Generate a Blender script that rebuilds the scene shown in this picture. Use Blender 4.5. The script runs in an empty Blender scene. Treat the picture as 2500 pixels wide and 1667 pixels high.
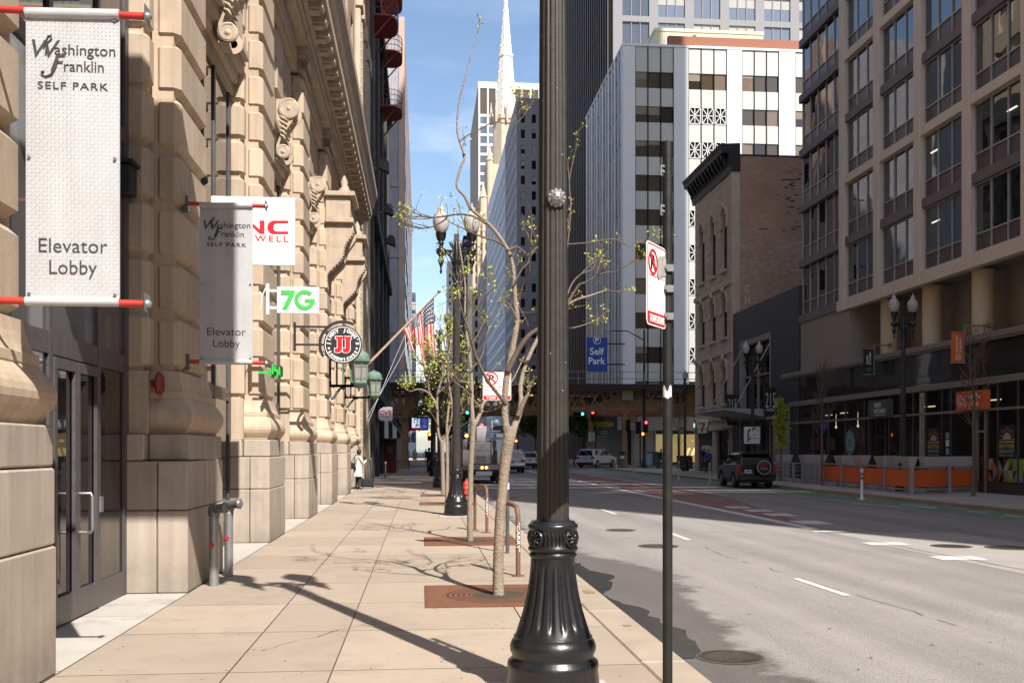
import bpy, bmesh, math, random
from mathutils import Vector, Matrix
PI = math.pi; R = math.radians
sc = bpy.context.scene; COL = sc.collection
# ---------------------------------------------------------------- camera, sky, sun, exposure
F = 2400.0; EYE = 1.65; HY = 1097.0          # focal length in photo pixels, eye height, horizon row
TH = math.atan((1250 - 1028.0) / F); CT, ST = math.cos(TH), math.sin(TH)
cam = bpy.data.objects.new("camera", bpy.data.cameras.new("camera")); COL.objects.link(cam)
cam.location = (0, 0, EYE); cam.rotation_euler = (PI / 2, 0, -TH)
cam.data.sensor_width = 36; cam.data.lens = 36 * F / 2500; cam.data.shift_y = (HY - 833.5) / 2500
cam.data.clip_start = 0.1; cam.data.clip_end = 6000
sc.camera = cam
SUN_EL = R(46.4); SUN_DIR = Vector((0.405, -0.914, 0)).normalized() * math.cos(SUN_EL) + Vector((0, 0, math.sin(SUN_EL)))
world = bpy.data.worlds.new("World"); sc.world = world; world.use_nodes = True
wt = world.node_tree; wt.nodes.clear()
wo = wt.nodes.new("ShaderNodeOutputWorld"); bg = wt.nodes.new("ShaderNodeBackground"); sky = wt.nodes.new("ShaderNodeTexSky")
sky.sky_type = 'NISHITA'; sky.sun_disc = False; sky.sun_elevation = SUN_EL
sky.sun_rotation = math.atan2(SUN_DIR.x, SUN_DIR.y); sky.air_density = 1.0; sky.dust_density = 1.2; sky.ozone_density = 1.2; sky.altitude = 180
bg.inputs[1].default_value = 0.125
tc = wt.nodes.new("ShaderNodeTexCoord"); mp = wt.nodes.new("ShaderNodeMapping"); mp.inputs['Scale'].default_value = (1.6, 1.6, 5.5)
nz = wt.nodes.new("ShaderNodeTexNoise"); nz.inputs['Scale'].default_value = 2.3; nz.inputs['Detail'].default_value = 7; nz.inputs['Roughness'].default_value = .58
cr = wt.nodes.new("ShaderNodeValToRGB"); cr.color_ramp.elements[0].position = .47; cr.color_ramp.elements[1].position = .82
cr.color_ramp.elements[1].color = (.75, .75, .75, 1)
mx = wt.nodes.new("ShaderNodeMixRGB"); mx.inputs[2].default_value = (9.5, 9.8, 10.2, 1)
L = wt.links.new
L(tc.outputs['Generated'], mp.inputs[0]); L(mp.outputs[0], nz.inputs[0]); L(nz.outputs[0], cr.inputs[0])
sz = wt.nodes.new("ShaderNodeSeparateXYZ"); L(tc.outputs['Generated'], sz.inputs[0])
zr = wt.nodes.new("ShaderNodeMapRange"); zr.inputs['From Min'].default_value = .46; zr.inputs['From Max'].default_value = .14; L(sz.outputs[2], zr.inputs[0])
cm = wt.nodes.new("ShaderNodeMath"); cm.operation = 'MULTIPLY'; L(cr.outputs[0], cm.inputs[0]); L(zr.outputs[0], cm.inputs[1]); L(cm.outputs[0], mx.inputs[0]); L(sky.outputs[0], mx.inputs[1]); L(mx.outputs[0], bg.inputs[0]); L(bg.outputs[0], wo.inputs[0])
sun = bpy.data.objects.new("sun", bpy.data.lights.new("sun", 'SUN')); COL.objects.link(sun)
sun.data.energy = 5.0; sun.data.angle = R(.53); sun.data.color = (1, .94, .86)
sun.rotation_euler = SUN_DIR.to_track_quat('Z', 'Y').to_euler()
sc.view_settings.view_transform = 'Standard'; sc.view_settings.look = 'None'; sc.view_settings.gamma = 1
sc.view_settings.exposure = 0.70
sc.render.engine = 'CYCLES'; sc.cycles.max_bounces = 7; sc.cycles.diffuse_bounces = 4; sc.cycles.glossy_bounces = 4
sc.cycles.transmission_bounces = 4; sc.cycles.use_denoising = True; sc.cycles.caustics_reflective = False; sc.cycles.caustics_refractive = False

# ---------------------------------------------------------------- measuring helpers (photo pixel + a known plane -> place in the street)
def onX(u, v, X):
    t = (u - 1250) / F; Y = X * (CT - t * ST) / (t * CT + ST); Z = Y * CT + X * ST
    return Vector((X, Y, EYE + (HY - v) / F * Z))
def at(u, v, Y):
    t = (u - 1250) / F; X = Y * (t * CT + ST) / (CT - t * ST); Z = Y * CT + X * ST
    return Vector((X, Y, EYE + (HY - v) / F * Z))
def gnd(u, v, z=0.0):
    Z = F * (EYE - z) / (v - HY); xc = (u - 1250) / F * Z
    return Vector((xc * CT + Z * ST, Z * CT - xc * ST, z))

# ---------------------------------------------------------------- materials
MATS = {}
def mat(name, col, rough=.6, metal=0.0, var=.12, vs=3.0, bump=0.0, bs=40.0, speck=0.0, ss=120.0, spec=.5, coat=0.0, ior=1.5,
        emit=0.0, island=0.0, streak=0.0, alpha=1.0, trans=0.0, tint2=None, flat=False, blotch=0.0, bls=1.3, low=0.0):
    m = bpy.data.materials.new(name); m.use_nodes = True; MATS[name] = m
    nt = m.node_tree; b = nt.nodes['Principled BSDF']; ln = nt.links.new
    c = (*col, 1)
    b.inputs['Base Color'].default_value = c; b.inputs['Roughness'].default_value = rough; b.inputs['Metallic'].default_value = metal
    b.inputs['Specular IOR Level'].default_value = spec; b.inputs['IOR'].default_value = ior
    b.inputs['Coat Weight'].default_value = coat; b.inputs['Coat Roughness'].default_value = .05
    b.inputs['Alpha'].default_value = alpha; b.inputs['Transmission Weight'].default_value = trans
    if emit:
        b.inputs['Emission Color'].default_value = c; b.inputs['Emission Strength'].default_value = emit
    if flat: return m
    t = nt.nodes.new("ShaderNodeTexCoord"); obj = t.outputs['Object']
    out = None
    def mixmul(prev, fac_socket, lo, hi):
        mr = nt.nodes.new("ShaderNodeMapRange"); mr.inputs['To Min'].default_value = lo; mr.inputs['To Max'].default_value = hi
        ln(fac_socket, mr.inputs[0])
        x = nt.nodes.new("ShaderNodeVectorMath"); x.operation = 'SCALE'
        if prev is None: x.inputs[0].default_value = col
        else: ln(prev, x.inputs[0])
        ln(mr.outputs[0], x.inputs['Scale']); return x.outputs[0]
    n1 = nt.nodes.new("ShaderNodeTexNoise"); n1.inputs['Scale'].default_value = vs; n1.inputs['Detail'].default_value = 6; n1.inputs['Roughness'].default_value = .62
    ln(obj, n1.inputs['Vector'])
    if tint2 is not None:
        rr = nt.nodes.new("ShaderNodeMapRange"); rr.inputs['From Min'].default_value = .38; rr.inputs['From Max'].default_value = .66; ln(n1.outputs[0], rr.inputs[0])
        mm = nt.nodes.new("ShaderNodeMixRGB"); mm.inputs[1].default_value = c; mm.inputs[2].default_value = (*tint2, 1); ln(rr.outputs[0], mm.inputs[0]); out = mm.outputs[0]
    if var: out = mixmul(out, n1.outputs[0], 1 - 1.6 * var, 1 + 1.6 * var)
    if streak:
        mpn = nt.nodes.new("ShaderNodeMapping"); mpn.inputs['Scale'].default_value = (3.2, 3.2, .22); ln(obj, mpn.inputs[0])
        n3 = nt.nodes.new("ShaderNodeTexNoise"); n3.inputs['Scale'].default_value = 2.4; n3.inputs['Detail'].default_value = 5; ln(mpn.outputs[0], n3.inputs['Vector'])
        out = mixmul(out, n3.outputs[0], 1 - 1.7 * streak, 1 + 1.2 * streak)
    if blotch:
        n4 = nt.nodes.new("ShaderNodeTexNoise"); n4.inputs['Scale'].default_value = bls; n4.inputs['Detail'].default_value = 8; n4.inputs['Roughness'].default_value = .68; ln(obj, n4.inputs['Vector'])
        r4 = nt.nodes.new("ShaderNodeMapRange"); r4.inputs['From Min'].default_value = .53; r4.inputs['From Max'].default_value = .70; ln(n4.outputs[0], r4.inputs[0])
        out = mixmul(out, r4.outputs[0], 1.03, 1 - blotch)
    if low:                                          # darker towards the ground, ragged along its top
        sz_ = nt.nodes.new("ShaderNodeSeparateXYZ"); ln(obj, sz_.inputs[0]); ad_ = nt.nodes.new("ShaderNodeMath"); ad_.operation = 'MULTIPLY_ADD'; ln(n1.outputs[0], ad_.inputs[0]); ad_.inputs[1].default_value = -1.6; ln(sz_.outputs[2], ad_.inputs[2])
        r5 = nt.nodes.new("ShaderNodeMapRange"); r5.inputs['From Min'].default_value = -.85; r5.inputs['From Max'].default_value = -.25; ln(ad_.outputs[0], r5.inputs[0]); out = mixmul(out, r5.outputs[0], 1 - low, 1.0)
    if speck:
        n2 = nt.nodes.new("ShaderNodeTexNoise"); n2.inputs['Scale'].default_value = ss; n2.inputs['Detail'].default_value = 2; ln(obj, n2.inputs['Vector'])
        out = mixmul(out, n2.outputs[0], 1 - 2 * speck, 1 + 2 * speck)
    if island:
        gi = nt.nodes.new("ShaderNodeNewGeometry"); out = mixmul(out, gi.outputs['Random Per Island'], 1 - island, 1 + island)
    if out is not None:
        ln(out, b.inputs['Base Color'])
        if emit: ln(out, b.inputs['Emission Color'])
    if rough > .12 and metal < .9:
        mr = nt.nodes.new("ShaderNodeMapRange"); mr.inputs['To Min'].default_value = max(.03, rough - .09); mr.inputs['To Max'].default_value = min(1, rough + .09)
        ln(n1.outputs[0], mr.inputs[0]); ln(mr.outputs[0], b.inputs['Roughness'])
    if bump:
        nb = nt.nodes.new("ShaderNodeTexNoise"); nb.inputs['Scale'].default_value = bs; nb.inputs['Detail'].default_value = 4; ln(obj, nb.inputs['Vector'])
        bp = nt.nodes.new("ShaderNodeBump"); bp.inputs['Strength'].default_value = bump; bp.inputs['Distance'].default_value = .02
        ln(nb.outputs[0], bp.inputs['Height']); ln(bp.outputs[0], b.inputs['Normal'])
    return m

def brickmat(name, c1, c2, cm, axis='X', bw=.22, bh=.075, mortar=.012, var=.25, patch=None, offset=.5, rough=.85):
    """courses on a wall whose normal is along `axis`; patch adds old painted / blackened areas"""
    m = bpy.data.materials.new(name); m.use_nodes = True; MATS[name] = m
    nt = m.node_tree; b = nt.nodes['Principled BSDF']; ln = nt.links.new; b.inputs['Roughness'].default_value = rough
    t = nt.nodes.new("ShaderNodeTexCoord"); s = nt.nodes.new("ShaderNodeSeparateXYZ"); k = nt.nodes.new("ShaderNodeCombineXYZ"); ln(t.outputs['Object'], s.inputs[0])
    a = {'X': (1, 2), 'Y': (0, 2), 'Z': (0, 1)}[axis]
    ln(s.outputs[a[0]], k.inputs[0]); ln(s.outputs[a[1]], k.inputs[1])
    br = nt.nodes.new("ShaderNodeTexBrick"); br.inputs['Scale'].default_value = 1; br.inputs['Brick Width'].default_value = bw; br.inputs['Row Height'].default_value = bh
    br.inputs['Mortar Size'].default_value = mortar; br.inputs['Mortar Smooth'].default_value = .2; br.offset = offset
    br.inputs['Color1'].default_value = (*c1, 1); br.inputs['Color2'].default_value = (*c2, 1); br.inputs['Mortar'].default_value = (*cm, 1); ln(k.outputs[0], br.inputs[0])
    n = nt.nodes.new("ShaderNodeTexNoise"); n.inputs['Scale'].default_value = .55; n.inputs['Detail'].default_value = 7; ln(t.outputs['Object'], n.inputs['Vector'])
    mr = nt.nodes.new("ShaderNodeMapRange"); mr.inputs['To Min'].default_value = 1 - 1.5 * var; mr.inputs['To Max'].default_value = 1 + 1.5 * var; ln(n.outputs[0], mr.inputs[0])
    x = nt.nodes.new("ShaderNodeVectorMath"); x.operation = 'SCALE'; ln(br.outputs['Color'], x.inputs[0]); ln(mr.outputs[0], x.inputs['Scale']); out = x.outputs[0]
    for (col, scale, lo, hi, zlo, zhi, w) in (patch or []):
        # single bricks painted or sooty, thinning out where the old patch ends
        wn = nt.nodes.new("ShaderNodeTexBrick"); wn.inputs['Scale'].default_value = 1; wn.inputs['Brick Width'].default_value = bw; wn.inputs['Row Height'].default_value = bh
        wn.inputs['Mortar Size'].default_value = 0; wn.offset = offset; wn.inputs['Color1'].default_value = (0, 0, 0, 1); wn.inputs['Color2'].default_value = (1, 1, 1, 1); ln(k.outputs[0], wn.inputs[0])
        pn = nt.nodes.new("ShaderNodeTexNoise"); pn.inputs['Scale'].default_value = scale; pn.inputs['Detail'].default_value = 5; ln(t.outputs['Object'], pn.inputs['Vector'])
        zr = nt.nodes.new("ShaderNodeMapRange"); zr.inputs['From Min'].default_value = zlo; zr.inputs['From Max'].default_value = zlo + .8; ln(s.outputs[2], zr.inputs[0])
        zr2 = nt.nodes.new("ShaderNodeMapRange"); zr2.inputs['From Min'].default_value = zhi; zr2.inputs['From Max'].default_value = zhi - .8; ln(s.outputs[2], zr2.inputs[0])
        m1 = nt.nodes.new("ShaderNodeMath"); m1.operation = 'MULTIPLY'; ln(zr.outputs[0], m1.inputs[0]); ln(zr2.outputs[0], m1.inputs[1])
        ad = nt.nodes.new("ShaderNodeMath"); ad.operation = 'MULTIPLY_ADD'; ln(wn.outputs['Color'], ad.inputs[0]); ad.inputs[1].default_value = .55; ln(pn.outputs[0], ad.inputs[2])
        st = nt.nodes.new("ShaderNodeMapRange"); st.inputs['From Min'].default_value = lo; st.inputs['From Max'].default_value = hi; ln(ad.outputs[0], st.inputs[0])
        m2 = nt.nodes.new("ShaderNodeMath"); m2.operation = 'MULTIPLY'; ln(st.outputs[0], m2.inputs[0]); ln(m1.outputs[0], m2.inputs[1])
        m3 = nt.nodes.new("ShaderNodeMath"); m3.operation = 'MULTIPLY'; ln(m2.outputs[0], m3.inputs[0]); m3.inputs[1].default_value = w
        mm = nt.nodes.new("ShaderNodeMixRGB"); ln(m3.outputs[0], mm.inputs[0]); ln(out, mm.inputs[1]); mm.inputs[2].default_value = (*col, 1); out = mm.outputs[0]
    ln(out, b.inputs['Base Color'])
    bp = nt.nodes.new("ShaderNodeBump"); bp.inputs['Strength'].default_value = .5; bp.inputs['Distance'].default_value = .012; bp.invert = True
    ln(br.outputs['Fac'], bp.inputs['Height']); ln(bp.outputs[0], b.inputs['Normal'])
    return m

def glassmat(name, col=(.012, .014, .018), rough=.03, ior=1.9, wav=.25, ws=.8):
    """dark window glass: reflects the street, slightly wavy like real panes"""
    m = mat(name, col, rough=rough, ior=ior, flat=True); nt = m.node_tree; b = nt.nodes['Principled BSDF']
    t = nt.nodes.new("ShaderNodeTexCoord"); n = nt.nodes.new("ShaderNodeTexNoise"); n.inputs['Scale'].default_value = ws; n.inputs['Detail'].default_value = 2
    bp = nt.nodes.new("ShaderNodeBump"); bp.inputs['Strength'].default_value = wav; bp.inputs['Distance'].default_value = .03
    nt.links.new(t.outputs['Object'], n.inputs['Vector']); nt.links.new(n.outputs[0], bp.inputs['Height']); nt.links.new(bp.outputs[0], b.inputs['Normal'])
    return m

# ---------------------------------------------------------------- mesh builder
class MB:
    def __init__(s): s.v = []; s.f = []; s.mi = []; s.sm = []; s.cur = 0; s.fn = None; s.T = None
    def add(s, vs, fs, smooth=False):
        o = len(s.v)
        for p in vs:
            p = Vector(p)
            if s.T is not None: p = s.T @ p
            if s.fn: p = Vector(s.fn(p))
            s.v.append(p)
        for f in fs: s.f.append([i + o for i in f]); s.mi.append(s.cur); s.sm.append(smooth)
        return s
    def box(s, a, b, ch=0.0):
        (x0, y0, z0), (x1, y1, z1) = a, b
        x0, x1 = min(x0, x1), max(x0, x1); y0, y1 = min(y0, y1), max(y0, y1); z0, z1 = min(z0, z1), max(z0, z1)
        if not ch:
            return s.add([(x0, y0, z0), (x1, y0, z0), (x1, y1, z0), (x0, y1, z0), (x0, y0, z1), (x1, y0, z1), (x1, y1, z1), (x0, y1, z1)],
                         [(0, 3, 2, 1), (4, 5, 6, 7), (0, 1, 5, 4), (1, 2, 6, 5), (2, 3, 7, 6), (3, 0, 4, 7)])
        c = min(ch, (x1 - x0) / 2.01, (y1 - y0) / 2.01, (z1 - z0) / 2.01); vs = []
        for z, e in ((z0, c), (z0 + c, 0), (z1 - c, 0), (z1, c)):
            for x, y in ((x0, y0), (x1, y0), (x1, y1), (x0, y1)):
                sx = 1 if x == x0 else -1; sy = 1 if y == y0 else -1
                # octagonal ring: two points per corner
                if (x == x0) == (y == y0): pts = [(x + sx * e, y + sy * (c + e)), (x + sx * (c + e), y + sy * e)]
                else: pts = [(x + sx * (c + e), y + sy * e), (x + sx * e, y + sy * (c + e))]
                vs += [(px, py, z) for px, py in pts]
        fs = [tuple(range(7, -1, -1)), tuple(range(24, 32))]
        for k in range(3):
            for i in range(8): fs.append((k * 8 + i, k * 8 + (i + 1) % 8, k * 8 + 8 + (i + 1) % 8, k * 8 + 8 + i))
        return s.add(vs, fs)
    def quad(s, *p): return s.add(p, [tuple(range(len(p)))])
    def tube(s, pts, r, seg=8, cap=True, smooth=True):
        pts = [Vector(p) for p in pts]; n = len(pts)
        rs = r if isinstance(r, (list, tuple)) else [r] * n
        vs = []; up = Vector((0, 0, 1)); prev = None
        for i, p in enumerate(pts):
            d = (pts[min(i + 1, n - 1)] - pts[max(i - 1, 0)]); d = d.normalized() if d.length > 1e-9 else Vector((0, 0, 1))
            if prev is None:
                a = up if abs(d.z) < .9 else Vector((1, 0, 0)); x = d.cross(a).normalized()
            else: x = (prev - d * prev.dot(d)); x = x.normalized() if x.length > 1e-6 else d.orthogonal().normalized()
            prev = x; y = d.cross(x)
            for k in range(seg):
                an = 2 * PI * k / seg; vs.append(p + (x * math.cos(an) + y * math.sin(an)) * rs[i])
        fs = [(i * seg + k, i * seg + (k + 1) % seg, (i + 1) * seg + (k + 1) % seg, (i + 1) * seg + k) for i in range(n - 1) for k in range(seg)]
        s.add(vs, fs, smooth)
        if cap:
            s.add(vs[:seg], [tuple(range(seg))[::-1]]); s.add(vs[-seg:], [tuple(range(seg))])
        return s
    def bar(s, a, b, w, h=None):
        """square bar from a to b"""
        a = Vector(a); b = Vector(b); h = h or w; d = (b - a).normalized()
        up = Vector((0, 0, 1)) if abs(d.z) < .95 else Vector((0, 1, 0)); x = d.cross(up).normalized() * (w / 2); y = x.cross(d).normalized() * (h / 2)
        vs = [q + e * x + g * y for q in (a, b) for e, g in ((-1, -1), (1, -1), (1, 1), (-1, 1))]
        return s.add(vs, [(3, 2, 1, 0), (4, 5, 6, 7), (0, 1, 5, 4), (1, 2, 6, 5), (2, 3, 7, 6), (3, 0, 4, 7)])
    def lathe(s, prof, seg=24, c=(0, 0, 0), flute=None, axis='Z', smooth=True, arc=1.0, cap=True):
        """prof [(r,z)...]; flute(z, angle)->radius factor"""
        vs = []
        for r, z in prof:
            for k in range(seg):
                an = 2 * PI * arc * k / seg; q = r * (flute(z, an) if flute else 1)
                x, y = q * math.cos(an), q * math.sin(an)
                vs.append({'Z': (c[0] + x, c[1] + y, c[2] + z), 'Y': (c[0] + x, c[1] + z, c[2] + y), 'X': (c[0] + z, c[1] + x, c[2] + y)}[axis])
        n = len(prof)
        fs = [(i * seg + k, i * seg + (k + 1) % seg, (i + 1) * seg + (k + 1) % seg, (i + 1) * seg + k) for i in range(n - 1) for k in range(seg)]
        s.add(vs, fs, smooth)
        if cap and prof[0][0] > 1e-4: s.add(vs[:seg], [tuple(range(seg))[::-1]])
        if cap and prof[-1][0] > 1e-4: s.add(vs[-seg:], [tuple(range(seg))])
        return s
    def prism(s, poly, d0, d1, plane='XZ'):
        """polygon in a plane, pushed out along the third axis from d0 to d1"""
        mk = {'XZ': lambda p, d: (p[0], d, p[1]), 'YZ': lambda p, d: (d, p[0], p[1]), 'XY': lambda p, d: (p[0], p[1], d)}[plane]
        n = len(poly); vs = [mk(p, d0) for p in poly] + [mk(p, d1) for p in poly]
        return s.add(vs, [tuple(range(n)), tuple(range(2 * n - 1, n - 1, -1))] + [(i, i + n, (i + 1) % n + n, (i + 1) % n) for i in range(n)])
    def loft(s, rings, smooth=True, cap=True):
        n = len(rings[0]); vs = [p for r in rings for p in r]
        s.add(vs, [(i * n + k, i * n + (k + 1) % n, (i + 1) * n + (k + 1) % n, (i + 1) * n + k) for i in range(len(rings) - 1) for k in range(n)], smooth)
        if cap: s.add(rings[0], [tuple(range(n))[::-1]]); s.add(rings[-1], [tuple(range(n))])
        return s
    def grid(s, fn, nu, nv, smooth=True):
        vs = [fn(i / nu, j / nv) for j in range(nv + 1) for i in range(nu + 1)]
        return s.add(vs, [(j * (nu + 1) + i, j * (nu + 1) + i + 1, (j + 1) * (nu + 1) + i + 1, (j + 1) * (nu + 1) + i) for j in range(nv) for i in range(nu)], smooth)
    def text(s, body, size, frame, align='CENTER', depth=.004, bold=0.0, shear=0.0, sx=1.0, spacing=1.0):
        """letters as real raised shapes; frame maps (right, up, out) to the street"""
        cu = bpy.data.curves.new("lettering", 'FONT'); cu.body = body; cu.size = size; cu.align_x = align; cu.extrude = depth; cu.offset = bold; cu.shear = shear
        cu.space_character = spacing; cu.resolution_u = 3
        ob = bpy.data.objects.new("lettering", cu); COL.objects.link(ob)
        dg = bpy.context.evaluated_depsgraph_get(); me = bpy.data.meshes.new_from_object(ob.evaluated_get(dg))
        vs = [frame @ Vector((v.co.x * sx, v.co.y, v.co.z)) for v in me.vertices]; s.add(vs, [tuple(p.vertices) for p in me.polygons])
        bpy.data.objects.remove(ob); bpy.data.curves.remove(cu); bpy.data.meshes.remove(me); return s
    def build(s, name, mats, parent=None, bevel=0.0, origin=None, bseg=2, recalc=True, weld=False):
        me = bpy.data.meshes.new(name); off = Vector(origin) if origin is not None else Vector((0, 0, 0))
        me.from_pydata([tuple(p - off) for p in s.v], [], s.f)
        if not isinstance(mats, (list, tuple)): mats = [mats]
        for m in mats: me.materials.append(MATS[m] if isinstance(m, str) else m)
        me.polygons.foreach_set("material_index", s.mi); me.polygons.foreach_set("use_smooth", s.sm)
        if recalc or weld:
            bm = bmesh.new(); bm.from_mesh(me)
            bmesh.ops.remove_doubles(bm, verts=bm.verts, dist=1e-5) if weld else None
            bmesh.ops.recalc_face_normals(bm, faces=bm.faces); bm.to_mesh(me); bm.free()
        me.update()
        ob = bpy.data.objects.new(name, me); COL.objects.link(ob); ob.location = off
        if parent is not None:
            ob.parent = parent
            ob.matrix_parent_inverse = parent_world(parent).inverted() if False else Matrix()
            ob.location = off - (loc_of(parent))
        if bevel:
            md = ob.modifiers.new("edge", 'BEVEL'); md.width = bevel; md.segments = bseg; md.limit_method = 'ANGLE'; md.angle_limit = R(40)
        return ob
def loc_of(o):
    p = Vector((0, 0, 0))
    while o is not None: p += o.location; o = o.parent
    return p
def parent_world(o): return Matrix.Translation(loc_of(o))
def frame(o, right, up=(0, 0, 1)):
    r = Vector(right).normalized(); u = Vector(up).normalized(); n = r.cross(u)
    m = Matrix.Identity(4)
    for i in range(3): m[i][0] = r[i]; m[i][1] = u[i]; m[i][2] = n[i]; m[i][3] = o[i]
    return m
def tag(o, label=None, cat=None, group=None, kind=None):
    if label: o["label"] = label
    if cat: o["category"] = cat
    if group: o["group"] = group
    if kind: o["kind"] = kind
    return o
def thing(name, label, cat, loc=(0, 0, 0), group=None, rz=0.0):
    o = bpy.data.objects.new(name, None); COL.objects.link(o); o.location = loc; o.rotation_euler = (0, 0, rz); o.empty_display_size = .2
    return tag(o, label, cat, group)
def copy_tree(o, parent=None):
    c = o.copy(); COL.objects.link(c)
    if parent is not None: c.parent = parent
    for ch in list(o.children): copy_tree(ch, c)
    return c
def structure(name, mb, m, **k): return tag(mb.build(name, m, **k), kind='structure')
def circ(r, n=24, cx=0, cy=0, a0=0, a1=2 * PI, close=False):
    m = n + 1 if close else n
    return [(cx + r * math.cos(a0 + (a1 - a0) * i / n), cy + r * math.sin(a0 + (a1 - a0) * i / n)) for i in range(m)]
def rrect(x0, y0, x1, y1, r, n=5):
    out = []
    for cx, cy, a in ((x1 - r, y1 - r, 0), (x0 + r, y1 - r, PI / 2), (x0 + r, y0 + r, PI), (x1 - r, y0 + r, 1.5 * PI)):
        out += [(cx + r * math.cos(a + PI / 2 * i / n), cy + r * math.sin(a + PI / 2 * i / n)) for i in range(n + 1)]
    return out
# ---------------------------------------------------------------- materials list
mat('asphalt', (.255, .235, .226), .85, var=.12, vs=.5, bump=.5, bs=80, speck=.42, ss=95, blotch=.10, bls=.45)
mat('asphalt_old', (.33, .305, .285), .85, var=.12, vs=.8, bump=.3, bs=80, speck=.18, ss=240)
mat('concrete_slab', (.352, .287, .226), .85, blotch=.24, bls=.9, var=.17, vs=.9, bump=.12, bs=70, speck=.10, ss=120, island=.10)
mat('concrete_apron', (.44, .405, .365), .85, blotch=.3, bls=1.6, var=.14, vs=2, bump=.1, bs=60, speck=.07, ss=160, island=.05)
mat('concrete_kerb', (.36, .295, .23), .85, var=.2, vs=1.6, bump=.15, bs=50, speck=.09, ss=120, island=.05)
mat('joint_dirt', (.09, .075, .06), .95, var=.2)
mat('concrete_far', (.42, .37, .315), .85, var=.12, vs=1.1, speck=.08, ss=90, island=.06)
mat('ground_far', (.22, .21, .20), .9, var=.1, vs=.2)
mat('paint_white', (.70, .68, .65), .7, var=.14, vs=6, speck=.14, ss=110, tint2=(.52, .49, .47))
mat('paint_red', (.25, .09, .075), .8, var=.16, vs=2.2, speck=.12, ss=150, tint2=(.24, .17, .155))
mat('paint_green', (.10, .20, .10), .8, var=.22, vs=1.4, speck=.12, ss=150, tint2=(.21, .23, .19))
mat('wet', (.05, .047, .045), .12, var=.25, vs=5, bump=.25, bs=70)
mat('damp', (.19, .175, .165), .6, var=.2, vs=4, bump=.3, bs=90, speck=.2, ss=260)
mat('limestone', (.475, .375, .28), .8, var=.17, vs=.9, bump=.12, bs=26, speck=.06, ss=70, island=.10, streak=.18, blotch=.16, bls=1.1)
mat('limestone_trim', (.44, .352, .27), .8, blotch=.25, bls=2.2, var=.18, vs=2.5, bump=.12, bs=22, streak=.16)
mat('granite', (.42, .355, .295), .75, blotch=.18, bls=1.0, low=.35, var=.14, vs=1.6, bump=.06, bs=90, speck=.13, ss=150, island=.09, streak=.22)
mat('bronze_frame', (.115, .105, .11), .45, .3, var=.25, vs=9, streak=.15)
glassmat('shop_glass', (.012, .012, .013), .02, 1.9, .10, .5)
glassmat('shop_glass_pale', (.10, .10, .10), .05, 1.6, .10, .5)
brickmat('pink_brick', (.46, .29, .20), (.40, .24, .165), (.33, .27, .21), 'X', .22, .075, .012)
brickmat('orange_brick', (.44, .22, .12), (.37, .17, .09), (.45, .35, .25), 'X', .22, .075, .012)
mat('iron_black', (.013, .013, .015), .30, .0, var=.2, vs=14, bump=.06, bs=60, spec=.55)
mat('iron_weathered', (.034, .029, .025), .5, .0, var=.25, vs=12, bump=.06, bs=60, spec=.5, streak=.1)
mat('lamp_glass', (.62, .58, .54), .15, var=.08, vs=7, bump=.1, bs=30, spec=.8, trans=.25)
mat('steel_grey', (.34, .34, .35), .4, .6, var=.15, vs=10)
mat('galvanised', (.22, .22, .22), .45, .55, var=.3, vs=9, streak=.2)
mat('red_paint', (.45, .035, .025), .45, var=.2, vs=10)
mat('sign_white', (.80, .80, .79), .45, var=.05, vs=5, streak=.05)
mat('letter_black', (.018, .018, .020), .5, var=.1)
mat('letter_grey', (.05, .045, .05), .5, var=.1)
mat('letter_red', (.62, .012, .022), .45, var=.06)
mat('letter_green', (.06, .48, .09), .45, var=.06)
mat('letter_white', (.80, .80, .80), .5, var=.05)
mat('rust', (.15, .058, .03), .8, var=.3, vs=9, bump=.15, bs=60, speck=.15, ss=120)
mat('bark', (.27, .215, .165), .9, var=.25, vs=9, bump=.9, bs=34, streak=.12)
mat('bark_limb', (.135, .10, .078), .9, var=.25, vs=12, bump=.5, bs=50); mat('bark_dark', (.075, .058, .048), .9, var=.3, vs=14, bump=.5, bs=50)
mat('bud', (.42, .46, .07), .7, var=.25, vs=18)
mat('leaf_green', (.075, .115, .035), .7, var=.3, vs=2.5)
mat('soil', (.06, .045, .03), .95, var=.3, vs=20, bump=.5, bs=50)

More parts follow.
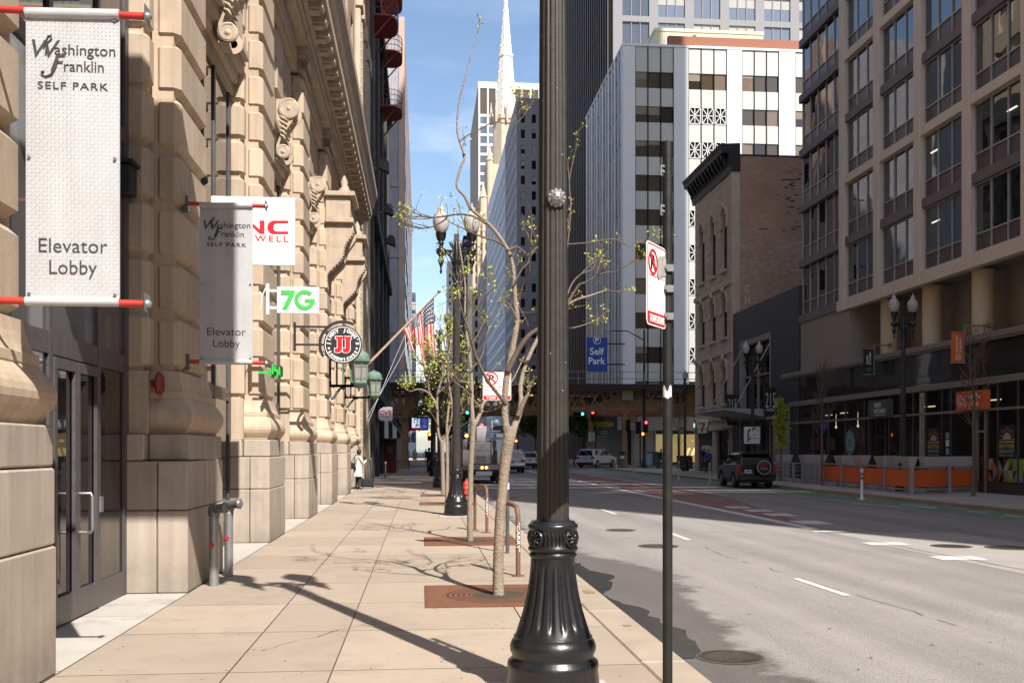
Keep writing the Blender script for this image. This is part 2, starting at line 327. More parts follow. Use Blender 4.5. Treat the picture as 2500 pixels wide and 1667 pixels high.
def gutter_damp(m):
    """water that has soaked the asphalt near the kerb, with a ragged grainy edge"""
    nt = m.node_tree; b = nt.nodes['Principled BSDF']; ln = nt.links.new; old = b.inputs['Base Color'].links[0].from_socket; oro = b.inputs['Roughness'].links[0].from_socket
    t = nt.nodes.new("ShaderNodeTexCoord"); s = nt.nodes.new("ShaderNodeSeparateXYZ"); ln(t.outputs['Object'], s.inputs[0])
    ym = nt.nodes.new("ShaderNodeMapRange"); ym.inputs['From Min'].default_value = 4; ym.inputs['From Max'].default_value = 44; ln(s.outputs[1], ym.inputs[0])
    r = nt.nodes.new("ShaderNodeValToRGB"); e = r.color_ramp; e.interpolation = 'EASE'; pts = [(0, .30), (.055, .42), (.11, .36), (.17, .46), (.25, .60), (.31, .34), (.42, .12), (.70, .08), (.80, .5), (.9, .06), (1, .05)]
    e.elements[0].position = 0; e.elements[0].color = (.2,) * 3 + (1,); e.elements[1].position = 1; e.elements[1].color = (.05,) * 3 + (1,)
    for p, v in pts[1:-1]: q = e.elements.new(p); q.color = (v, v, v, 1)
    ln(ym.outputs[0], r.inputs[0])
    n = nt.nodes.new("ShaderNodeTexNoise"); n.inputs['Scale'].default_value = 1.5; n.inputs['Detail'].default_value = 10; n.inputs['Roughness'].default_value = .7; ln(t.outputs['Object'], n.inputs['Vector'])
    def mth(op, a, b_): x = nt.nodes.new("ShaderNodeMath"); x.operation = op; (ln(a, x.inputs[0]) if not isinstance(a, float) else x.inputs[0].__setattr__('default_value', a)); (ln(b_, x.inputs[1]) if not isinstance(b_, float) else x.inputs[1].__setattr__('default_value', b_)); return x.outputs[0]
    d = mth('SUBTRACT', s.outputs[0], KL); w = mth('MULTIPLY', r.outputs[0], 2.6); w = mth('ADD', w, mth('MULTIPLY', mth('SUBTRACT', n.outputs[0], .5), 1.5)); f = mth('SUBTRACT', w, d)
    k = nt.nodes.new("ShaderNodeMapRange"); k.inputs['From Min'].default_value = -.06; k.inputs['From Max'].default_value = .18; ln(f, k.inputs[0])
    mm = nt.nodes.new("ShaderNodeMixRGB"); mm.blend_type = 'MULTIPLY'; mm.inputs[2].default_value = (.50, .48, .47, 1); ln(k.outputs[0], mm.inputs[0]); ln(old, mm.inputs[1])
    # wheel-polished paths and oil drips along the lanes
    mp_ = nt.nodes.new("ShaderNodeMapping"); mp_.inputs['Scale'].default_value = (1.1, .05, 1); ln(t.outputs['Object'], mp_.inputs[0]); n2 = nt.nodes.new("ShaderNodeTexNoise"); n2.inputs['Scale'].default_value = 1.2; n2.inputs['Detail'].default_value = 4; ln(mp_.outputs[0], n2.inputs['Vector'])
    k2 = nt.nodes.new("ShaderNodeMapRange"); k2.inputs['From Min'].default_value = .3; k2.inputs['From Max'].default_value = .7; k2.inputs['To Min'].default_value = .80; k2.inputs['To Max'].default_value = 1.14; ln(n2.outputs[0], k2.inputs[0])
    sc_ = nt.nodes.new("ShaderNodeVectorMath"); sc_.operation = 'SCALE'; ln(mm.outputs[0], sc_.inputs[0]); ln(k2.outputs[0], sc_.inputs['Scale']); ln(sc_.outputs[0], b.inputs['Base Color'])
    mr = nt.nodes.new("ShaderNodeMix"); ln(k.outputs[0], mr.inputs[0]); ln(oro, mr.inputs[2]); mr.inputs[3].default_value = .5; ln(mr.outputs[0], b.inputs['Roughness'])
KL = 2.07; gutter_damp(MATS['asphalt'])
# ---------------------------------------------------------------- the setting: road, pavements, markings
RZ = -.13                                           # road level; the pavement is 0
KL, KR = 2.07, 16.5                                 # kerb lines left and right
g = MB(); g.quad((-3000, -3000, -.35), (3000, -3000, -.35), (3000, 3000, -.35), (-3000, 3000, -.35)); structure('ground', g, 'ground_far')
WY0, WY1 = 88.0, 101.0                               # the crossing street under the railway
r = MB(); r.cur = 0
for x0, x1, y0, y1 in ((KL, KR, -60, WY0), (-250, 250, WY0, WY1), (KL, KR, WY1, 900)):
    nx = max(1, int((x1 - x0) / 30)); r.quad((x0, y0, RZ), (x1, y0, RZ), (x1, y1, RZ), (x0, y1, RZ))
road = structure('road', r, ['asphalt'])
def slabs(mb, xs, ys, z, gap, skip=()):
    for i in range(len(xs) - 1):
        for j in range(len(ys) - 1):
            a, b, c, d = xs[i] + gap, xs[i + 1] - gap, ys[j] + gap, ys[j + 1] - gap
            if any(a < s[1] and b > s[0] and c < s[3] and d > s[2] for s in skip): continue
            mb.add([(a, c, z), (b, c, z), (b, d, z), (a, d, z)], [(0, 1, 2, 3)])
ys = [-12 + 1.62 * i for i in range(62)]
side = MB()
side.cur = 1; side.box((-30, -30, -.34), (KL - .03, WY0, -.012))
side.cur = 0; slabs(side, [-2.67, -1.42, -.66, .97, 1.70], ys, 0, .006)
side.cur = 2; slabs(side, [-3.6, -2.67], [-12 + 2.45 * i for i in range(41)], .001, .004)
structure('pavement', side, ['concrete_slab', 'joint_dirt', 'concrete_apron'], recalc=False)
kb = MB()
for i in range(41):
    y0 = -12 + 2.44 * i; kb.box((1.706, y0 + .004, -.33), (KL, min(y0 + 2.436, WY0), .0), .018)
structure('kerb', kb, 'concrete_kerb')
sr = MB(); sr.cur = 1; sr.box((KR + .18, -40, -.34), (40, WY0, -.012)); sr.cur = 0
slabs(sr, [KR + .19, 18.0, 19.6, 21.2, 22.6, 24], [-12 + 1.62 * i for i in range(62)], 0, .006)
structure('pavement_opposite', sr, ['concrete_far', 'joint_dirt'], recalc=False)
kb = MB()
for i in range(41):
    y0 = -12 + 2.44 * i; kb.box((KR, y0 + .004, -.33), (KR + .185, min(y0 + 2.436, WY0), .004), .02)
structure('kerb_opposite', kb, 'concrete_kerb')
fs = MB(); fs.box((-30, WY1, -.34), (KL, 900, 0)); fs.box((KR, WY1, -.34), (60, 900, 0)); structure('pavement_beyond', fs, 'concrete_far')
# gutter damp and puddles: one sheet with an uneven edge, wetter towards the kerb
def blob_sheet(name, m, x0, fx, y0, y1, z, seed, n=70):
    rn = random.Random(seed); mb = MB(); w = 0.0; pts = []
    for i in range(n + 1):
        y = y0 + (y1 - y0) * i / n; w = .8 * w + rn.uniform(-.07, .07); pts.append((y, max(.03, fx(i / n) + w)))
    for (ya, wa), (yb, wb) in zip(pts, pts[1:]): mb.quad((x0, ya, z), (x0 + wa, ya, z), (x0 + wb, yb, z), (x0, yb, z))
    return structure(name, mb, m)
blob_sheet('puddle_gutter', 'wet', KL + .002, lambda t: .05 + .42 * math.exp(-((t - .10) / .12) ** 2) + .45 * math.exp(-((t - .42) / .16) ** 2) + .25 * math.exp(-((t - .75) / .10) ** 2), 8.2, 21, RZ + .006, 11, 90)
blob_sheet('puddle_gutter', 'wet', KL + .002, lambda t: .1 + .9 * math.sin(PI * t), 33.5, 38.0, RZ + .006, 4, 30)
# painted lanes, measured on the road
mk = MB()
def stripe(x0, y0, x1, y1, w, z=RZ + .006):
    a = Vector((x0, y0, 0)); b = Vector((x1, y1, 0)); d = (b - a).normalized(); n = Vector((d.y, -d.x, 0)) * w / 2
    mk.quad((a + n)[:2] + (z,), (b + n)[:2] + (z,), (b - n)[:2] + (z,), (a - n)[:2] + (z,))
LX = 5.2
for (u0, v0, u1, v1) in ((1943, 1412, 2069, 1454), (1639, 1302, 1682, 1318), (1468, 1243, 1504, 1255)):
    a = gnd(u0, v0, RZ); b = gnd(u1, v1, RZ); stripe(a.x, a.y, b.x, b.y, .11)
for y in (36.5, 46, 55.5, 65): stripe(LX + .05, y, LX + .05, y + 2.6, .11)
RB = gnd(1987, 1291, RZ); rx = RB.x
stripe(rx, RB.y, rx + .12, WY0 - 7, .30)
red = MB(); red.quad((rx + .17, RB.y - .2, RZ + .003), (rx + 2.9, RB.y + 16, RZ + .003), (rx + 2.9, WY0 - 6, RZ + .003), (rx + .27, WY0 - 6, RZ + .003))
structure('bus_lane', red, 'paint_red')
for (u, v, w, l) in ((2010, 1297, .45, .3), (2147, 1327, .5, .55), (2320, 1362, .5, .55), (1965, 1275, .5, 1.2), (1890, 1256, .45, 1.1), (1840, 1246, .45, 1.0), (1790, 1238, .45, .9)):
    p = gnd(u, v, RZ); stripe(p.x - w / 2, p.y, p.x + w / 2 + .25, p.y - .05, l)
for i, y in enumerate((38.2, 39.6, 43, 44.6, 50.5)):
    stripe(rx + .55, y, rx + 2.1, y + .2, .35); 
for y in (40.5, 46, 47.8): stripe(rx + .6, y, rx + .6, y + 1.6, .22); stripe(rx + 2.0, y, rx + 2.0, y + 1.6, .22)
stripe(rx + 3.0, 37, rx + 3.0, 68, .13)
for i in range(9): stripe(KL + .6 + 1.55 * i, WY0 - 3.0, KL + .6 + 1.55 * i, WY0 - .6, .5)
stripe(KL + .3, WY0 - 5, KR - .3, WY0 - 5, .5)
for (u0, v0, u1, v1) in ((2084, 1229, 2290, 1241), (2200, 1230, 2290, 1240), (2360, 1247, 2410, 1251), (2450, 1256, 2500, 1262)):
    a = gnd(u0, v0, RZ); b = gnd(u1, v1, RZ); stripe(a.x, a.y, b.x, b.y, .13)
structure('lane_marking', mk, 'paint_white')
gr = MB(); gr.quad((KR - 1.75, 10, RZ + .003), (KR - .12, 10, RZ + .003), (KR - .12, WY0 - 3, RZ + .003), (KR - 1.75, WY0 - 3, RZ + .003)); structure('bike_lane', gr, 'paint_green')
pa = MB(); pa.quad((8.6, -12, RZ + .0015), (11.4, -12, RZ + .0015), (11.4, 20.2, RZ + .0015), (8.6, 20.2, RZ + .0015)); structure('road_patch', pa, 'asphalt_old')
ck = MB(); rn = random.Random(5); px, py = 8.58, 21.0
while py > 2:
    qx, qy = px + rn.uniform(-.02, .05), py - rn.uniform(.3, .6); ck.quad((px, py, RZ + .008), (px + .025, py, RZ + .008), (qx + .025, qy, RZ + .008), (qx, qy, RZ + .008)); px, py = qx, qy
px, py = 5.15, 17.5
while py > 3:
    qx, qy = px + rn.uniform(-.05, .05), py - rn.uniform(.15, .4)
    if rn.random() < .6: ck.quad((px, py, RZ + .008), (px + .012, py, RZ + .008), (qx + .012, qy, RZ + .008), (qx, qy, RZ + .008))
    px, py = qx, qy
structure('road_crack', ck, 'joint_dirt')
ck = MB(); rn = random.Random(31)
for (px, py, dx, dy, n) in ((-1.3, 8.2, .05, .09, 16), (.2, 12.6, .07, -.03, 14), (-2.0, 15.2, .06, .05, 12), (1.0, 6.8, .03, .11, 10), (-.4, 19.5, .07, .06, 16), (-.1, 8.9, -.05, .05, 9)):
    for q in range(n): qx, qy = px + dx + rn.uniform(-.03, .03), py + dy + rn.uniform(-.03, .03); w = rn.uniform(.002, .005); ck.quad((px - w, py, .0042), (px + w, py, .0042), (qx + w, qy, .0042), (qx - w, qy, .0042)); px, py = qx, qy
structure('pavement_crack', ck, 'joint_dirt')
# gum spots and oil drips, each a flat uneven fleck
mat('gum_dark', (.17, .145, .12), .9, var=.3, vs=20); fl = MB(); rn = random.Random(9)
for i in range(1150):
    on = i < 700; x = rn.uniform(-2.5, 1.6) if on else rn.uniform(3.5, 12); y = 4 + 26 * rn.random() ** 1.5; z = .0035 if on else RZ + .0105; rr = rn.uniform(.004, .012) if on else rn.uniform(.006, .02)
    fl.add([(x + rr * rn.uniform(.6, 1.2) * math.cos(a), y + rr * rn.uniform(.6, 1.2) * math.sin(a), z) for a in [k * PI / 4 for k in range(8)]], [tuple(range(8))])
tag(fl.build('gum_litter', 'gum_dark', recalc=False), kind='stuff')
rs = MB(); rn = random.Random(12)
mat('rust_stain', (.30, .19, .11), .85, var=.2, vs=8)
for (u, v, w, l) in ((1437, 1444, .10, .2), (1530, 1526, .05, .07), (1215, 1263, .15, .2)):
    c = gnd(u, v); rs.add([(c.x + w * rn.uniform(.55, 1.1) * math.cos(k * PI / 7), c.y + l * rn.uniform(.5, 1.1) * math.sin(k * PI / 7), .0045) for k in range(14)], [tuple(range(14))])
tag(rs.build('rust_stain', 'rust_stain', recalc=False), kind='structure')

# ---------------------------------------------------------------- the stone building along the pavement
PITCH = 6.12; YN = [11.98 + PITCH * (k - 1) for k in range(-2, 7)]   # near corner of each pier's shaft
stone = thing('stone_building', 'cream rusticated stone building with granite plinths and deep bracketed cornice', 'building', (-3.4, 18, 0))
def ringbox(x, y0, y1, z, o): return [(-3.55, y0 - o, z), (x + o, y0 - o, z), (x + o, y1 + o, z), (-3.55, y1 + o, z)]
for yn in YN:
    y1 = yn + 1.5; sh = MB(); rn = random.Random(int(yn * 10))
    for i in range(13):
        z0 = 2.6 + .65 * i - (.0 if i else .03); z1 = min(2.6 + .65 * (i + 1), 10.72); z0 = max(z0, 2.57)
        e = rn.uniform(-.004, .004)
        sh.box((-3.16, yn, z0 + .012), (-2.85 + e, y1, z1 - .012), .078)
        sh.box((-3.55, yn - .33, z0 + .008), (-3.13, yn - .005 + 0, z1 - .008), .07)
        sh.box((-3.55, y1 + .005, z0 + .008), (-3.13, y1 + .33, z1 - .008), .07)
    sh.box((-3.6, yn + .03, 2.5), (-2.93, y1 - .03, 10.72)); sh.box((-3.6, yn - .27, 1.8), (-3.2, yn + .02, 10.72)); sh.box((-3.6, y1 - .02, 1.8), (-3.2, y1 + .27, 10.72))
    pier = sh.build('pier', 'limestone', stone)
    pl = MB()
    for z0, z1, o, xx in ((0, .95, .40, -2.67), (.95, 1.52, .385, -2.675)):
        pl.box((-3.55, yn - o, z0 + .004), (-3.02, y1 + o - .25, z1 - .004), .012); pl.box((-3.01, yn - o, z0 + .004), (xx, y1 + o - .25, z1 - .004), .014)
    pl.box((-3.15, yn - .22, 1.528), (-2.69, y1 + .14, 1.826), .014); pl.box((-3.55, yn - .385, 1.528), (-3.16, y1 + .135 + .2, 1.826), .012)
    pl.build('plinth', 'granite', pier)
    tb = MB()
    prof = [(1.826, .06), (1.83, .09)] + [(1.83 + .42 * t, .075 + .105 * math.sin(PI * t)) for t in (.08, .18, .3, .42, .54, .66, .78, .88, .96)] + [(2.25, .075), (2.255, .085), (2.33, .085), (2.335, .06), (2.40, .035), (2.48, .015), (2.575, .0)]
    tb.loft([ringbox(-2.85, yn, y1, z, o) for z, o in prof], smooth=False)
    tb.box((-3.56, yn - .31, 1.83), (-3.14, yn - .22, 2.56)); tb.build('base_moulding', 'limestone', pier, bevel=.025)
    cp = MB()
    for z0, z1, o in ((10.72, 10.80, -.16), (10.80, 10.88, .04), (10.88, 11.20, -.10), (11.20, 11.30, .06), (11.30, 11.42, .12)):
        cp.loft([ringbox(-2.85, yn + .1, y1 - .1, z, o) for z in (z0, z1)], smooth=False)
    # leaf ornament of the little capital
    for q in range(5): cp.lathe([(.0, 0), (.055, .06), (.07, .14), (.03, .24), (0, .27)], 8, (-2.75, yn + .25 + .25 * q, 10.9))
    cp.build('capital', 'limestone_trim', pier)
# lintels, keystone scrolls, windows of each bay
def scroll(yc, z0, z1, x0, w=.42, name='scroll_bracket'):
    """console: an S-shaped side outline with two raised volutes, acanthus ribs on its sides"""
    h = z1 - z0; mb = MB(); out = []; n = 26
    for i in range(n + 1):
        t = i / n; out.append((x0 + .10 + .26 * (0.5 + .5 * math.cos(PI * t)) + .10 * math.sin(2 * PI * t) * (1 - t * .4) + (.05 if t > .86 else 0), z1 - h * t))
    poly = out + [(x0, z0), (x0, z1)]
    mb.prism([(p[0], p[1]) for p in poly], yc - w / 2, yc + w / 2, 'XZ')
    for sy in (-1, 1):
        y = yc + sy * w / 2
        for (cx, cz, rr) in ((x0 + .27, z1 - .21, .21), (x0 + .15, z0 + .15, .14)):
            pts = [(cx + rr * (1 - a / 16) * math.cos(a + 1), y + sy * .02, cz + rr * (1 - a / 16) * math.sin(a + 1)) for a in [k * .35 for k in range(36)]]
            mb.tube(pts, [.028 * (1 - .5 * k / 36) for k in range(36)], 6); mb.lathe([(.0, .05), (.05, .04), (.07, 0)] if sy > 0 else [(.07, 0), (.05, -.04), (0, -.05)], 10, (cx, y, cz), axis='Y')
            mb.lathe([(rr + .02, 0), (rr + .02, .03 * sy), (rr - .02, .035 * sy)], 20, (cx, y, cz), axis='Y')
        for q in range(5):
            a = -.5 - .28 * q; c0 = Vector((x0 + .06, y, z1 - .36 - .10 * q)); mb.tube([c0, c0 + Vector((.10, sy * .035, -.06)), c0 + Vector((.20 - .015 * q, sy * .02, -.02 - .10))], [.012, .028, .012], 6)
    for q in range(9):
        t = .28 + .07 * q; i = int(t * n); p = out[i]; mb.box((p[0] - .03, yc - .15, p[1] - .02), (p[0] + .025, yc + .15, p[1] + .03))
    return mb.build(name, 'limestone_trim', stone)
for k, yn in enumerate(YN[:-1]):
    a, b = yn + 1.83, yn + PITCH - .33; ymid = (a + b) / 2
    ln_ = MB()
    for i, (z0, z1) in enumerate(((9.35, 10.0), (10.0, 10.72))):
        ln_.box((-3.6, a + .01, z0 + .008), (-3.10, ymid - .5, z1 - .008), .06); ln_.box((-3.6, ymid + .5, z0 + .008), (-3.10, b - .01, z1 - .008), .06); ln_.box((-3.6, ymid - .49, z0), (-3.07, ymid + .49, z1), .05)
    for z0, z1, x in ((7.90, 8.10, -3.30), (8.10, 8.28, -3.22), (8.28, 8.50, -3.12), (8.50, 8.62, -3.03), (8.62, 9.35, -3.14)): ln_.box((-3.6, a + .01, z0), (x, b - .01, z1))
    ln_.build('lintel', 'limestone', stone)
    scroll(ymid, 7.95, 9.25, -3.13)
    if k < 1: continue
    w = MB()
    def vbar(y, z0, z1, wd=.09): w.box((-3.42, y - wd / 2, z0), (-3.345, y + wd / 2, z1))
    def hbar(y0, y1, z, ht=.10): w.box((-3.415, y0, z - ht / 2), (-3.35, y1, z + ht / 2))
    if k == 2:
        vbar(a + .06, 0, 7.9, .12); vbar(9.28, 0, 7.9); vbar(10.62, 0, 2.62); vbar(10.62, 2.62, 7.9, .07); vbar(b - .07, 0, 7.9, .14); hbar(a, b, 2.62, .2); hbar(a, b, 5.2, .16); hbar(10.66, b - .14, .14, .26)
    else:
        vbar(a + .08, 0, 7.9, .16); vbar(a + 1.35, 0, 7.9); vbar(b - 1.35, 0, 7.9); vbar(b - .08, 0, 7.9, .16); hbar(a, b, 2.6, .2); hbar(a, b, 5.2, .25); hbar(a, b, .2, .4)
    win = w.build('shop_window', 'bronze_frame', stone)
    gl = MB(); gl.quad((-3.375, a, 0), (-3.375, b, 0), (-3.375, b, 2.6), (-3.375, a, 2.6)); gl.cur = 1; gl.quad((-3.375, a, 2.6), (-3.375, b, 2.6), (-3.375, b, 5.2), (-3.375, a, 5.2)); gl.cur = 0; gl.quad((-3.375, a, 5.2), (-3.375, b, 5.2), (-3.375, b, 7.9), (-3.375, a, 7.9))
    gl.build('glass', ['shop_glass', 'shop_glass_pale'], win)
    if k == 2:                                       # the lobby doors: stiles, chrome pull, hinges
        d = MB()
        for y0, y1 in ((9.33, 9.93), (9.94, 10.57)):
            d.box((-3.366, y0, .02), (-3.33, y0 + .065, 2.5)); d.box((-3.366, y1 - .065, .02), (-3.33, y1, 2.5)); d.box((-3.366, y0 + .065, .02), (-3.33, y1 - .065, .28)); d.box((-3.366, y0 + .065, 2.40), (-3.33, y1 - .065, 2.5))
        dr = d.build('lobby_door', 'bronze_frame', stone)
        h = MB(); h.tube([(-3.33, 9.975, .84), (-3.22, 9.975, .84), (-3.21, 9.975, .87), (-3.21, 9.975, 1.19), (-3.22, 9.975, 1.22), (-3.33, 9.975, 1.22)], .015, 8); h.build('handle', 'steel_grey', dr)
        c = MB(); c.box((-3.36, 10.58, 1.0), (-3.315, 10.66, 1.16)); c.build('lock', 'steel_grey', dr)
# cornice and architrave
co = MB(); Y0, Y1 = YN[0] - .5, 44.7
prof = [(-3.6, 11.42), (-2.72, 11.42), (-2.72, 11.58), (-2.66, 11.60), (-2.66, 11.74), (-2.58, 11.80), (-2.58, 12.08), (-2.20, 12.09), (-2.20, 12.36), (-2.17, 12.38), (-2.12, 12.52), (-2.05, 12.75), (-1.97, 12.92), (-1.95, 13.12), (-3.6, 13.25)]
co.prism(prof, Y0, Y1, 'XZ'); cornice = co.build('cornice', 'limestone_trim', stone)
md = MB(); y = Y0 + .3
while y < Y1 - .3:
    md.box((-2.62, y, 11.84), (-2.26, y + .38, 12.085), .02); md.box((-2.60, y + .06, 11.78), (-2.34, y + .32, 11.845), .015); y += .8
md.build('modillion', 'limestone_trim', cornice)['kind'] = 'stuff'
sf = MB()                                             # recessed soffit panels between piers, above the windows
for yn in YN[:-1]: sf.box((-3.6, yn + 1.65, 10.75), (-2.98, yn + PITCH - .15, 11.40)); sf.box((-2.98, yn + 2.2, 10.9), (-2.93, yn + PITCH - .7, 11.25))
sf.build('frieze', 'limestone', stone)
# plain brick upper storeys with windows
up = MB(); NF = 6
WU = [(-11 + 3.06 * i + .85, -11 + 3.06 * i + 2.2) for i in range(18)]; WU = [w for w in WU if w[1] < 44]
def facade(mb, us, vs, U0, U1, V0, V1, d=.35):
    """wall with real openings: full-height piers between the columns of windows, spandrels between the rows"""
    e = U0
    for a, b in us: mb.box((e, 0, V0), (a, d, V1)); e = b
    mb.box((e, 0, V0), (U1, d, V1))
    for a, b in us:
        z = V0
        for c, dd in vs: mb.box((a, 0, z), (b, d, c)); z = dd
        mb.box((a, 0, z), (b, d, V1))
VU = [(14.2 + 3.7 * i, 16.5 + 3.7 * i) for i in range(NF)]
up.fn = lambda p: (-2.95 - p.y, p.x, p.z); facade(up, WU, VU, -12, 44.3, 13.25, 36.5); up.fn = None
up.box((-22, -12, 0), (-3.65, 44.3, 36.7)); up.build('upper_wall', 'pink_brick', stone)
uw = MB(); rn = random.Random(3)
for a, b in WU:
    for c, d in VU:
        uw.cur = 0; uw.box((-3.2, a, c), (-3.12, b, d)); uw.cur = 1; uw.box((-3.12, a, (c + d) / 2 - .04), (-3.08, b, (c + d) / 2 + .04)); uw.box((-2.96, a - .1, c - .18), (-2.86, b + .1, c))
for i in range(0, NF, 3): uw.cur = 2; uw.box((-2.95, -12, 13.3 + 3.7 * i), (-2.84, 44.3, 13.75 + 3.7 * i))
tag(uw.build('upper_window', ['shop_glass', 'sign_white', 'limestone_trim'], stone), kind='stuff')
# portal consoles with balustraded balconies over the entrance
for yn in (YN[6], YN[7]):
    yc = yn + .75; b = MB()
    for z0, z1, x, e in ((8.55, 8.70, -2.05, .85), (8.70, 9.35, -2.15, .78), (9.35, 9.50, -2.0, .9)): b.box((-2.9, yc - e, z0), (x, yc + e, z1), .02)
    b.lathe([(.16, 0), (.18, .1), (.08, .2), (.12, .35), (.02, .55)], 12, (-2.35, yc - .55, 9.5)); b.lathe([(.16, 0), (.18, .1), (.08, .2), (.12, .35), (.02, .55)], 12, (-2.35, yc + .55, 9.5))
    bal = b.build('balcony', 'limestone_trim', stone)
    c = MB(); out = [(-2.85 + .75 * (math.cos(PI * t * .5)) ** 1.3 + .06 * math.sin(4 * PI * t), 8.55 - 1.75 * t) for t in [i / 20 for i in range(21)]]
    for s in (-1, 1): c.prism(out + [(-2.9, 6.8), (-2.9, 8.55)], yc + s * .55 - .16, yc + s * .55 + .16, 'XZ')
    for q in range(14): p = out[3 + q]; c.box((p[0] - .03, yc - .69, p[1] - .03), (p[0] + .04, yc - .41, p[1] + .03), .01)
    c.build('console', 'limestone_trim', bal)
# fittings on the first visible pier
AL = MB(); AL.lathe([(.05, -.05), (.05, 0), (.125, .015), (.135, .045), (.11, .075), (.03, .09), (0, .09)], 24, (-3.08, 11.80, 2.42), axis='X')
mat('bell_red', (.22, .03, .028), .5, var=.2, vs=10); al = AL.build('alarm_bell', 'bell_red', None); tag(al, 'round dark red alarm bell on the shaded stone pier by the lobby door', 'alarm bell')
fb = MB(); fb.box((-3.42, 11.36, 4.52), (-3.24, 11.62, 4.86), .02); fb.box((-3.44, 11.33, 4.86), (-3.21, 11.63, 4.90))
tag(fb.build('wall_speaker', 'letter_black'), 'small black box on the shaded pier just beside the big diamond plate banner', 'speaker')

nb = thing('added_brick_block', 'plain brick block added behind the viewer to cut sky light on the stone side', 'building', (-3, -45, 0)); m = MB(); m.box((-30, -90, 0), (-2.9, -13, 38)); m.build('wall', 'pink_brick', nb)  # unseen mass added to hold back sky light from the stone front
m = MB()
for i in range(24):
    for k in range(8): m.box((-2.93, -88 + 3.1 * i, 5 + 3.7 * k), (-2.87, -86.6 + 3.1 * i, 7.2 + 3.7 * k))
tag(m.build('window', 'shop_glass', nb), kind='stuff')
nb = thing('added_corner_block', 'low stone block added unseen behind the viewer to cut sky light', 'building', (40, -60, 0)); m = MB(); m.box((21.5, -110, 0), (80, -31, 37)); m.build('wall', 'limestone_trim', nb)  # second unseen block, added to dim the sky from behind
# ---------------------------------------------------------------- lettering fitted to measured boxes
def _bbox(body, shear=0.0, bold=0.0, spacing=1.0):
    t = MB(); t.text(body, 1, Matrix.Identity(4), 'LEFT', 0.0, bold, shear, 1.0, spacing)
    xs = [p.x for p in t.v]; return min(xs), max(xs)
CAP = .70
def fit(mb, body, fr, x0, x1, zb, cap, bold=0.0, shear=0.0, depth=.003, spacing=1.0):
    """write body between x0 and x1 on the frame, baseline zb, capital height cap"""
    a, b = _bbox(body, shear, bold, spacing); s = cap / CAP; k = (x1 - x0) / max(1e-6, (b - a)) / s
    M = fr @ Matrix.Translation((x0, zb, 0)) @ Matrix.Diagonal((s * k, s, 1, 1)) @ Matrix.Translation((-a, 0, 0))
    return mb.text(body, 1, M, 'LEFT', depth, bold, shear, 1.0, spacing)
def ring_text(mb, body, fr, cx, cz, rad, a_mid, span, size, flip=False, bold=.02):
    n = len(body)
    for i, ch in enumerate(body):
        if ch == ' ': continue
        t = (i + .5) / n - .5; a = a_mid - span * t if not flip else a_mid + span * t
        rot = a - PI / 2 if not flip else a + PI / 2
        M = fr @ Matrix.Translation((cx + rad * math.cos(a), cz + rad * math.sin(a), 0)) @ Matrix.Rotation(rot, 4, 'Z')
        mb.text(ch, size, M, 'CENTER', .003, bold)
def disc(mb, fr, cx, cz, r, t=.003, n=40, z=0.0, hole=0.0):
    o = mb.T; mb.T = fr
    if hole:
        a = circ(r, n); b = circ(hole, n)
        vs = [(cx + p[0], cz + p[1], z + t) for p in a] + [(cx + p[0], cz + p[1], z + t) for p in b]
        mb.add(vs, [(i, (i + 1) % n, n + (i + 1) % n, n + i) for i in range(n)])
    else: mb.prism([(cx + p[0], cz + p[1]) for p in circ(r, n)], z, z + t, 'XY')
    mb.T = o
def plate(mb, fr, poly, z0, z1): o = mb.T; mb.T = fr; mb.prism(poly, z0, z1, 'XY'); mb.T = o; return mb
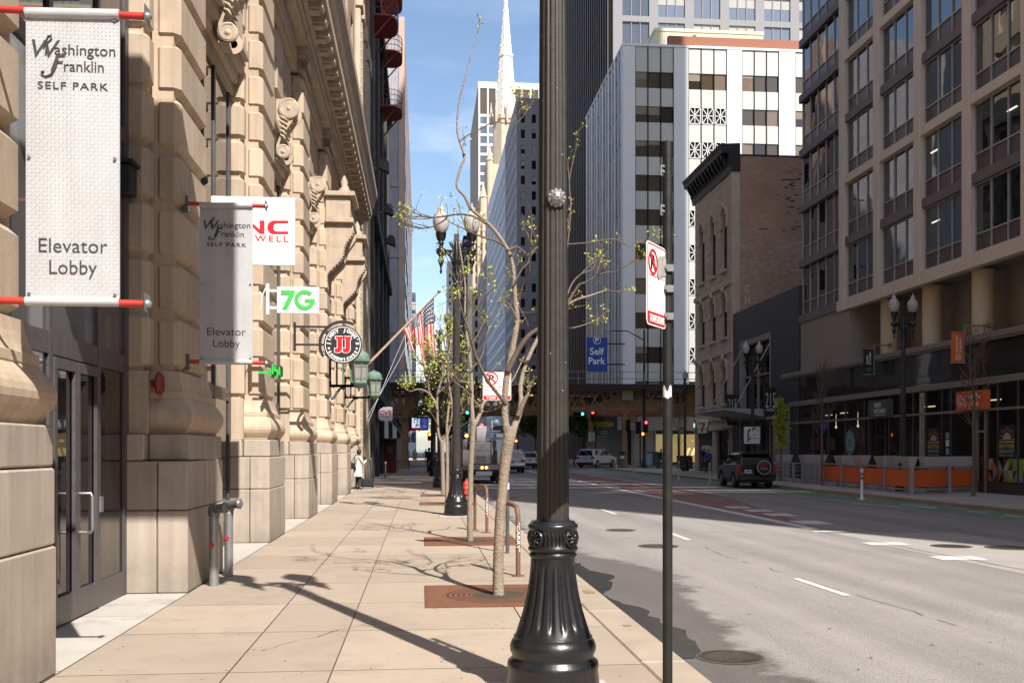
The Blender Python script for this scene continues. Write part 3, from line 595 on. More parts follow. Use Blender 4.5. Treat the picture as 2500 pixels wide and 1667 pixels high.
# ---------------------------------------------------------------- diamond plate banners on red poles
mat('tread_plate', (.50, .50, .515), .42, .08, var=.10, vs=2.5, streak=.12)
def banner(label, Y, xl, xr, z0, z1, pole_l, pole_r):
    root = thing('banner_sign', label, 'banner', (xl, Y, z0), 'diamond plate banners on red poles'); fr = frame((xl, Y, z0), (1, 0, 0)); W = xr - xl; H = z1 - z0
    p = MB(); p.box((xl, Y, z0), (xr, Y + .012, z1))
    p.T = fr; nx = int(W / .0245); nz = int(H / .0245)
    for i in range(nx):
        for j in range(nz):
            cx = (i + .5) * W / nx; cz = (j + .5) * H / nz; s = 1 if (i + j) % 2 else -1
            d = Vector((.0105, .0105 * s, 0)); n = Vector((-.0026 * s, .0026, 0)); c = Vector((cx, cz, 0))
            p.add([c - d, c + n, c + d, c - n, c + Vector((0, 0, .0038))], [(0, 1, 4), (1, 2, 4), (2, 3, 4), (3, 0, 4)])
    p.T = None; p.tube([(xl, Y, z1 - .008), (xr, Y, z1 + .004)], .036, 14); p.tube([(xl, Y, z0 + .008), (xr, Y, z0 + .008)], .030, 14)
    p.build('panel', 'tread_plate', root)
    k = W / 445.0; X = lambda px: (px - 110) * k; Z = lambda py: H - (py - 105) * (H / 1275)
    t = MB(); fr2 = frame((xl, Y - .0025, z0), (1, 0, 0))
    fit(t, "W", fr2, X(140), X(272), Z(303), .118, .0, .22); fit(t, "ashington", fr2, X(247), X(535), Z(288), .072, -.004)
    t.T = fr2 @ Matrix.Translation((X(186), Z(385), .001))
    t.T = None
    fit(t, "F", fr2, X(228), X(298), Z(360), .108, .0, .35); fit(t, "ranklin", fr2, X(292), X(480), Z(360), .072, -.004)
    sw = [fr2 @ Vector((X(x), Z(y), .003)) for x, y in ((262, 300), (250, 345), (232, 378), (205, 388), (184, 378), (186, 366), (198, 368))]; t.tube(sw, [.007, .010, .008, .006, .005, .006, .007], 6)
    sw = [fr2 @ Vector((X(x), Z(y), .003)) for x, y in ((196, 262), (216, 210), (232, 206), (232, 222), (212, 240), (205, 290))]; t.tube(sw, [.006, .006, .006, .006, .005, .006], 6)
    fit(t, "SELF PARK", fr2, X(167), X(500), Z(440), .048, -.004, spacing=1.15); fit(t, "Elevator", fr2, X(172), X(497), Z(1158), .094, -.008); fit(t, "Lobby", fr2, X(222), X(447), Z(1253), .094, -.008)
    t.build('lettering', 'letter_grey', root)
    b = MB()
    for x in (.022, W - .028):
        for z in (.055, H * .5, H - .035): b.lathe([(.011, 0), (.011, .006), (.006, .012), (0, .013)], 10, (xl + x, Y - .013, z0 + z), axis='Y')
    b.build('screw', 'galvanised', root)
    for zz, nm in ((z1, 'pole'), (z0, 'pole')):
        q = MB(); q.tube([(pole_l, Y, zz + .012), (pole_r, Y, zz)], .0245, 14); po = q.build(nm, 'red_paint', root)
        e = MB(); e.quad((pole_r, Y - .05, zz - .05), (pole_r + .012, Y + .05, zz - .062), (pole_r + .012, Y + .05, zz + .06), (pole_r, Y - .05, zz + .07)); e.lathe([(.03, 0), (.028, .015), (.015, .03), (0, .035)], 12, (pole_r + .004, Y, zz), axis='X')
        e.build('end_cap', 'steel_grey', po)
        br = MB(); br.box((pole_l - .05, Y - .05, zz - .09), (pole_l + .03, Y + .05, zz + .10)); br.build('bracket', 'bronze_frame', po)
    return root
A = at(63, 738, 6.7); B = at(292, 57, 6.7)
banner('big white diamond plate elevator lobby banner hung between red poles beside the lobby doors', 6.7, A.x, B.x, A.z, B.z + .05, A.x - .22, at(357, 700, 6.7).x)
A = at(488, 885, 12.3); B = at(617, 503, 12.3)
banner('half shaded diamond plate elevator lobby banner on the pier past the doors', 12.3, A.x, B.x, A.z, B.z, at(455, 700, 12.3).x, at(648, 700, 12.3).x)

def flat_sign(name, label, cat, Y, u0, v0, u1, v1, m='sign_white', t=.05):
    a = at(u0, v1, Y); b = at(u1, v0, Y); root = thing(name, label, cat, (a.x, Y, a.z)); p = MB(); p.box((a.x, Y, a.z), (b.x, Y + t, b.z)); p.build('panel', m, root, bevel=.006)
    return root, a, b, (lambda u, v: (at(u, v, Y).x - a.x, at(u, v, Y).z - a.z)), frame((a.x, Y - .002, a.z), (1, 0, 0))
# the white sign behind the second banner, and the green-lettered one
r_, a, b, px, fr = flat_sign('blade_sign', 'white square sign with big red letters half hidden behind the second banner', 'sign', 14.6, 515, 483, 720, 645)
t = MB(); x, z = px(612, 569); q = lambda u, v: px(u, v)
def zone(x0, y0): return px(500 + x0 * .2551, 380 + y0 * .2551)
def poly(*pp): plate(t, fr, [zone(*p) for p in pp], .0, .006)
poly((430, 625), (460, 650), (527, 708), (527, 622), (572, 622), (572, 745), (527, 745), (460, 680), (430, 655)); 
poly((800, 623), (650, 623), (618, 640), (602, 665), (600, 690), (606, 715), (625, 738), (655, 748), (800, 748), (800, 727), (690, 727), (668, 718), (658, 700), (658, 675), (668, 655), (690, 646), (800, 646))
t.build('lettering', 'letter_red', r_); t = MB(); x0, z0 = zone(480, 820); x1, z1 = zone(802, 770); fit(t, "WELL", fr, x0, x1, z0, z1 - z0, .01, spacing=1.4); t.build('lettering', 'letter_red', r_)
s = MB(); s.box((-2.9, 14.62, b.z - .12), (a.x, 14.66, b.z - .08)); s.box((-2.9, 14.62, a.z + .08), (a.x, 14.66, a.z + .12)); s.build('bracket', 'sign_white', r_)
r_, a, b, px, fr = flat_sign('blade_sign', 'white sign with green 7G lettering on a white bracket', 'sign', 17.0, 676, 701, 779, 764)
t = MB(); x0, z0 = px(686, 755); x1, z1 = px(718, 709)
fw = x1 - x0; fh = z1 - z0; plate(t, fr, [(x0, z1), (x0 + fw * 1.05, z1), (x0 + fw * 1.05, z1 - fh * .18), (x0 + fw * .48, z0), (x0 + fw * .08, z0), (x0 + fw * .62, z1 - fh * .23), (x0, z1 - fh * .23)], 0, .008)
cx, cz = px(744, 732); ro = fh * .53; ri = ro * .6; pts = circ(ro, 26, cx, cz, R(38), R(350), True) + [(cx + ro * .98, cz + ro * .12), (cx - ro * .02, cz + ro * .12), (cx - ro * .02, cz - ro * .2), (cx + ri * .85, cz - ro * .2)] + circ(ri, 20, cx, cz, R(-32), R(-322), True)
o_ = t.T; t.T = fr
n1 = 27; outer = circ(ro, 26, cx, cz, R(42), R(340), True); inner = circ(ri, 26, cx, cz, R(42), R(340), True)
t.add([(p[0], p[1], .008) for p in outer] + [(p[0], p[1], .008) for p in inner], [(i, i + 1, n1 + i + 1, n1 + i) for i in range(26)]); t.T = o_
plate(t, fr, [(cx, cz + ro * .10), (cx + ro, cz + ro * .10), (cx + ro, cz - ro * .36), (cx + ri * .9, cz - ro * .36), (cx + ri * .9, cz - ro * .24), (cx, cz - ro * .24)], 0, .0085)
t.build('lettering', 'letter_green', r_)
s = MB(); bx = a.x - .18; s.box((bx, 17.0, a.z - .02), (bx + .05, 17.04, b.z + .05)); s.box((bx + .05, 17.0, b.z - .09), (a.x, 17.04, b.z - .05)); s.box((bx + .05, 17.0, a.z + .07), (a.x, 17.04, a.z + .11)); s.tube([(bx + .05, 17.0, b.z + .0), (bx + .0, 17.0, b.z - .02), (bx - .06, 17, b.z - .15), (bx - .1, 17, b.z - .4)], .012, 6); s.build('bracket', 'sign_white', r_)
# round sandwich sign
Y = 22.6; a = at(837, 841, Y); rad = (at(884, 841, Y).x - at(790, 841, Y).x) / 2
root = thing('blade_sign', 'round black sandwich shop sign with red double J on an arched black bracket', 'sign', a); fr = frame((a.x, Y - .002, a.z), (1, 0, 0))
p = MB(); plate(p, fr, circ(rad, 48), -.08, .0); p.build('panel', 'letter_black', root)
t = MB(); disc(t, fr, 0, 0, rad * .93, .003, 48, 0, rad * .895); ring_text(t, "JIMMY JOHN'S", fr, 0, 0, rad * .68, R(90), R(186), rad * .235, bold=.006); ring_text(t, "SANDWICHES", fr, 0, 0, rad * .84, R(270), R(132), rad * .19, True, .006)
for sx in (-1, 1):
    st = [(sx * rad * .72 + rad * .085 * (1 if k % 2 == 0 else .42) * math.sin(k * PI / 5), -rad * .20 + rad * .085 * (1 if k % 2 == 0 else .42) * math.cos(k * PI / 5)) for k in range(10)]; plate(t, fr, st, 0, .003)
def jpoly(o, g):
    P = [(-.02 - g, .42 + g), (.38 + g, .42 + g), (.38 + g, .30 - g), (.32 + g, .30 - g), (.32 + g, -.22), (.28 + g, -.36 - g * .5), (.16, -.42 - g), (.0, -.42 - g), (-.06 - g, -.36 - g), (-.06 - g, -.2 + g), (.08 - g, -.2 + g), (.08 - g, .30 - g), (-.02 - g, .30 - g)]
    return [(rad * (x + o), rad * (y)) for x, y in P]
for o in (-.36, .06): plate(t, fr, jpoly(o, .03), 0, .003)
t.build('lettering', 'letter_white', root)
t = MB()
for o in (-.36, .06): plate(t, fr, jpoly(o, .0), .003, .006)
t.build('lettering', 'letter_red', root)
s = MB(); n = 24
for i in range(n):
    a0 = R(62) + R(150) * i / n; a1 = R(62) + R(150) * (i + 1) / n; s.T = fr
    s.add([(rr * math.cos(q), rr * math.sin(q), zz) for zz in (0, -.05) for q in (a0, a1) for rr in (rad * 1.13, rad * 1.27)], [(0, 1, 3, 2), (4, 6, 7, 5), (1, 5, 7, 3), (0, 2, 6, 4)])
s.T = None
for dz in (rad * .92, -rad * .02): s.box((-2.86, Y, a.z + dz - .022), (a.x - rad * (1.0 if dz < .1 else .78), Y + .045, a.z + dz + .022))
s.box((-2.87, Y - .03, a.z - .15), (-2.83, Y + .08, a.z + rad * 1.15)); s.box((a.x - .012, Y, a.z + rad * .98), (a.x + .012, Y + .04, a.z + rad * 1.2)); s.build('bracket', 'letter_black', root)
# small green letter sign seen almost edge on
s = MB(); q = atq = at(668, 908, 17.6); rn = random.Random(2)
for i in range(5): s.box((q.x - .06 + .03 * i, 17.5 + .06 * i, q.z - .10 + .05 * (i % 3)), (q.x - .03 + .03 * i, 17.9 + .06 * i, q.z + .06 + .04 * ((i * 2) % 3)), .01)
s.box((-2.86, 17.7, q.z - .02), (q.x, 17.74, q.z + .02)); tag(s.build('channel_letter_sign', 'letter_green'), 'small bright green letter sign seen edge on below the green 7G sign', 'sign')
# ---------------------------------------------------------------- green bronze wall lanterns
mat('verdigris', (.135, .225, .175), .7, .1, var=.3, vs=12, streak=.2, bump=.2, bs=30); mat('lantern_pane', (.30, .29, .27), .2, var=.2, vs=8)
def lantern(label, Y, u, v0, v1):
    top = at(u, v0, Y); bot = at(u, v1, Y); h = top.z - bot.z; w = h * .30; c = (top.x, Y, bot.z); root = thing('wall_lantern', label, 'lantern', c, 'green bronze wall lanterns')
    b = MB(); hx = lambda r, z, n=8: [(c[0] + r * math.cos(2 * PI * (k + .5) / n), Y + r * math.sin(2 * PI * (k + .5) / n), c[2] + z) for k in range(n)]
    b.loft([hx(.03 * w, 0), hx(.10 * w, .02 * h), hx(.05 * w, .06 * h), hx(.45 * w, .10 * h), hx(.66 * w, .17 * h), hx(.70 * w, .20 * h), hx(.66 * w, .22 * h)], False)
    for k in range(8):
        a0 = 2 * PI * (k + .5) / 8; b.bar((c[0] + .62 * w * math.cos(a0), Y + .62 * w * math.sin(a0), c[2] + .21 * h), (c[0] + .78 * w * math.cos(a0), Y + .78 * w * math.sin(a0), c[2] + .68 * h), .035)
    for zz in (.29, .58): b.loft([hx(.655 * w + (zz - .21) * .34 * w, zz * h), hx(.66 * w + (zz - .21) * .34 * w, zz * h + .02)], False, False)
    b.loft([hx(.80 * w, .67 * h), hx(.96 * w, .69 * h), hx(.98 * w, .745 * h), hx(.84 * w, .76 * h)], False)
    b.lathe([(.84 * w, .755 * h), (.84 * w, .80 * h), (.78 * w, .86 * h), (.62 * w, .915 * h), (.38 * w, .95 * h), (.12 * w, .965 * h), (.10 * w, .98 * h), (.12 * w, .99 * h), (0, h)], 20, (c[0], Y, c[2]))
    b.build('frame', 'verdigris', root)
    g = MB(); g.loft([hx(.58 * w, .22 * h), hx(.73 * w, .67 * h)], False); g.build('pane', 'lantern_pane', root)
    k = MB(); wx = -2.84
    for dy in (-.12, .12): k.box((wx, Y + dy - .02, c[2] + .12 * h), (wx + .03, Y + dy + .02, c[2] + .78 * h))
    k.box((wx, Y - .16, c[2] + .72 * h), (c[0] - .6 * w, Y + .16, c[2] + .77 * h)); k.box((wx, Y - .16, c[2] + .10 * h), (c[0] - .4 * w, Y + .16, c[2] + .15 * h))
    k.tube([(wx + .03, Y, c[2] - .18 * h), (wx + .12, Y, c[2] - .16 * h), (wx + .2, Y, c[2] - .06 * h), (wx + .32, Y, c[2] + .06 * h), (wx + .5, Y, c[2] + .11 * h)], [.03, .045, .04, .035, .03], 8)
    for xx in (wx + .22, wx + .40): k.box((xx - .015, Y - .14, c[2] + .15 * h), (xx + .015, Y - .11, c[2] + .72 * h)); k.box((xx - .015, Y + .11, c[2] + .15 * h), (xx + .015, Y + .14, c[2] + .72 * h)); k.build('wall_bracket', 'verdigris', root)
lantern('green bronze octagonal wall lantern just behind the round sandwich sign', 31.1, 876, 851, 955); lantern('green bronze octagonal wall lantern below the flagpole foot, past the round sign', 37.2, 913, 903, 980)
# ---------------------------------------------------------------- flagpoles and flags
mat('flag_red', (.50, .03, .04), .8, var=.12, vs=6); mat('flag_white', (.50, .47, .43), .8, var=.08, vs=6); mat('flag_blue', (.03, .04, .12), .8, var=.15, vs=6); mat('brass', (.36, .22, .10), .45, .5); mat('pole_tan', (.42, .32, .23), .5, var=.15, vs=8)
def flagpole(label, Y, base, tip, t0, t1, drop, seed):
    root = thing('flagpole', label, 'flagpole', base); b = Vector(base); e = Vector(tip); d = e - b
    m = MB(); m.tube([b, b + d * .5, e], [.055, .05, .032], 10); m.build('pole', 'pole_tan', root)
    k = MB(); k.lathe([(0, -.07), (.05, -.05), (.07, 0), (.05, .05), (0, .07)], 12, e); k.build('finial', 'brass', root)
    m = MB(); q = b + d * .35; m.tube([q, (b.x - .25, b.y - .6, b.z + 2.6)], .012, 5); m.tube([b + d * .12, (b.x - .2, b.y, b.z - .5)], .03, 6); m.build('stay', 'iron_black', root)
    ro = MB(); ro.tube([b + d * .82, (b + d * .45) + Vector((0, -.1, -1.1)), (b.x + .05, b.y - .2, b.z - 2.0)], .008, 4); ro.tube([b + d * .62, (b + d * .38) + Vector((0, -.05, -.9)), (b.x + .08, b.y - .25, b.z - 2.2)], .008, 4); ro.build('halyard', 'sign_white', root)
    return root, b, d
def flag(label, b, d, t0, t1, drop, seed):
    rn = random.Random(seed); ph = rn.uniform(0, 6); N, M2 = 26, 26
    P0 = b + d * t0; P1 = b + d * t1
    def f(u, v):                                      # u along the hoist on the pole, v down the hanging fly
        p = P1.lerp(P0, u); gather = 1 - .45 * v ** .7; c = P1.lerp(P0, .42)
        x = c.x + (p.x - c.x) * gather; z0 = c.z + (p.z - c.z) * (1 - v * .8)
        fold = .13 * math.sin(u * 9 + ph + v * 1.3) * (0.3 + v)
        return (x + .10 * math.sin(u * 7 + ph) * v + .12 * v, p.y + fold, z0 - drop * v * (1 - .12 * math.sin(u * 5)))
    m = MB()
    for i in range(N):
        for j in range(M2):
            u0, u1, v0, v1 = i / N, (i + 1) / N, j / M2, (j + 1) / M2
            s = int((u0 + u1) / 2 * 13); m.cur = 2 if (u0 < 7 / 13 and v0 < .40) else (0 if s % 2 == 0 else 1)
            if m.cur == 2 and (i % 2 == 1 and j % 2 == 1) : m.cur = 1
            m.add([f(u0, v0), f(u1, v0), f(u1, v1), f(u0, v1)], [(0, 1, 2, 3)], True)
    tag(m.build('flag', ['flag_red', 'flag_white', 'flag_blue'], weld=True), label, 'flag', 'flags over the pavement')
r_, b, d = flagpole('tan flagpole with brass ball slanting out over the pavement', 39, at(895, 893, 39), at(1072, 712, 39), 0, 0, 0, 1)
flag('striped flag hanging in folds nearer the wall, its blue corner uppermost', b, d, .50, .74, 1.15, 3)
flag('striped flag hanging lowest at the outer end of the slanting pole', b, d, .64, .93, 2.2, 8)
mat('peel_chip', (.42, .40, .37), .8, var=.2)
# ---------------------------------------------------------------- street lamps (twin arm, fluted iron)
def make_lamp(label, group=None, arms=2, medal=False):
    root = thing('street_lamp', label, 'street lamp', (0, 0, 0), group)
    def fl(n, dep, z0, z1, pw=1.0):
        def f(z, a):
            if not z0 < z < z1: return 1
            e = min(1, (z - z0) / .06, (z1 - z) / .06); c = max(0, math.cos(n * a)); return 1 - dep * e * c ** pw
        return f
    b = MB(); prof = [(.31, 0), (.315, .06), (.31, .10), (.30, .19), (.305, .22), (.30, .25), (.275, .27), (.27, .29), (.285, .32), (.288, .35), (.275, .385), (.262, .40), (.262, .415)]
    b.lathe(prof, 48)
    n = 26; z0, z1 = .415, .935; fp = []
    for i in range(n + 1):
        t = i / n; fp.append((.148 + (.255 - .148) * (1 - t) ** 1.9, z0 + (z1 - z0) * t))
    b.lathe(fp, 144, flute=fl(18, .085, .45, .90, .6)); b.lathe([(.150, .935), (.158, .945), (.160, .955), (.150, .965), (.150, .975)], 48)
    b.build('base', 'iron_black', root)
    c = MB(); c.lathe([(.150, .975), (.165, .985), (.166, 1.0), (.157, 1.01), (.157, 1.12), (.166, 1.13), (.166, 1.15), (.155, 1.16), (.148, 1.165), (.145, 1.175), (.118, 1.18), (.11, 1.19)], 48)
    for q in range(4):
        a = PI / 4 + q * PI / 2 + R(-5); ox, oy = .155 * math.cos(a), .155 * math.sin(a)
        M = Matrix.Translation((ox, oy, 1.066)) @ Matrix.Rotation(a + PI / 2, 4, 'Z') @ Matrix.Rotation(PI / 2, 4, 'X'); c.T = M
        c.lathe([(.056, -.01), (.056, .016), (.046, .02), (.044, .012), (.01, .012), (.008, .022), (0, .024)], 20)
        for k in range(8): w = 2 * PI * k / 8; c.tube([(.012 * math.cos(w), .012 * math.sin(w), .016), (.03 * math.cos(w), .03 * math.sin(w), .026), (.044 * math.cos(w), .044 * math.sin(w), .014)], [.004, .009, .004], 5)
        c.T = None
        for k in range(6):
            w = a + PI / 4 + (k - 2.5) * .155; e = w + .06
            c.tube([(.157 * math.cos(w), .157 * math.sin(w), 1.02), (.163 * math.cos(e), .163 * math.sin(e), 1.066), (.157 * math.cos(w), .157 * math.sin(w), 1.11)], [.006, .011, .006], 6)
    c.build('collar', 'iron_black', root)
    s = MB(); prof = [(.108 - .026 * (z / 4.7), 1.18 + z) for z in [i * .235 for i in range(21)]]
    s.lathe(prof, 128, flute=fl(16, .085, 1.2, 5.86, .7)); s.build('shaft', 'iron_weathered', root)
    k = MB(); k.lathe([(.085, 5.60), (.10, 5.64), (.10, 5.68), (.09, 5.70), (.105, 5.74), (.105, 5.78), (.086, 5.82), (.083, 5.90), (.085, 6.0), (.075, 6.3), (.085, 6.5), (.06, 6.62), (.045, 6.75), (0, 6.9)], 24)
    for a in range(8):
        w = 2 * PI * a / 8
        for zz in (5.95, 6.15, 6.35): k.tube([(.078 * math.cos(w), .078 * math.sin(w), zz - .1), (.098 * math.cos(w), .098 * math.sin(w), zz), (.08 * math.cos(w), .08 * math.sin(w), zz + .09)], [.006, .016, .004], 5)
    for a in range(9):                                  # palmette finial
        w = R(-64) + R(128) * a / 8; l = .20 + .08 * math.cos(w); k.tube([(0, 0, 6.58), (.6 * l * math.sin(w), 0, 6.58 + .55 * l), (l * .9 * math.sin(w), 0, 6.58 + l * (1.05 if a != 4 else 1.1))], [.012, .022, .008], 6)
    for sx in ((-1, 1) if arms == 2 else ()):
        pts = [(sx * (.05 + .25 * t ** 1.4), 0, 6.10 + .47 * math.sin(t * PI * .55)) for t in [i / 8 for i in range(9)]]; k.tube(pts, [.03] * 9, 8)
        pts = [(sx * (.195 + .085 * (1 - q / 20) * math.cos(.5 - q * .42)), 0, 6.50 + .085 * (1 - q / 20) * math.sin(.5 - q * .42) * -1 + .02) for q in range(18)]; k.tube(pts, [.022 - .0006 * q for q in range(18)], 7)
        k.box((min(sx * .1, sx * .36), -.035, 6.565), (max(sx * .1, sx * .36), .035, 6.635), .015)
        k.lathe([(.0, 6.02), (.028, 6.06), (.035, 6.09), (.022, 6.13), (.024, 6.20), (.05, 6.27), (.076, 6.34), (.07, 6.39), (.04, 6.43), (.06, 6.48), (.10, 6.53), (.118, 6.55), (.12, 6.60), (.118, 6.65), (.07, 6.67), (.05, 6.70), (.055, 6.76), (.085, 6.79), (.08, 6.81), (.055, 6.83), (.10, 6.88), (.125, 6.96), (.132, 7.03), (.14, 7.045), (.13, 7.06), (.10, 7.07)], 20, (sx * .385, 0, 0))
    if arms == 1: k.lathe([(.07, 6.6), (.10, 6.7), (.055, 6.8), (.10, 6.88), (.132, 7.03), (.14, 7.045), (.10, 7.07)], 20)
    k.build('crosshead', 'iron_black', root)
    for sx in ((-.385, .385) if arms == 2 else (0,)):
        g = MB(); g.lathe([(.105, 7.06), (.155, 7.12), (.19, 7.22), (.203, 7.33), (.198, 7.42), (.175, 7.47), (.15, 7.48)], 24, (sx, 0, 0), flute=lambda z, a: 1 + .012 * math.cos(12 * a)); gl = g.build('globe', 'lamp_glass', root)
        t = MB(); t.lathe([(.178, 7.465), (.18, 7.49), (.15, 7.53), (.10, 7.555), (.085, 7.58), (.088, 7.65), (.075, 7.69), (.035, 7.71), (.02, 7.73), (.026, 7.76), (.022, 7.79), (0, 7.82)], 20, (sx, 0, 0)); t.build('cap', 'lamp_glass', gl)
    p = MB(); p.box((-.42, -.42, -.02), (.42, .42, .012)); p.build('footing', 'concrete_apron', root)
    return root
lampA = make_lamp('big dark fluted lamp post with flared base and lion boss standing by the kerb', None)
ms = MB(); fr = Matrix.Translation((.012, -.098, 3.30)) @ Matrix.Rotation(PI / 2, 4, 'X')
ms.T = fr; ms.lathe([(.052, -.01), (.05, .012), (.04, .03), (.02, .044), (0, .046)], 20)
for q in range(11): w = 2 * PI * q / 11; ms.lathe([(.017, 0), (.015, .014), (0, .02)], 8, (.048 * math.cos(w), .048 * math.sin(w), 0))
for x, y, r0 in ((-.016, .014, .009), (.016, .014, .009), (0, -.004, .012), (-.012, -.02, .011), (.012, -.02, .011)): ms.lathe([(r0, .03), (r0 * .8, .045), (0, .052)], 8, (x, y, 0))
ms.build('lion_boss', 'steel_grey', lampA)
cp_ = MB(); rn = random.Random(41)
for q in range(9):
    a = R(rn.uniform(200, 340)); z = rn.uniform(1.4, 5.2); r = .1085 - .026 * (z - 1.18) / 4.7; w = rn.uniform(.002, .004); h = rn.uniform(.004, .012); c = Vector((r * math.cos(a), r * math.sin(a), z)); t = Vector((-math.sin(a), math.cos(a), 0)) * w
    cp_.add([c - t, c + t * .6 + Vector((0, 0, -h * .3)), c + t + Vector((0, 0, h * .6)), c + Vector((0, 0, h)), c - t * .8 + Vector((0, 0, h * .5))], [(0, 1, 2, 3, 4)])
tag(cp_.build('paint_chip', 'peel_chip', lampA), kind='stuff')
lampA.location = (.875, 6.50, 0)
LG = 'twin globe street lamps along the pavement'
lampB = copy_tree(lampA)
for ch in list(lampB.children):
    if ch.name.startswith(('lion', 'paint')): bpy.data.objects.remove(ch)
tag(lampB, 'whole twin globe lamp post with leafy crosshead between the second and third pavement trees', group=LG); lampB.location = (.88, 24.6, 0)
for Y, lab in ((42.7, 'twin globe lamp post whose globes show just under the flag, third along the pavement'), (60.8, 'dim twin globe lamp post in shade beside the bucket truck'), (72.5, 'dark twin globe lamp post just short of the elevated railway')):
    c = copy_tree(lampB); c['label'] = lab; c.location = (.80, Y, 0)
LGR = 'twin globe street lamps on the opposite pavement'
for x, y, lab in ((18.6, 53.9, 'twin globe lamp post beside the black granite front, above the black SUV'), (18.95, 37.2, 'tall twin globe lamp post inside the orange patio fence')):
    c = copy_tree(lampB); c['label'] = lab; c['group'] = LGR; c.location = (x, y, 0)
one = make_lamp('single globe lamp post showing beside the sign pole near the railway', None, 1); one.location = (20.2, 74, 0)
# ---------------------------------------------------------------- tree grates, trees
def gratemat():
    m = mat('iron_grate', (.17, .070, .036), .8, var=.3, vs=7, bump=.15, bs=60, speck=.12, ss=120); nt = m.node_tree; b = nt.nodes['Principled BSDF']; old = b.inputs['Base Color'].links[0].from_socket
    t = nt.nodes.new("ShaderNodeTexCoord"); w = nt.nodes.new("ShaderNodeTexWave"); w.wave_type = 'RINGS'; w.rings_direction = 'Z'; w.inputs['Scale'].default_value = 5.2
    nt.links.new(t.outputs['Object'], w.inputs['Vector']); ra = nt.nodes.new("ShaderNodeMapRange"); ra.inputs['From Min'].default_value = .55; ra.inputs['From Max'].default_value = .75
    nt.links.new(w.outputs['Fac'], ra.inputs[0]); ln = nt.nodes.new("ShaderNodeVectorMath"); ln.operation = 'LENGTH'; nt.links.new(t.outputs['Object'], ln.inputs[0])
    r2 = nt.nodes.new("ShaderNodeMapRange"); r2.inputs['From Min'].default_value = .64; r2.inputs['From Max'].default_value = .60; nt.links.new(ln.outputs['Value'], r2.inputs[0])
    mu = nt.nodes.new("ShaderNodeMath"); mu.operation = 'MULTIPLY'; nt.links.new(ra.outputs[0], mu.inputs[0]); nt.links.new(r2.outputs[0], mu.inputs[1])
    mm = nt.nodes.new("ShaderNodeMixRGB"); mm.inputs[2].default_value = (.035, .022, .016, 1); nt.links.new(mu.outputs[0], mm.inputs[0]); nt.links.new(old, mm.inputs[1]); nt.links.new(mm.outputs[0], b.inputs['Base Color'])
gratemat()
def grate(x, y, label, wide=.80):
    root = thing('tree_grate', label, 'tree grate', (x, y, 0), 'square iron tree grates'); s = wide; g = MB(); n = 40; ho = .30
    sq = []
    for i in range(n):
        a = 2 * PI * i / n; c_, s_ = math.cos(a), math.sin(a); k = s / max(abs(c_), abs(s_)); sq.append((k * c_, k * s_, .007))
    ci = [(ho * math.cos(2 * PI * i / n), ho * math.sin(2 * PI * i / n), .007) for i in range(n)]
    lo = [(p[0], p[1], -.06) for p in ci]
    g.add(sq + ci + lo, [(i, (i + 1) % n, n + (i + 1) % n, n + i) for i in range(n)] + [(n + i, n + (i + 1) % n, 2 * n + (i + 1) % n, 2 * n + i) for i in range(n)])
    g.build('casting', 'iron_grate', root, origin=(0, 0, 0)).location = (0, 0, 0)
    e = MB(); e.box((-s - .03, -s - .03, -.01), (s + .03, -s, .009)); e.box((-s - .03, s, -.01), (s + .03, s + .03, .009)); e.box((-s - .03, -s, -.01), (-s, s, .009)); e.box((s, -s, -.01), (s + .03, s, .009)); e.box((-.012, -s, .006), (.012, -ho, .0085)); e.build('frame', 'rust', root).location = (0, 0, 0)
    d = MB(); d.lathe([(ho + .01, .0035), (ho * .6, .006), (0, .012)], 24); d.build('soil', 'soil', root).location = (0, 0, 0)
TREES = ((.87, 11.1), (.885, 17.7), (.78, 30.0), (.80, 35.4), (.82, 49.0))
GL = ['rust brown tree grate in front of the big lamp post, around the thick pale trunk', 'rust brown tree grate around the second trunk, by the foot of the next lamp', 'rusty tree grate partly lit just beyond the hydrant', 'small looking rusty tree grate at the foot of the forked slim tree', 'tree grate in the shaded stretch of pavement']
for (x, y), lab in zip(TREES, GL): grate(x, y, lab)
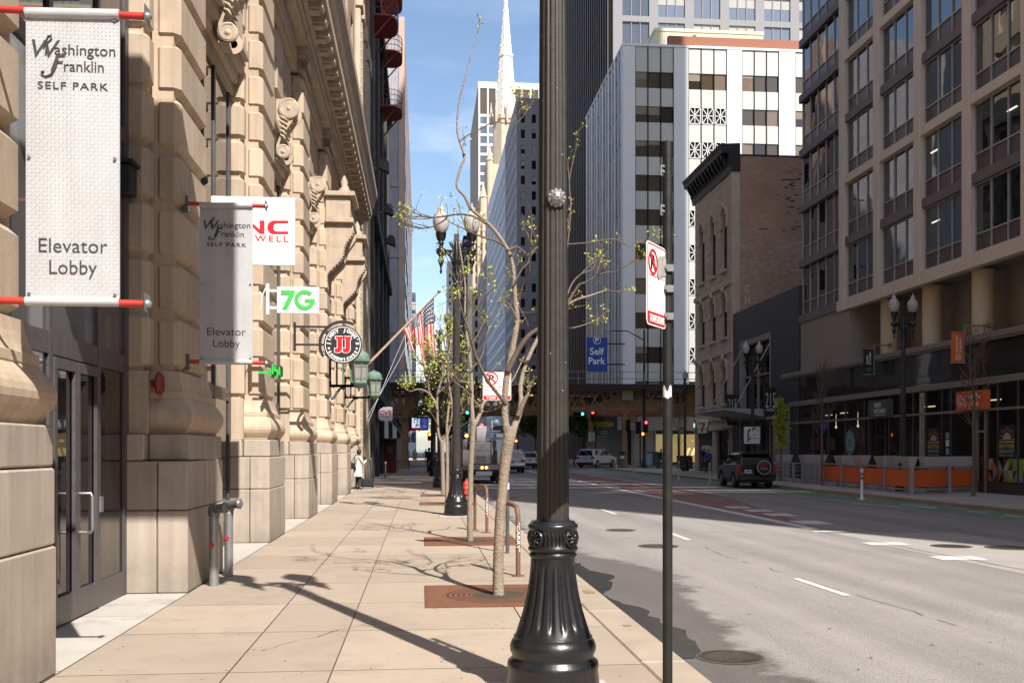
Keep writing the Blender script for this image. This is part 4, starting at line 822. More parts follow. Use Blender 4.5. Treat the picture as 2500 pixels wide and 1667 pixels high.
class Tree:
    def __init__(s, label, x, y, group, seed=1, name='street_tree'):
        s.root = thing(name, label, 'tree', (x, y, 0), group); s.w = MB(); s.l = MB(); s.rn = random.Random(seed); s.tips = []
    def limb(s, pts, rs, seg=9): s.w.cur = 1 if max(rs) < .034 else 0; s.w.tube(pts, rs, seg); s.w.cur = 1
    def leaf(s, c, r, n, size=.035):
        rn = s.rn
        for i in range(n):
            d = Vector((rn.gauss(0, 1), rn.gauss(0, 1), rn.gauss(0, 1) + .5)).normalized(); p = Vector(c) + d * r * rn.random() ** .5; x = d.orthogonal().normalized(); x.rotate(Matrix.Rotation(rn.uniform(0, 6.3), 3, d)); sz = size * rn.uniform(.6, 1.3)
            s.l.add([p, p + d * sz * .6 + x * sz * .32, p + d * sz * 1.3, p + d * sz * .6 - x * sz * .32], [(0, 1, 2, 3)])
    def twig(s, p, d, l, r, depth, up=.25):
        rn = s.rn; d = Vector(d).normalized(); pts = [Vector(p)]; q = Vector(p); n = 4
        for i in range(n):
            d = (d + Vector((rn.gauss(0, .18), rn.gauss(0, .18), rn.gauss(0, .13) + up * .25))).normalized(); q = q + d * l / n; pts.append(q.copy())
            if depth > 0 and rn.random() < .72:
                a = Vector((rn.gauss(0, 1), rn.gauss(0, 1), rn.gauss(0, .6) + .3)).normalized(); s.twig(q, (d * .7 + a * .8), l * rn.uniform(.4, .7), r * .6, depth - 1, up)
        s.w.tube(pts, [r * (1 - .6 * i / n) for i in range(n + 1)], 5, False); s.tips.append(pts[-1])
    def done(s, bark='bark', leaf='bud', crown=True):
        t = s.w.build('trunk', [bark, 'bark_limb' if bark == 'bark' else bark], s.root)
        if crown and s.l.f: s.l.build('crown', leaf, s.root, recalc=False)
        return s.root
TG = 'young trees in budding leaf along the pavement'
def tree_from_pixels(T, Y, k, limbs, slim, tw=True):
    """limbs measured off the photograph: (depth offset at end, [(u,v,width px)...]); Y bends away towards the tip"""
    for dy, pts in limbs:
        P = []; Rr = []; n = len(pts)
        for i, (u, v, w) in enumerate(pts):
            y = Y + dy * (i / max(1, n - 1)); P.append(at(u, v, y)); Rr.append(max(.0035, w / 2 * k * slim))
        # smooth through the measured joints
        Q = []; S = []
        for i in range(n - 1):
            p0, p1, p2, p3 = P[max(0, i - 1)], P[i], P[i + 1], P[min(n - 1, i + 2)]
            for j in range(3):
                t = j / 3; Q.append(.5 * (2 * p1 + (p2 - p0) * t + (2 * p0 - 5 * p1 + 4 * p2 - p3) * t * t + (3 * p1 - p0 - 3 * p2 + p3) * t ** 3)); S.append(Rr[i] + (Rr[i + 1] - Rr[i]) * t)
        Q.append(P[-1]); S.append(Rr[-1]); T.limb(Q, S, 10 if Rr[0] > .03 else 7)
        if tw and Rr[-1] < .022:
            T.tips.append(Q[-1])
            for q in (Q[-1], Q[len(Q) * 3 // 4]):
                for _ in range(T.rn.randint(1, 2)):
                    d = (Q[-1] - Q[-3]).normalized() + Vector((T.rn.gauss(0, .5), T.rn.gauss(0, .5), T.rn.gauss(.2, .35))); T.twig(q, d, T.rn.uniform(.18, .4), .0075, 1)
T1 = Tree('near tree with thick pale trunk forked low, rising beside the big lamp post', .87, 11.1, TG, 4)
k1 = 11.12 / F
tree_from_pixels(T1, 11.1, k1, [
 (0, [(1217, 1458, 46), (1216, 1400, 40), (1218, 1330, 40), (1222, 1250, 39), (1229, 1170, 38), (1236, 1110, 42), (1242, 1070, 46), (1242, 1040, 34)]),
 (.3, [(1241, 1066, 34), (1234, 1030, 26), (1232, 995, 24), (1236, 928, 24), (1246, 877, 24), (1257, 820, 22), (1262, 775, 21), (1258, 735, 18), (1255, 690, 16), (1252, 650, 15), (1238, 607, 14), (1206, 561, 14), (1181, 536, 12), (1150, 510, 12), (1135, 480, 11), (1115, 454, 10), (1125, 408, 9), (1134, 380, 9), (1117, 326, 8), (1120, 255, 7), (1135, 194, 6), (1145, 153, 5), (1166, 82, 3)]),
 (.5, [(1246, 1072, 34), (1258, 1035, 26), (1269, 1005, 22), (1272, 975, 18), (1271, 940, 17), (1280, 900, 16), (1296, 860, 16), (1320, 815, 14), (1352, 770, 12), (1400, 735, 9), (1440, 722, 7), (1480, 708, 5)]),
 (.1, [(1264, 1016, 20), (1275, 990, 18), (1284, 970, 15), (1291, 963, 12)]),
 (-.4, [(1236, 985, 18), (1216, 962, 13), (1188, 925, 12), (1163, 872, 12), (1152, 835, 11), (1140, 795, 10), (1128, 760, 7), (1118, 720, 5)]),
 (-.3, [(1240, 905, 22), (1258, 868, 20), (1276, 838, 18), (1296, 815, 16), (1335, 790, 14), (1372, 760, 12), (1410, 700, 9), (1428, 690, 8), (1470, 668, 6), (1500, 664, 4), (1516, 655, 3)]),
 (.2, [(1186, 546, 10), (1155, 528, 8), (1120, 523, 7), (1094, 527, 7), (1058, 531, 6), (1033, 529, 5)]), (.1, [(1092, 530, 6), (1084, 538, 6), (1058, 553, 5), (1038, 557, 4)]),
 (-.2, [(1232, 600, 10), (1210, 588, 8), (1186, 581, 8), (1160, 572, 6), (1140, 562, 5)]), (.5, [(1240, 612, 10), (1262, 603, 9), (1288, 622, 8), (1307, 608, 8), (1345, 585, 6), (1380, 596, 6), (1440, 592, 5), (1500, 584, 5), (1536, 601, 4), (1558, 594, 3)]),
 (.3, [(1288, 622, 9), (1292, 660, 9), (1278, 690, 9), (1264, 735, 12)]), (.2, [(1122, 346, 6), (1140, 332, 5), (1166, 319, 5), (1206, 298, 5), (1236, 302, 4), (1258, 292, 4), (1273, 262, 3)]), (.1, [(1236, 302, 4), (1262, 300, 3), (1290, 268, 3)]),
 (.6, [(1352, 770, 8), (1385, 800, 7), (1420, 795, 5), (1455, 782, 4)]), (.4, [(1372, 760, 8), (1385, 720, 7), (1398, 690, 6), (1420, 668, 5), (1445, 660, 4)]), (.5, [(1380, 640, 5), (1390, 560, 5), (1393, 500, 5), (1390, 440, 4), (1400, 390, 3)]), (.4, [(1335, 700, 9), (1365, 660, 7), (1380, 600, 6), (1385, 560, 4)]),
 (0, [(1256, 690, 8), (1276, 655, 6), (1290, 640, 5), (1297, 600, 4)]), (.1, [(1262, 780, 9), (1245, 745, 6), (1228, 730, 5), (1215, 700, 4), (1200, 690, 3)]), (-.2, [(1160, 868, 7), (1175, 830, 5), (1190, 800, 4), (1180, 770, 3)])], .66)
for t in T1.tips:
    if T1.rn.random() < .75: T1.leaf(t, .03, T1.rn.randint(5, 9), .027)
T1.done()
T2 = Tree('second slimmer tree whose trunk runs up past the lamp, in front of the bucket truck', .885, 17.7, TG, 9); k2 = 17.7 / F
tree_from_pixels(T2, 17.7, k2, [
 (0, [(1148, 1322, 28), (1147, 1260, 24), (1148, 1200, 24), (1150, 1130, 23), (1154, 1060, 23), (1157, 1030, 26)]),
 (.4, [(1155, 1040, 20), (1152, 985, 16), (1152, 940, 15), (1148, 880, 13), (1140, 820, 12), (1135, 760, 10), (1136, 700, 9), (1128, 640, 7), (1120, 590, 5)]),
 (.4, [(1159, 1036, 20), (1172, 1010, 16), (1180, 985, 13), (1195, 970, 12), (1220, 960, 9), (1250, 930, 7), (1275, 880, 5)]), (-.4, [(1152, 960, 10), (1140, 935, 9), (1120, 930, 8), (1105, 905, 7), (1090, 870, 5), (1085, 830, 4)]),
 (.3, [(1176, 1000, 10), (1150, 968, 8), (1135, 950, 7), (1110, 932, 5), (1098, 915, 4)]), (.2, [(1144, 850, 8), (1165, 820, 6), (1180, 790, 5), (1200, 770, 4)]), (-.2, [(1136, 720, 7), (1115, 690, 5), (1100, 650, 4)]), (.2, [(1138, 790, 7), (1160, 760, 5), (1185, 715, 4), (1230, 690, 4), (1262, 660, 3)]), (.3, [(1150, 900, 8), (1170, 880, 6), (1182, 850, 5), (1190, 800, 4)]), (-.3, [(1140, 830, 7), (1122, 800, 5), (1112, 770, 4), (1108, 740, 3)])], .58)
for t in T2.tips:
    if T2.rn.random() < .7: T2.leaf(t, .035, T2.rn.randint(5, 9), .032)
T2.done()
T3 = Tree('slim forked tree with the most green buds, before the flag and lit sidewalk edge', .78, 35.4, TG, 12); k3 = 35.4 / F
tree_from_pixels(T3, 35.4, k3, [
 (0, [(1082, 1207, 16), (1081, 1150, 14), (1080, 1110, 14), (1079, 1080, 15)]), (.3, [(1079, 1082, 12), (1070, 1055, 9), (1068, 1010, 9), (1067, 980, 8), (1070, 955, 8), (1080, 920, 7), (1088, 880, 6), (1092, 840, 5), (1085, 800, 4)]), (.4, [(1080, 1082, 11), (1090, 1065, 9), (1098, 1040, 8), (1105, 1000, 7), (1098, 950, 7), (1092, 900, 6), (1098, 850, 5), (1105, 810, 4)]),
 (-.6, [(1068, 1000, 8), (1055, 970, 6), (1040, 955, 6), (1020, 950, 5), (1000, 955, 4), (985, 945, 3)]), (-.5, [(1067, 985, 7), (1050, 960, 5), (1045, 930, 5), (1055, 900, 4), (1060, 870, 3)]), (.3, [(1070, 960, 6), (1085, 945, 5), (1100, 935, 4), (1115, 925, 4), (1140, 935, 3)]), (-.3, [(1082, 915, 5), (1070, 890, 4), (1058, 885, 3), (1048, 870, 3)]), (-.3, [(1070, 1040, 6), (1060, 1020, 4), (1050, 1005, 3)]), (.2, [(1100, 1030, 6), (1112, 1005, 4), (1125, 990, 3)]), (-.6, [(1050, 957, 5), (1035, 935, 4), (1020, 930, 3), (1005, 940, 3)])], .72)
for t in list(T3.tips):
    for _ in range(1): T3.leaf(t, .09, T3.rn.randint(7, 13), .048)
T3.done()
def wild_tree(label, x, y, h, spread, seed, group, lean=0, leafn=10, leafr=.12, leafs=.07, bark='bark', leafm='bud', name='street_tree', col=False, tr=.07, lev=2):
    T = Tree(label, x, y, group, seed, name); rn = T.rn; top = Vector((x + lean, y, h * .42)); T.limb([(x, y, -.02), (x + .02, y, h * .2), tuple(top)], [tr * 1.25, tr, tr * .85])
    tip = top
    for i in range(4): nx_ = tip + Vector((rn.gauss(0, .1), rn.gauss(0, .1), h * .14)); T.limb([tip, nx_], [tr * (.8 - .18 * i), tr * (.62 - .15 * i)], 6); tip = nx_
    for i in range(int(16 + h)):
        zf = rn.uniform(.36, .95); a = rn.uniform(0, 2 * PI); l = spread * (1.1 - .62 * zf) * rn.uniform(.7, 1.2) * (1 if not col else .55)
        d = (math.cos(a), math.sin(a), .55 if not col else 1.6); T.twig((x + lean * min(1, zf * 2), y, h * zf * .93), d, l, tr * .32, lev, .4)
    if leafn:
        for t in T.tips:
            if rn.random() < .85: T.leaf(t, leafr, leafn, leafs)
    return T.done(bark, leafm)
wild_tree('small budding tree between the hydrant and the lamp, mostly behind other stems', .78, 30.0, 5.6, 1.5, 21, TG, leafn=4, tr=.05)
wild_tree('shaded dark leafy tree beside the pavement short of the railway', .85, 49.0, 6.6, 1.5, 22, TG, leafn=10, leafr=.16, leafs=.09, leafm='leaf_green')
wild_tree('shaded dark tree almost merging with the far lamp posts before the railway', .85, 66.0, 6.8, 1.7, 23, TG, leafn=14, leafr=.22, leafs=.12, leafm='leaf_green')
TGR = 'thin trees on the opposite pavement'
mat('bark_grey', (.16, .125, .10), .9, var=.25, vs=9)
wild_tree('bare twiggy tree in front of the orange patio corner and red wall sign', 19.5, 33.2, 6.3, 2.1, 31, TGR, leafn=0, bark='bark_grey', tr=.06, lev=3, col=True)
wild_tree('bare twiggy tree standing before the dark shop window left of the grey wall sign', 18.3, 43.6, 6.0, 1.9, 32, TGR, leafn=0, bark='bark_grey', tr=.05, lev=3, col=True)
wild_tree('narrow green leafed young tree behind the black SUV', 19.0, 50.6, 4.6, 1.0, 33, TGR, leafn=12, leafr=.13, leafs=.10, leafm='bud', bark='bark_grey', col=True, tr=.035)
wild_tree('slim leafy tree in front of the corner stone building by the bins', 18.4, 69, 5.6, 1.9, 34, TGR, leafn=3, bark='bark_grey', leafm='leaf_green', tr=.04)
wild_tree('thin sparse tree before the stone building beside the walking woman in blue', 20.2, 63, 5.2, 1.3, 35, TGR, leafn=2, bark='bark_grey', leafm='leaf_green', tr=.035)
# ---------------------------------------------------------------- bike racks, standpipes, hydrant, sign poles, manholes
mat('rack_brown', (.17, .085, .05), .6, var=.3, vs=10)
def bike_rack(x, y, label):
    root = thing('bike_rack', label, 'bike rack', (x, y, 0), 'brown hoop bike racks'); m = MB(); w = .10
    pts = [(x - w, y + .34, 0), (x - w, y + .34, .78), (x - w * .9, y + .30, .87)] + [(x - w * math.cos(t), y + .3 * math.cos(t), .87 + .06 * math.sin(t)) for t in (.5, 1.0, 1.57, 2.1, 2.6)] + [(x + w * .9, y - .30, .87), (x + w, y - .34, .78), (x + w, y - .34, 0)]
    m.tube(pts, .031, 8); m.build('hoop', 'rack_brown', root)
    for q in (pts[0], pts[-1]): f = MB(); f.lathe([(.085, 0), (.085, .012), (.05, .016)], 16, q); f.build('foot_plate', 'rust', root)
    s = MB(); fr_ = frame((x + w - .02, y - .374, .62), (0, 0, -1), (1, 0, 0)); fit(s, '"CARRY"', fr_, -.08, .30, .0, .04, .01); s.build('sticker', 'letter_white', root)
bike_rack(1.16, 13.1, 'brown hoop bike rack with white sticker just behind the thick trunk'); bike_rack(1.2, 19.8, 'brown hoop bike rack farther back beside the second tree grate')
def standpipe(x, y, label):
    root = thing('standpipe', label, 'standpipe', (x, y, 0), 'pair of steel standpipes by the pier'); m = MB(); m.tube([(x, y, 0), (x, y, .86)], .057, 16); m.lathe([(.062, .80), (.062, .84), (.058, .85)], 16, (x, y, 0)); m.build('pipe', 'steel_grey', root)
    h = MB(); h.lathe([(.066, .85), (.075, .88), (.075, .93), (.06, .965), (.03, .985), (0, .99)], 18, (x, y, 0)); h.tube([(x, y, .92), (x + .10, y - .09, .945), (x + .17, y - .15, .95)], [.062, .055, .055], 14); h.lathe([(.066, -.02), (.066, .03), (.04, .032), (.038, .0)], 16, (x + .15, y - .12, .95), axis='X'); h.build('inlet', 'galvanised', root)
    s = MB(); s.T = frame((x - .01, y - .0585, .50), (1, 0, 0)); s.prism([(0, .03), (.028, .012), (.018, -.026), (-.018, -.026), (-.028, .012)], 0, .003, 'XY'); s.build('sticker', 'letter_red', root)
standpipe(-2.50, 12.2, 'steel standpipe with dark head, first of two beside the shaded plinth'); standpipe(-2.50, 13.12, 'steel standpipe with green grey head, beyond its twin beside the plinth')
mat('hydrant_red', (.52, .05, .03), .5, var=.2, vs=10)
hy = MB(); hy.lathe([(.15, 0), (.15, .04), (.105, .06), (.10, .42), (.13, .44), (.13, .48), (.10, .50), (.11, .58), (.09, .66), (.05, .70), (.03, .71), (.03, .76), (0, .76)], 20, (1.38, 29.9, 0)); hy.lathe([(.05, -.17), (.055, -.15), (.045, -.14), (.045, .14), (.055, .15), (.05, .17)], 12, (1.38, 29.9, .38), axis='X'); hy.lathe([(.075, 0), (.08, .03), (.06, .14)], 12, (1.38, 29.76, .36), axis='Y')
tag(hy.build('fire_hydrant', 'hydrant_red'), 'red fire hydrant half hidden behind the lamp base near the kerb', 'hydrant')
mat('pole_black', (.028, .029, .027), .45, .4, var=.3, vs=14, spec=.5); mat('pole_steel', (.15, .15, .15), .42, .65, var=.35, vs=10, streak=.2)
def parking_sign(mb_white, mb_red, mb_black, fr, W, H, words):
    """white plate, red border, crossed P, red TOW ZONE band"""
    plate(mb_white, fr, rrect(-W / 2, 0, W / 2, H, .03), -.004, 0)
    o = mb_red.T; mb_red.T = fr; a = rrect(-W / 2 + .008, .008, W / 2 - .008, H - .008, .026); b = rrect(-W / 2 + .014, .014, W / 2 - .014, H - .014, .022); n = len(a)
    mb_red.add([(p[0], p[1], .0015) for p in a] + [(p[0], p[1], .0015) for p in b], [(i, (i + 1) % n, n + (i + 1) % n, n + i) for i in range(n)]); mb_red.T = o
    plate(mb_red, fr, [(-W / 2 + .012, .012 + .01), (-W / 2 + .03, .012), (W / 2 - .03, .012), (W / 2 - .012, .022), (W / 2 - .012, H * .165), (-W / 2 + .012, H * .165)], 0, .002)
    cx, cz, r0 = -W * .20, H * .77, W * .235; disc(mb_red, fr, cx, cz, r0, .004, 36, 0, r0 * .82)
    c = math.cos(R(45)); d = r0 * .9; e = .0085; plate(mb_red, fr, [(cx - d * c - e, cz + d * c - e), (cx - d * c + e, cz + d * c + e), (cx + d * c + e, cz - d * c + e), (cx + d * c - e, cz - d * c - e)], .003, .005)
    fit(mb_black, "P", fr, cx - r0 * .42, cx + r0 * .42, cz - r0 * .55, r0 * 1.1, .03, depth=.002)
    fr3 = fr @ Matrix.Translation((0, 0, .003)); w_ = MB(); fit(mb_white, "TOW ZONE", fr3, -W * .38, W * .38, H * .045, H * .085, .025)
    if words:
        plate(mb_red, fr, [(-W * .4, H * .575), (W * .4, H * .575), (W * .4, H * .58), (-W * .4, H * .58)], 0, .002)
        fit(mb_red, "NO STOPPING", fr, -W * .42, W * .42, H * .44, H * .065, .005); fit(mb_red, "NO STANDING", fr, -W * .42, W * .42, H * .335, H * .065, .005)
    else: plate(mb_red, fr, [(-W * .40, H * .60), (W * .42, H * .60), (W * .42, H * .606), (-W * .40, H * .606)], 0, .002)
def signpole(label, name, px_, py_, top, r, m, signs, stick=()):
    root = thing(name, label, 'sign post', (px_, py_, 0)); p = MB(); p.tube([(px_, py_, -.02), (px_, py_, 1.3), (px_, py_, top)], [r, r * 1.02, r * 1.02], 20)
    post = p.build('post', m, root)
    h = MB(); rn = random.Random(3)
    for i in range(18):
        z = .9 + i * .105 * (1 if i % 2 else 1.0); 
        if i % 3 == 2: continue
        h.lathe([(.006, 0), (.0058, .003), (0, .003)], 10, (px_ - r * .25, py_ - r * 1.0, z), axis='Y')
    h.build('bolt_hole', 'letter_black', post)
    return root
root = signpole('dark round sign post with tow zone sign standing beside the big lamp', 'parking_sign_post', 1.43, 5.62, 3.44, .0285, 'pole_black', None)
d = Vector((.56, .83, 0)).normalized(); fr = frame((1.415 - d.x * .155, 5.60 - d.y * .155, 2.345), d); w, rd, bk = MB(), MB(), MB(); parking_sign(w, rd, bk, fr, .305, .465, False)
sp = w.build('sign_plate', 'sign_white', root); rd.build('marking', 'letter_red', sp); bk.build('marking', 'letter_black', sp)
w = MB(); mat('peel_grey', (.35, .34, .32), .7, var=.3, vs=20); plate(w, fr, [(.0, .30), (.02, .40), (.12, .42), (.145, .40), (.145, .31), (.06, .29), (.03, .27)], .004, .0055); w.build('torn_sticker', 'peel_grey', sp)
b = MB()
for z in (2.42, 2.58, 2.70): b.box((1.40, 5.575, z - .02), (1.455, 5.595, z + .02)); b.lathe([(.011, 0), (.011, .012), (0, .013)], 8, (1.41, 5.56, z), axis='Y')
for z in (3.03, 3.06, 3.26, 3.29): b.box((1.395, 5.59, z - .006), (1.405, 5.65, z + .006)); b.box((1.385, 5.60, z - .02), (1.40, 5.62, z + .01))
b.build('clamp', 'galvanised', root)
b = MB(); b.T = frame((1.43, 5.62, 1.95), (1, 0, 0)); n = 9
b.grid(lambda i, j: (.0300 * math.cos(R(195 + 110 * i)), .055 * j + .02 * math.sin(i * 9) * (1 if j > .5 else .35), -.0300 * math.sin(R(195 + 110 * i))), 9, 2); b.T = None; b.build('torn_sticker', 'sign_white', root)
root = signpole('steel sign post with tow zone sign seen behind the near tree fork', 'parking_sign_post', 1.37, 15.6, 2.88, .030, 'pole_steel', None)
fr = frame((1.20, 15.56, 2.43), (1, 0, 0)); w, rd, bk = MB(), MB(), MB(); parking_sign(w, rd, bk, fr, .45, .45, True)
sp = w.build('sign_plate', 'sign_white', root); rd.build('marking', 'letter_red', sp); bk.build('marking', 'letter_black', sp)
b = MB(); b.lathe([(.031, 0), (.031, .10)], 14, (1.37, 15.6, 1.02)); b.lathe([(.031, 0), (.031, .08)], 14, (1.37, 15.6, 1.52)); b.build('sticker', 'sign_white', root)
mat('manhole', (.10, .078, .068), .55, .5, var=.3, vs=14, bump=.3, bs=60)
def manhole(c, r, label, grid_=True):
    root = thing('manhole_cover', label, 'manhole cover', c, 'manhole covers in the road'); m = MB(); z = c[2]
    m.lathe([(r, z + .0085), (r * .93, z + .011), (r * .92, z + .009), (0, z + .0095)], 40, (c[0], c[1], 0)); m.build('lid', 'manhole', root)
    t = MB()
    if grid_:
        for i in range(-5, 6):
            for j in range(-5, 6):
                if math.hypot(i, j) < 5.3: x, y = c[0] + i * r * .155, c[1] + j * r * .155; t.box((x - r * .05, y - r * .05, z + .0085), (x + r * .05, y + r * .05, z + .0135))
    else:
        for i in range(40): a = 2 * PI * i / 40; t.bar((c[0] + r * .74 * math.cos(a), c[1] + r * .74 * math.sin(a), z + .011), (c[0] + r * .88 * math.cos(a), c[1] + r * .88 * math.sin(a), z + .011), .012, .006)
        t.bar((c[0] - .06, c[1], z + .0115), (c[0] + .08, c[1], z + .0115), .03, .006)
    t.build('tread', 'manhole', root)
    t = MB(); t.lathe([(r * 1.07, z + .0055), (r, z + .0082)], 40, (c[0], c[1], 0)); t.build('rim', 'joint_dirt', root)
manhole(gnd(1783, 1604, RZ), .275, 'large smooth manhole cover by the kerb at the bottom of the road', False)
manhole(gnd(1515, 1294, RZ), .31, 'small looking manhole cover beside the lamp post shaft', False); manhole(gnd(1607, 1333, RZ), .35, 'manhole cover half behind the black sign post', False)
manhole(gnd(2322, 1333, RZ), .34, 'grid patterned manhole cover at the edge of the sunlit road'); manhole(gnd(2462, 1337, RZ), .38, 'grid patterned manhole cover cut by the picture edge')
# ---------------------------------------------------------------- the office building with its row of shops, opposite
mat('precast_beige', (.74, .645, .525), .75, var=.07, vs=1.2, bump=.05, bs=40, streak=.06); mat('column_cream', (.66, .56, .40), .7, var=.06, vs=1, streak=.05)
mat('band_brown', (.17, .145, .145), .6, var=.12, vs=2); mat('mullion_grey', (.52, .50, .48), .5, .3, var=.1, vs=4); mat('spandrel_brown', (.10, .075, .075), .35, var=.15, vs=3)
mat('stucco_grey', (.34, .30, .265), .8, var=.06, vs=1, streak=.06); mat('rail_taupe', (.28, .24, .215), .5, .2, var=.1, vs=2); mat('dark_stone', (.05, .045, .042), .5, var=.2, vs=3)
glassmat('office_glass', (.014, .014, .016), .015, 2.5, .30, .45); glassmat('store_glass', (.014, .014, .013), .02, 1.6, .22, .6); glassmat('clear_store_glass', (.010, .011, .011), .02, 1.6, .18, .6); MATS['clear_store_glass'].node_tree.nodes['Principled BSDF'].inputs['Alpha'].default_value = .55
mat('lamp_tube', (1, .93, .75), .5, emit=.8, flat=True)
FX = 21.5; FZ = [9.12 + 3.13 * i for i in range(30)]
offi = thing('office_building', 'tall office building with beige frame, dark reflecting windows and shops beneath, filling the street opposite', 'building', (FX, 24, 0))
POST = [48.65 - 3.86 * i for i in range(6)]; NVIS = 7
body = MB(); body.box((FX + .35, 29.4, 8.95), (30, 54.3, 102)); body.box((30, 29.4, 8.95), (50.7, 54.3, 113)); body.box((27, -7.1, 8.95), (50.7, 29.3, 24)); body.box((FX + 3.2, -7.2, .05), (50.7, 54.3, 8.95)); body.box((FX + .02, 49.1, 8.95), (FX + .35, 54.28, 9.1)); body.box((FX + .35, 6, 8.75), (FX + 3.2, 29.4, 8.95))  # unseen heights and the rear lot block are shaped for their shade
body.build('core', 'stucco_grey', offi)
sw_ = MB(); z = 9.0                                   # unseen slab added for shade, slotted to lay bars of sun on the road
for zs, hs, xa, xb in ((54.2, .8, 28, 50.4), (56.2, 1.1, 30, 50.4), (58.6, .5, 22, 44), (60.3, .9, 26, 50), (63.2, .6, 22, 50.4), (65.0, 1.2, 22, 42), (68.2, .7, 22, 46), (70.2, 1.2, 22, 47), (73.4, .7, 24, 48), (76.0, 1.0, 22, 44), (79.5, .8, 22, 46)):
    sw_.box((FX, -7.7, z), (50.7, -7.2, zs)); sw_.box((FX, -7.7, zs), (xa, -7.2, zs + hs)); sw_.box((xb, -7.7, zs), (50.7, -7.2, zs + hs)); z = zs + hs
sw_.box((FX, -7.7, z), (50.7, -7.2, 118)); sw_.box((FX, -7.7, 0), (50.7, -7.2, 9)); sw_.build('added_slot_wall', 'stucco_grey', offi)
fr_m = MB(); bd = MB()
for y in POST: fr_m.box((FX - .06, y - .29, 8.75), (FX + .36, y + .29, 102), .015)
for i, z in enumerate(FZ[:30]):
    segs = [(POST[j + 1] + .295, POST[j] - .295) for j in range(5)]
    for a, b in segs: (fr_m if i % 2 == 0 else bd).box((FX - (.03 if i % 2 == 0 else -.02), a, z - (.36 if i == 0 else .22)), (FX + .345, b, z + .22 - (.02 if i else 0)), .012)
    bd.box((FX - .02, POST[0] + .295, z - .28), (FX + .345, 54.4, z + .16), .012)
fr_m.box((FX - .06, 48.94, 8.76), (FX + .34, 49.2, 9.3)); fr_m.build('frame', 'precast_beige', offi); bd.build('floor_band', 'band_brown', offi)
def office_window(y0, y1, z0, z1, n, vis):
    w = MB(); m = .05; zt = z0 + .74
    for q in range(n + 1):
        y = y0 + (y1 - y0) * q / n; w.box((FX + .16, y - m / 2, z0), (FX + .28, y + m / 2, z1))
    for z in (z0 + .02, zt, z1 - .02): w.box((FX + .165, y0, z - m / 2), (FX + .275, y1, z + m / 2))
    win = w.build('window', 'mullion_grey', offi) if vis else w
    g = MB()
    for q in range(n):
        a = y0 + (y1 - y0) * q / n; b = y0 + (y1 - y0) * (q + 1) / n; t = random.Random(int(y0 * 7 + z0 * 13 + q)).uniform(-.006, .006)
        g.cur = 0; g.quad((FX + .22 + t, a, zt), (FX + .22 - t, b, zt), (FX + .22 - t, b, z1), (FX + .22 + t, a, z1)); g.cur = 1; g.quad((FX + .22, a, z0), (FX + .22, b, z0), (FX + .22, b, zt), (FX + .22, a, zt))
    if vis: g.build('glass', ['office_glass', 'spandrel_brown'], win, recalc=False)
    return w, g
rest = MB(); restg = MB()
for i in range(29):
    z0, z1 = FZ[i] + .21, FZ[i + 1] - .23
    for j in range(5):
        vis = i < 7 and j < 5
        w, g_ = office_window(POST[j + 1] + .29, POST[j] - .29, z0, z1, 3, vis)
        if not vis:
            o = len(rest.v); rest.v += w.v; rest.f += [[q + o for q in f] for f in w.f]; rest.mi += [0] * len(w.f); rest.sm += [False] * len(w.f)
            o = len(rest.v); rest.v += g_.v; rest.f += [[q + o for q in f] for f in g_.f]; rest.mi += [1 + q for q in g_.mi]; rest.sm += [False] * len(g_.f)
    vis = i < 7; w, g_ = office_window(POST[0] + .3, 54.3, z0 - .06, z1, 5, vis)
tag(rest.build('window', ['mullion_grey', 'office_glass', 'spandrel_brown'], offi, recalc=False), kind='stuff')
lt = MB()
for y, z in ((34.3, 20.5), (34.4, 14.2), (39.9, 14.3), (39.8, 11.3)): lt.box((FX + .185, y - .3, z - .022), (FX + .205, y + .3, z + .022))
lt.build('ceiling_light', 'lamp_tube', offi)
# colonnade, set-back wall, canopy roof of the shops
for y in (45.2, 41.26, 37.35, 33.4, 29.5): cl = MB(); cl.lathe([(.42, 5.6), (.42, 8.8)], 28, (FX + .85, y, 0)); cl.build('column', 'column_cream', offi)
sb = MB(); sb.box((FX + .05, 47.9, 5.6), (FX + 3.2, 54.3, 8.94)); sb.box((FX + 1.9, 5, 5.6), (FX + 2.1, 47.9, 8.94)); sb.build('setback_wall', 'stucco_grey', offi)
ra = MB(); ra.box((FX - .12, 6, 5.86), (FX + 3.0, 57.0, 6.10), .02); ra.box((FX - .06, 6, 5.78), (FX + .2, 56.95, 5.86)); ra.box((FX - .08, 6, 4.14), (FX + .08, 55.9, 4.40), .015); ra.box((FX - .05, 6, 3.12), (FX + .05, 55.85, 3.22)); ra.box((FX - .06, 55.8, 0), (FX + .1, 55.98, 4.14)); ra.build('shop_rail', 'rail_taupe', offi)
base = MB(); base.box((FX - .03, 6, -.02), (FX + .3, 43, .42)); base.build('shop_plinth', 'dark_stone', offi)
MU = [55.85, 54.5, 52.4, 50.3, 48.2, 46.05, 45.6, 43.55, 42.45, 41.3, 40.2, 38.9, 38.2, 36.3, 35.6, 34.95, 33.7, 31.5, 29.3, 27, 24.5, 22]
sg = MB()
for y in MU: sg.box((FX - .04, y - .025, .42 if y < 43 else .02), (FX + .06, y + .025, 4.14))
shopw = sg.build('shop_window', 'bronze_frame', offi)
sgl = MB(); rn = random.Random(8)
for a, b in zip(MU[1:], MU[:-1]):
    t = rn.uniform(-.004, .004)
    for z0, z1 in ((.0, 1.28), (1.3, 3.12), (3.22, 4.14)):
        if abs(a - 43.55) < .01 and z1 < 3.2: continue
        sgl.quad((FX + .02 + t, a, z0), (FX + .02 - t, b, z0), (FX + .02 - t, b, z1), (FX + .02 + t, a, z1))
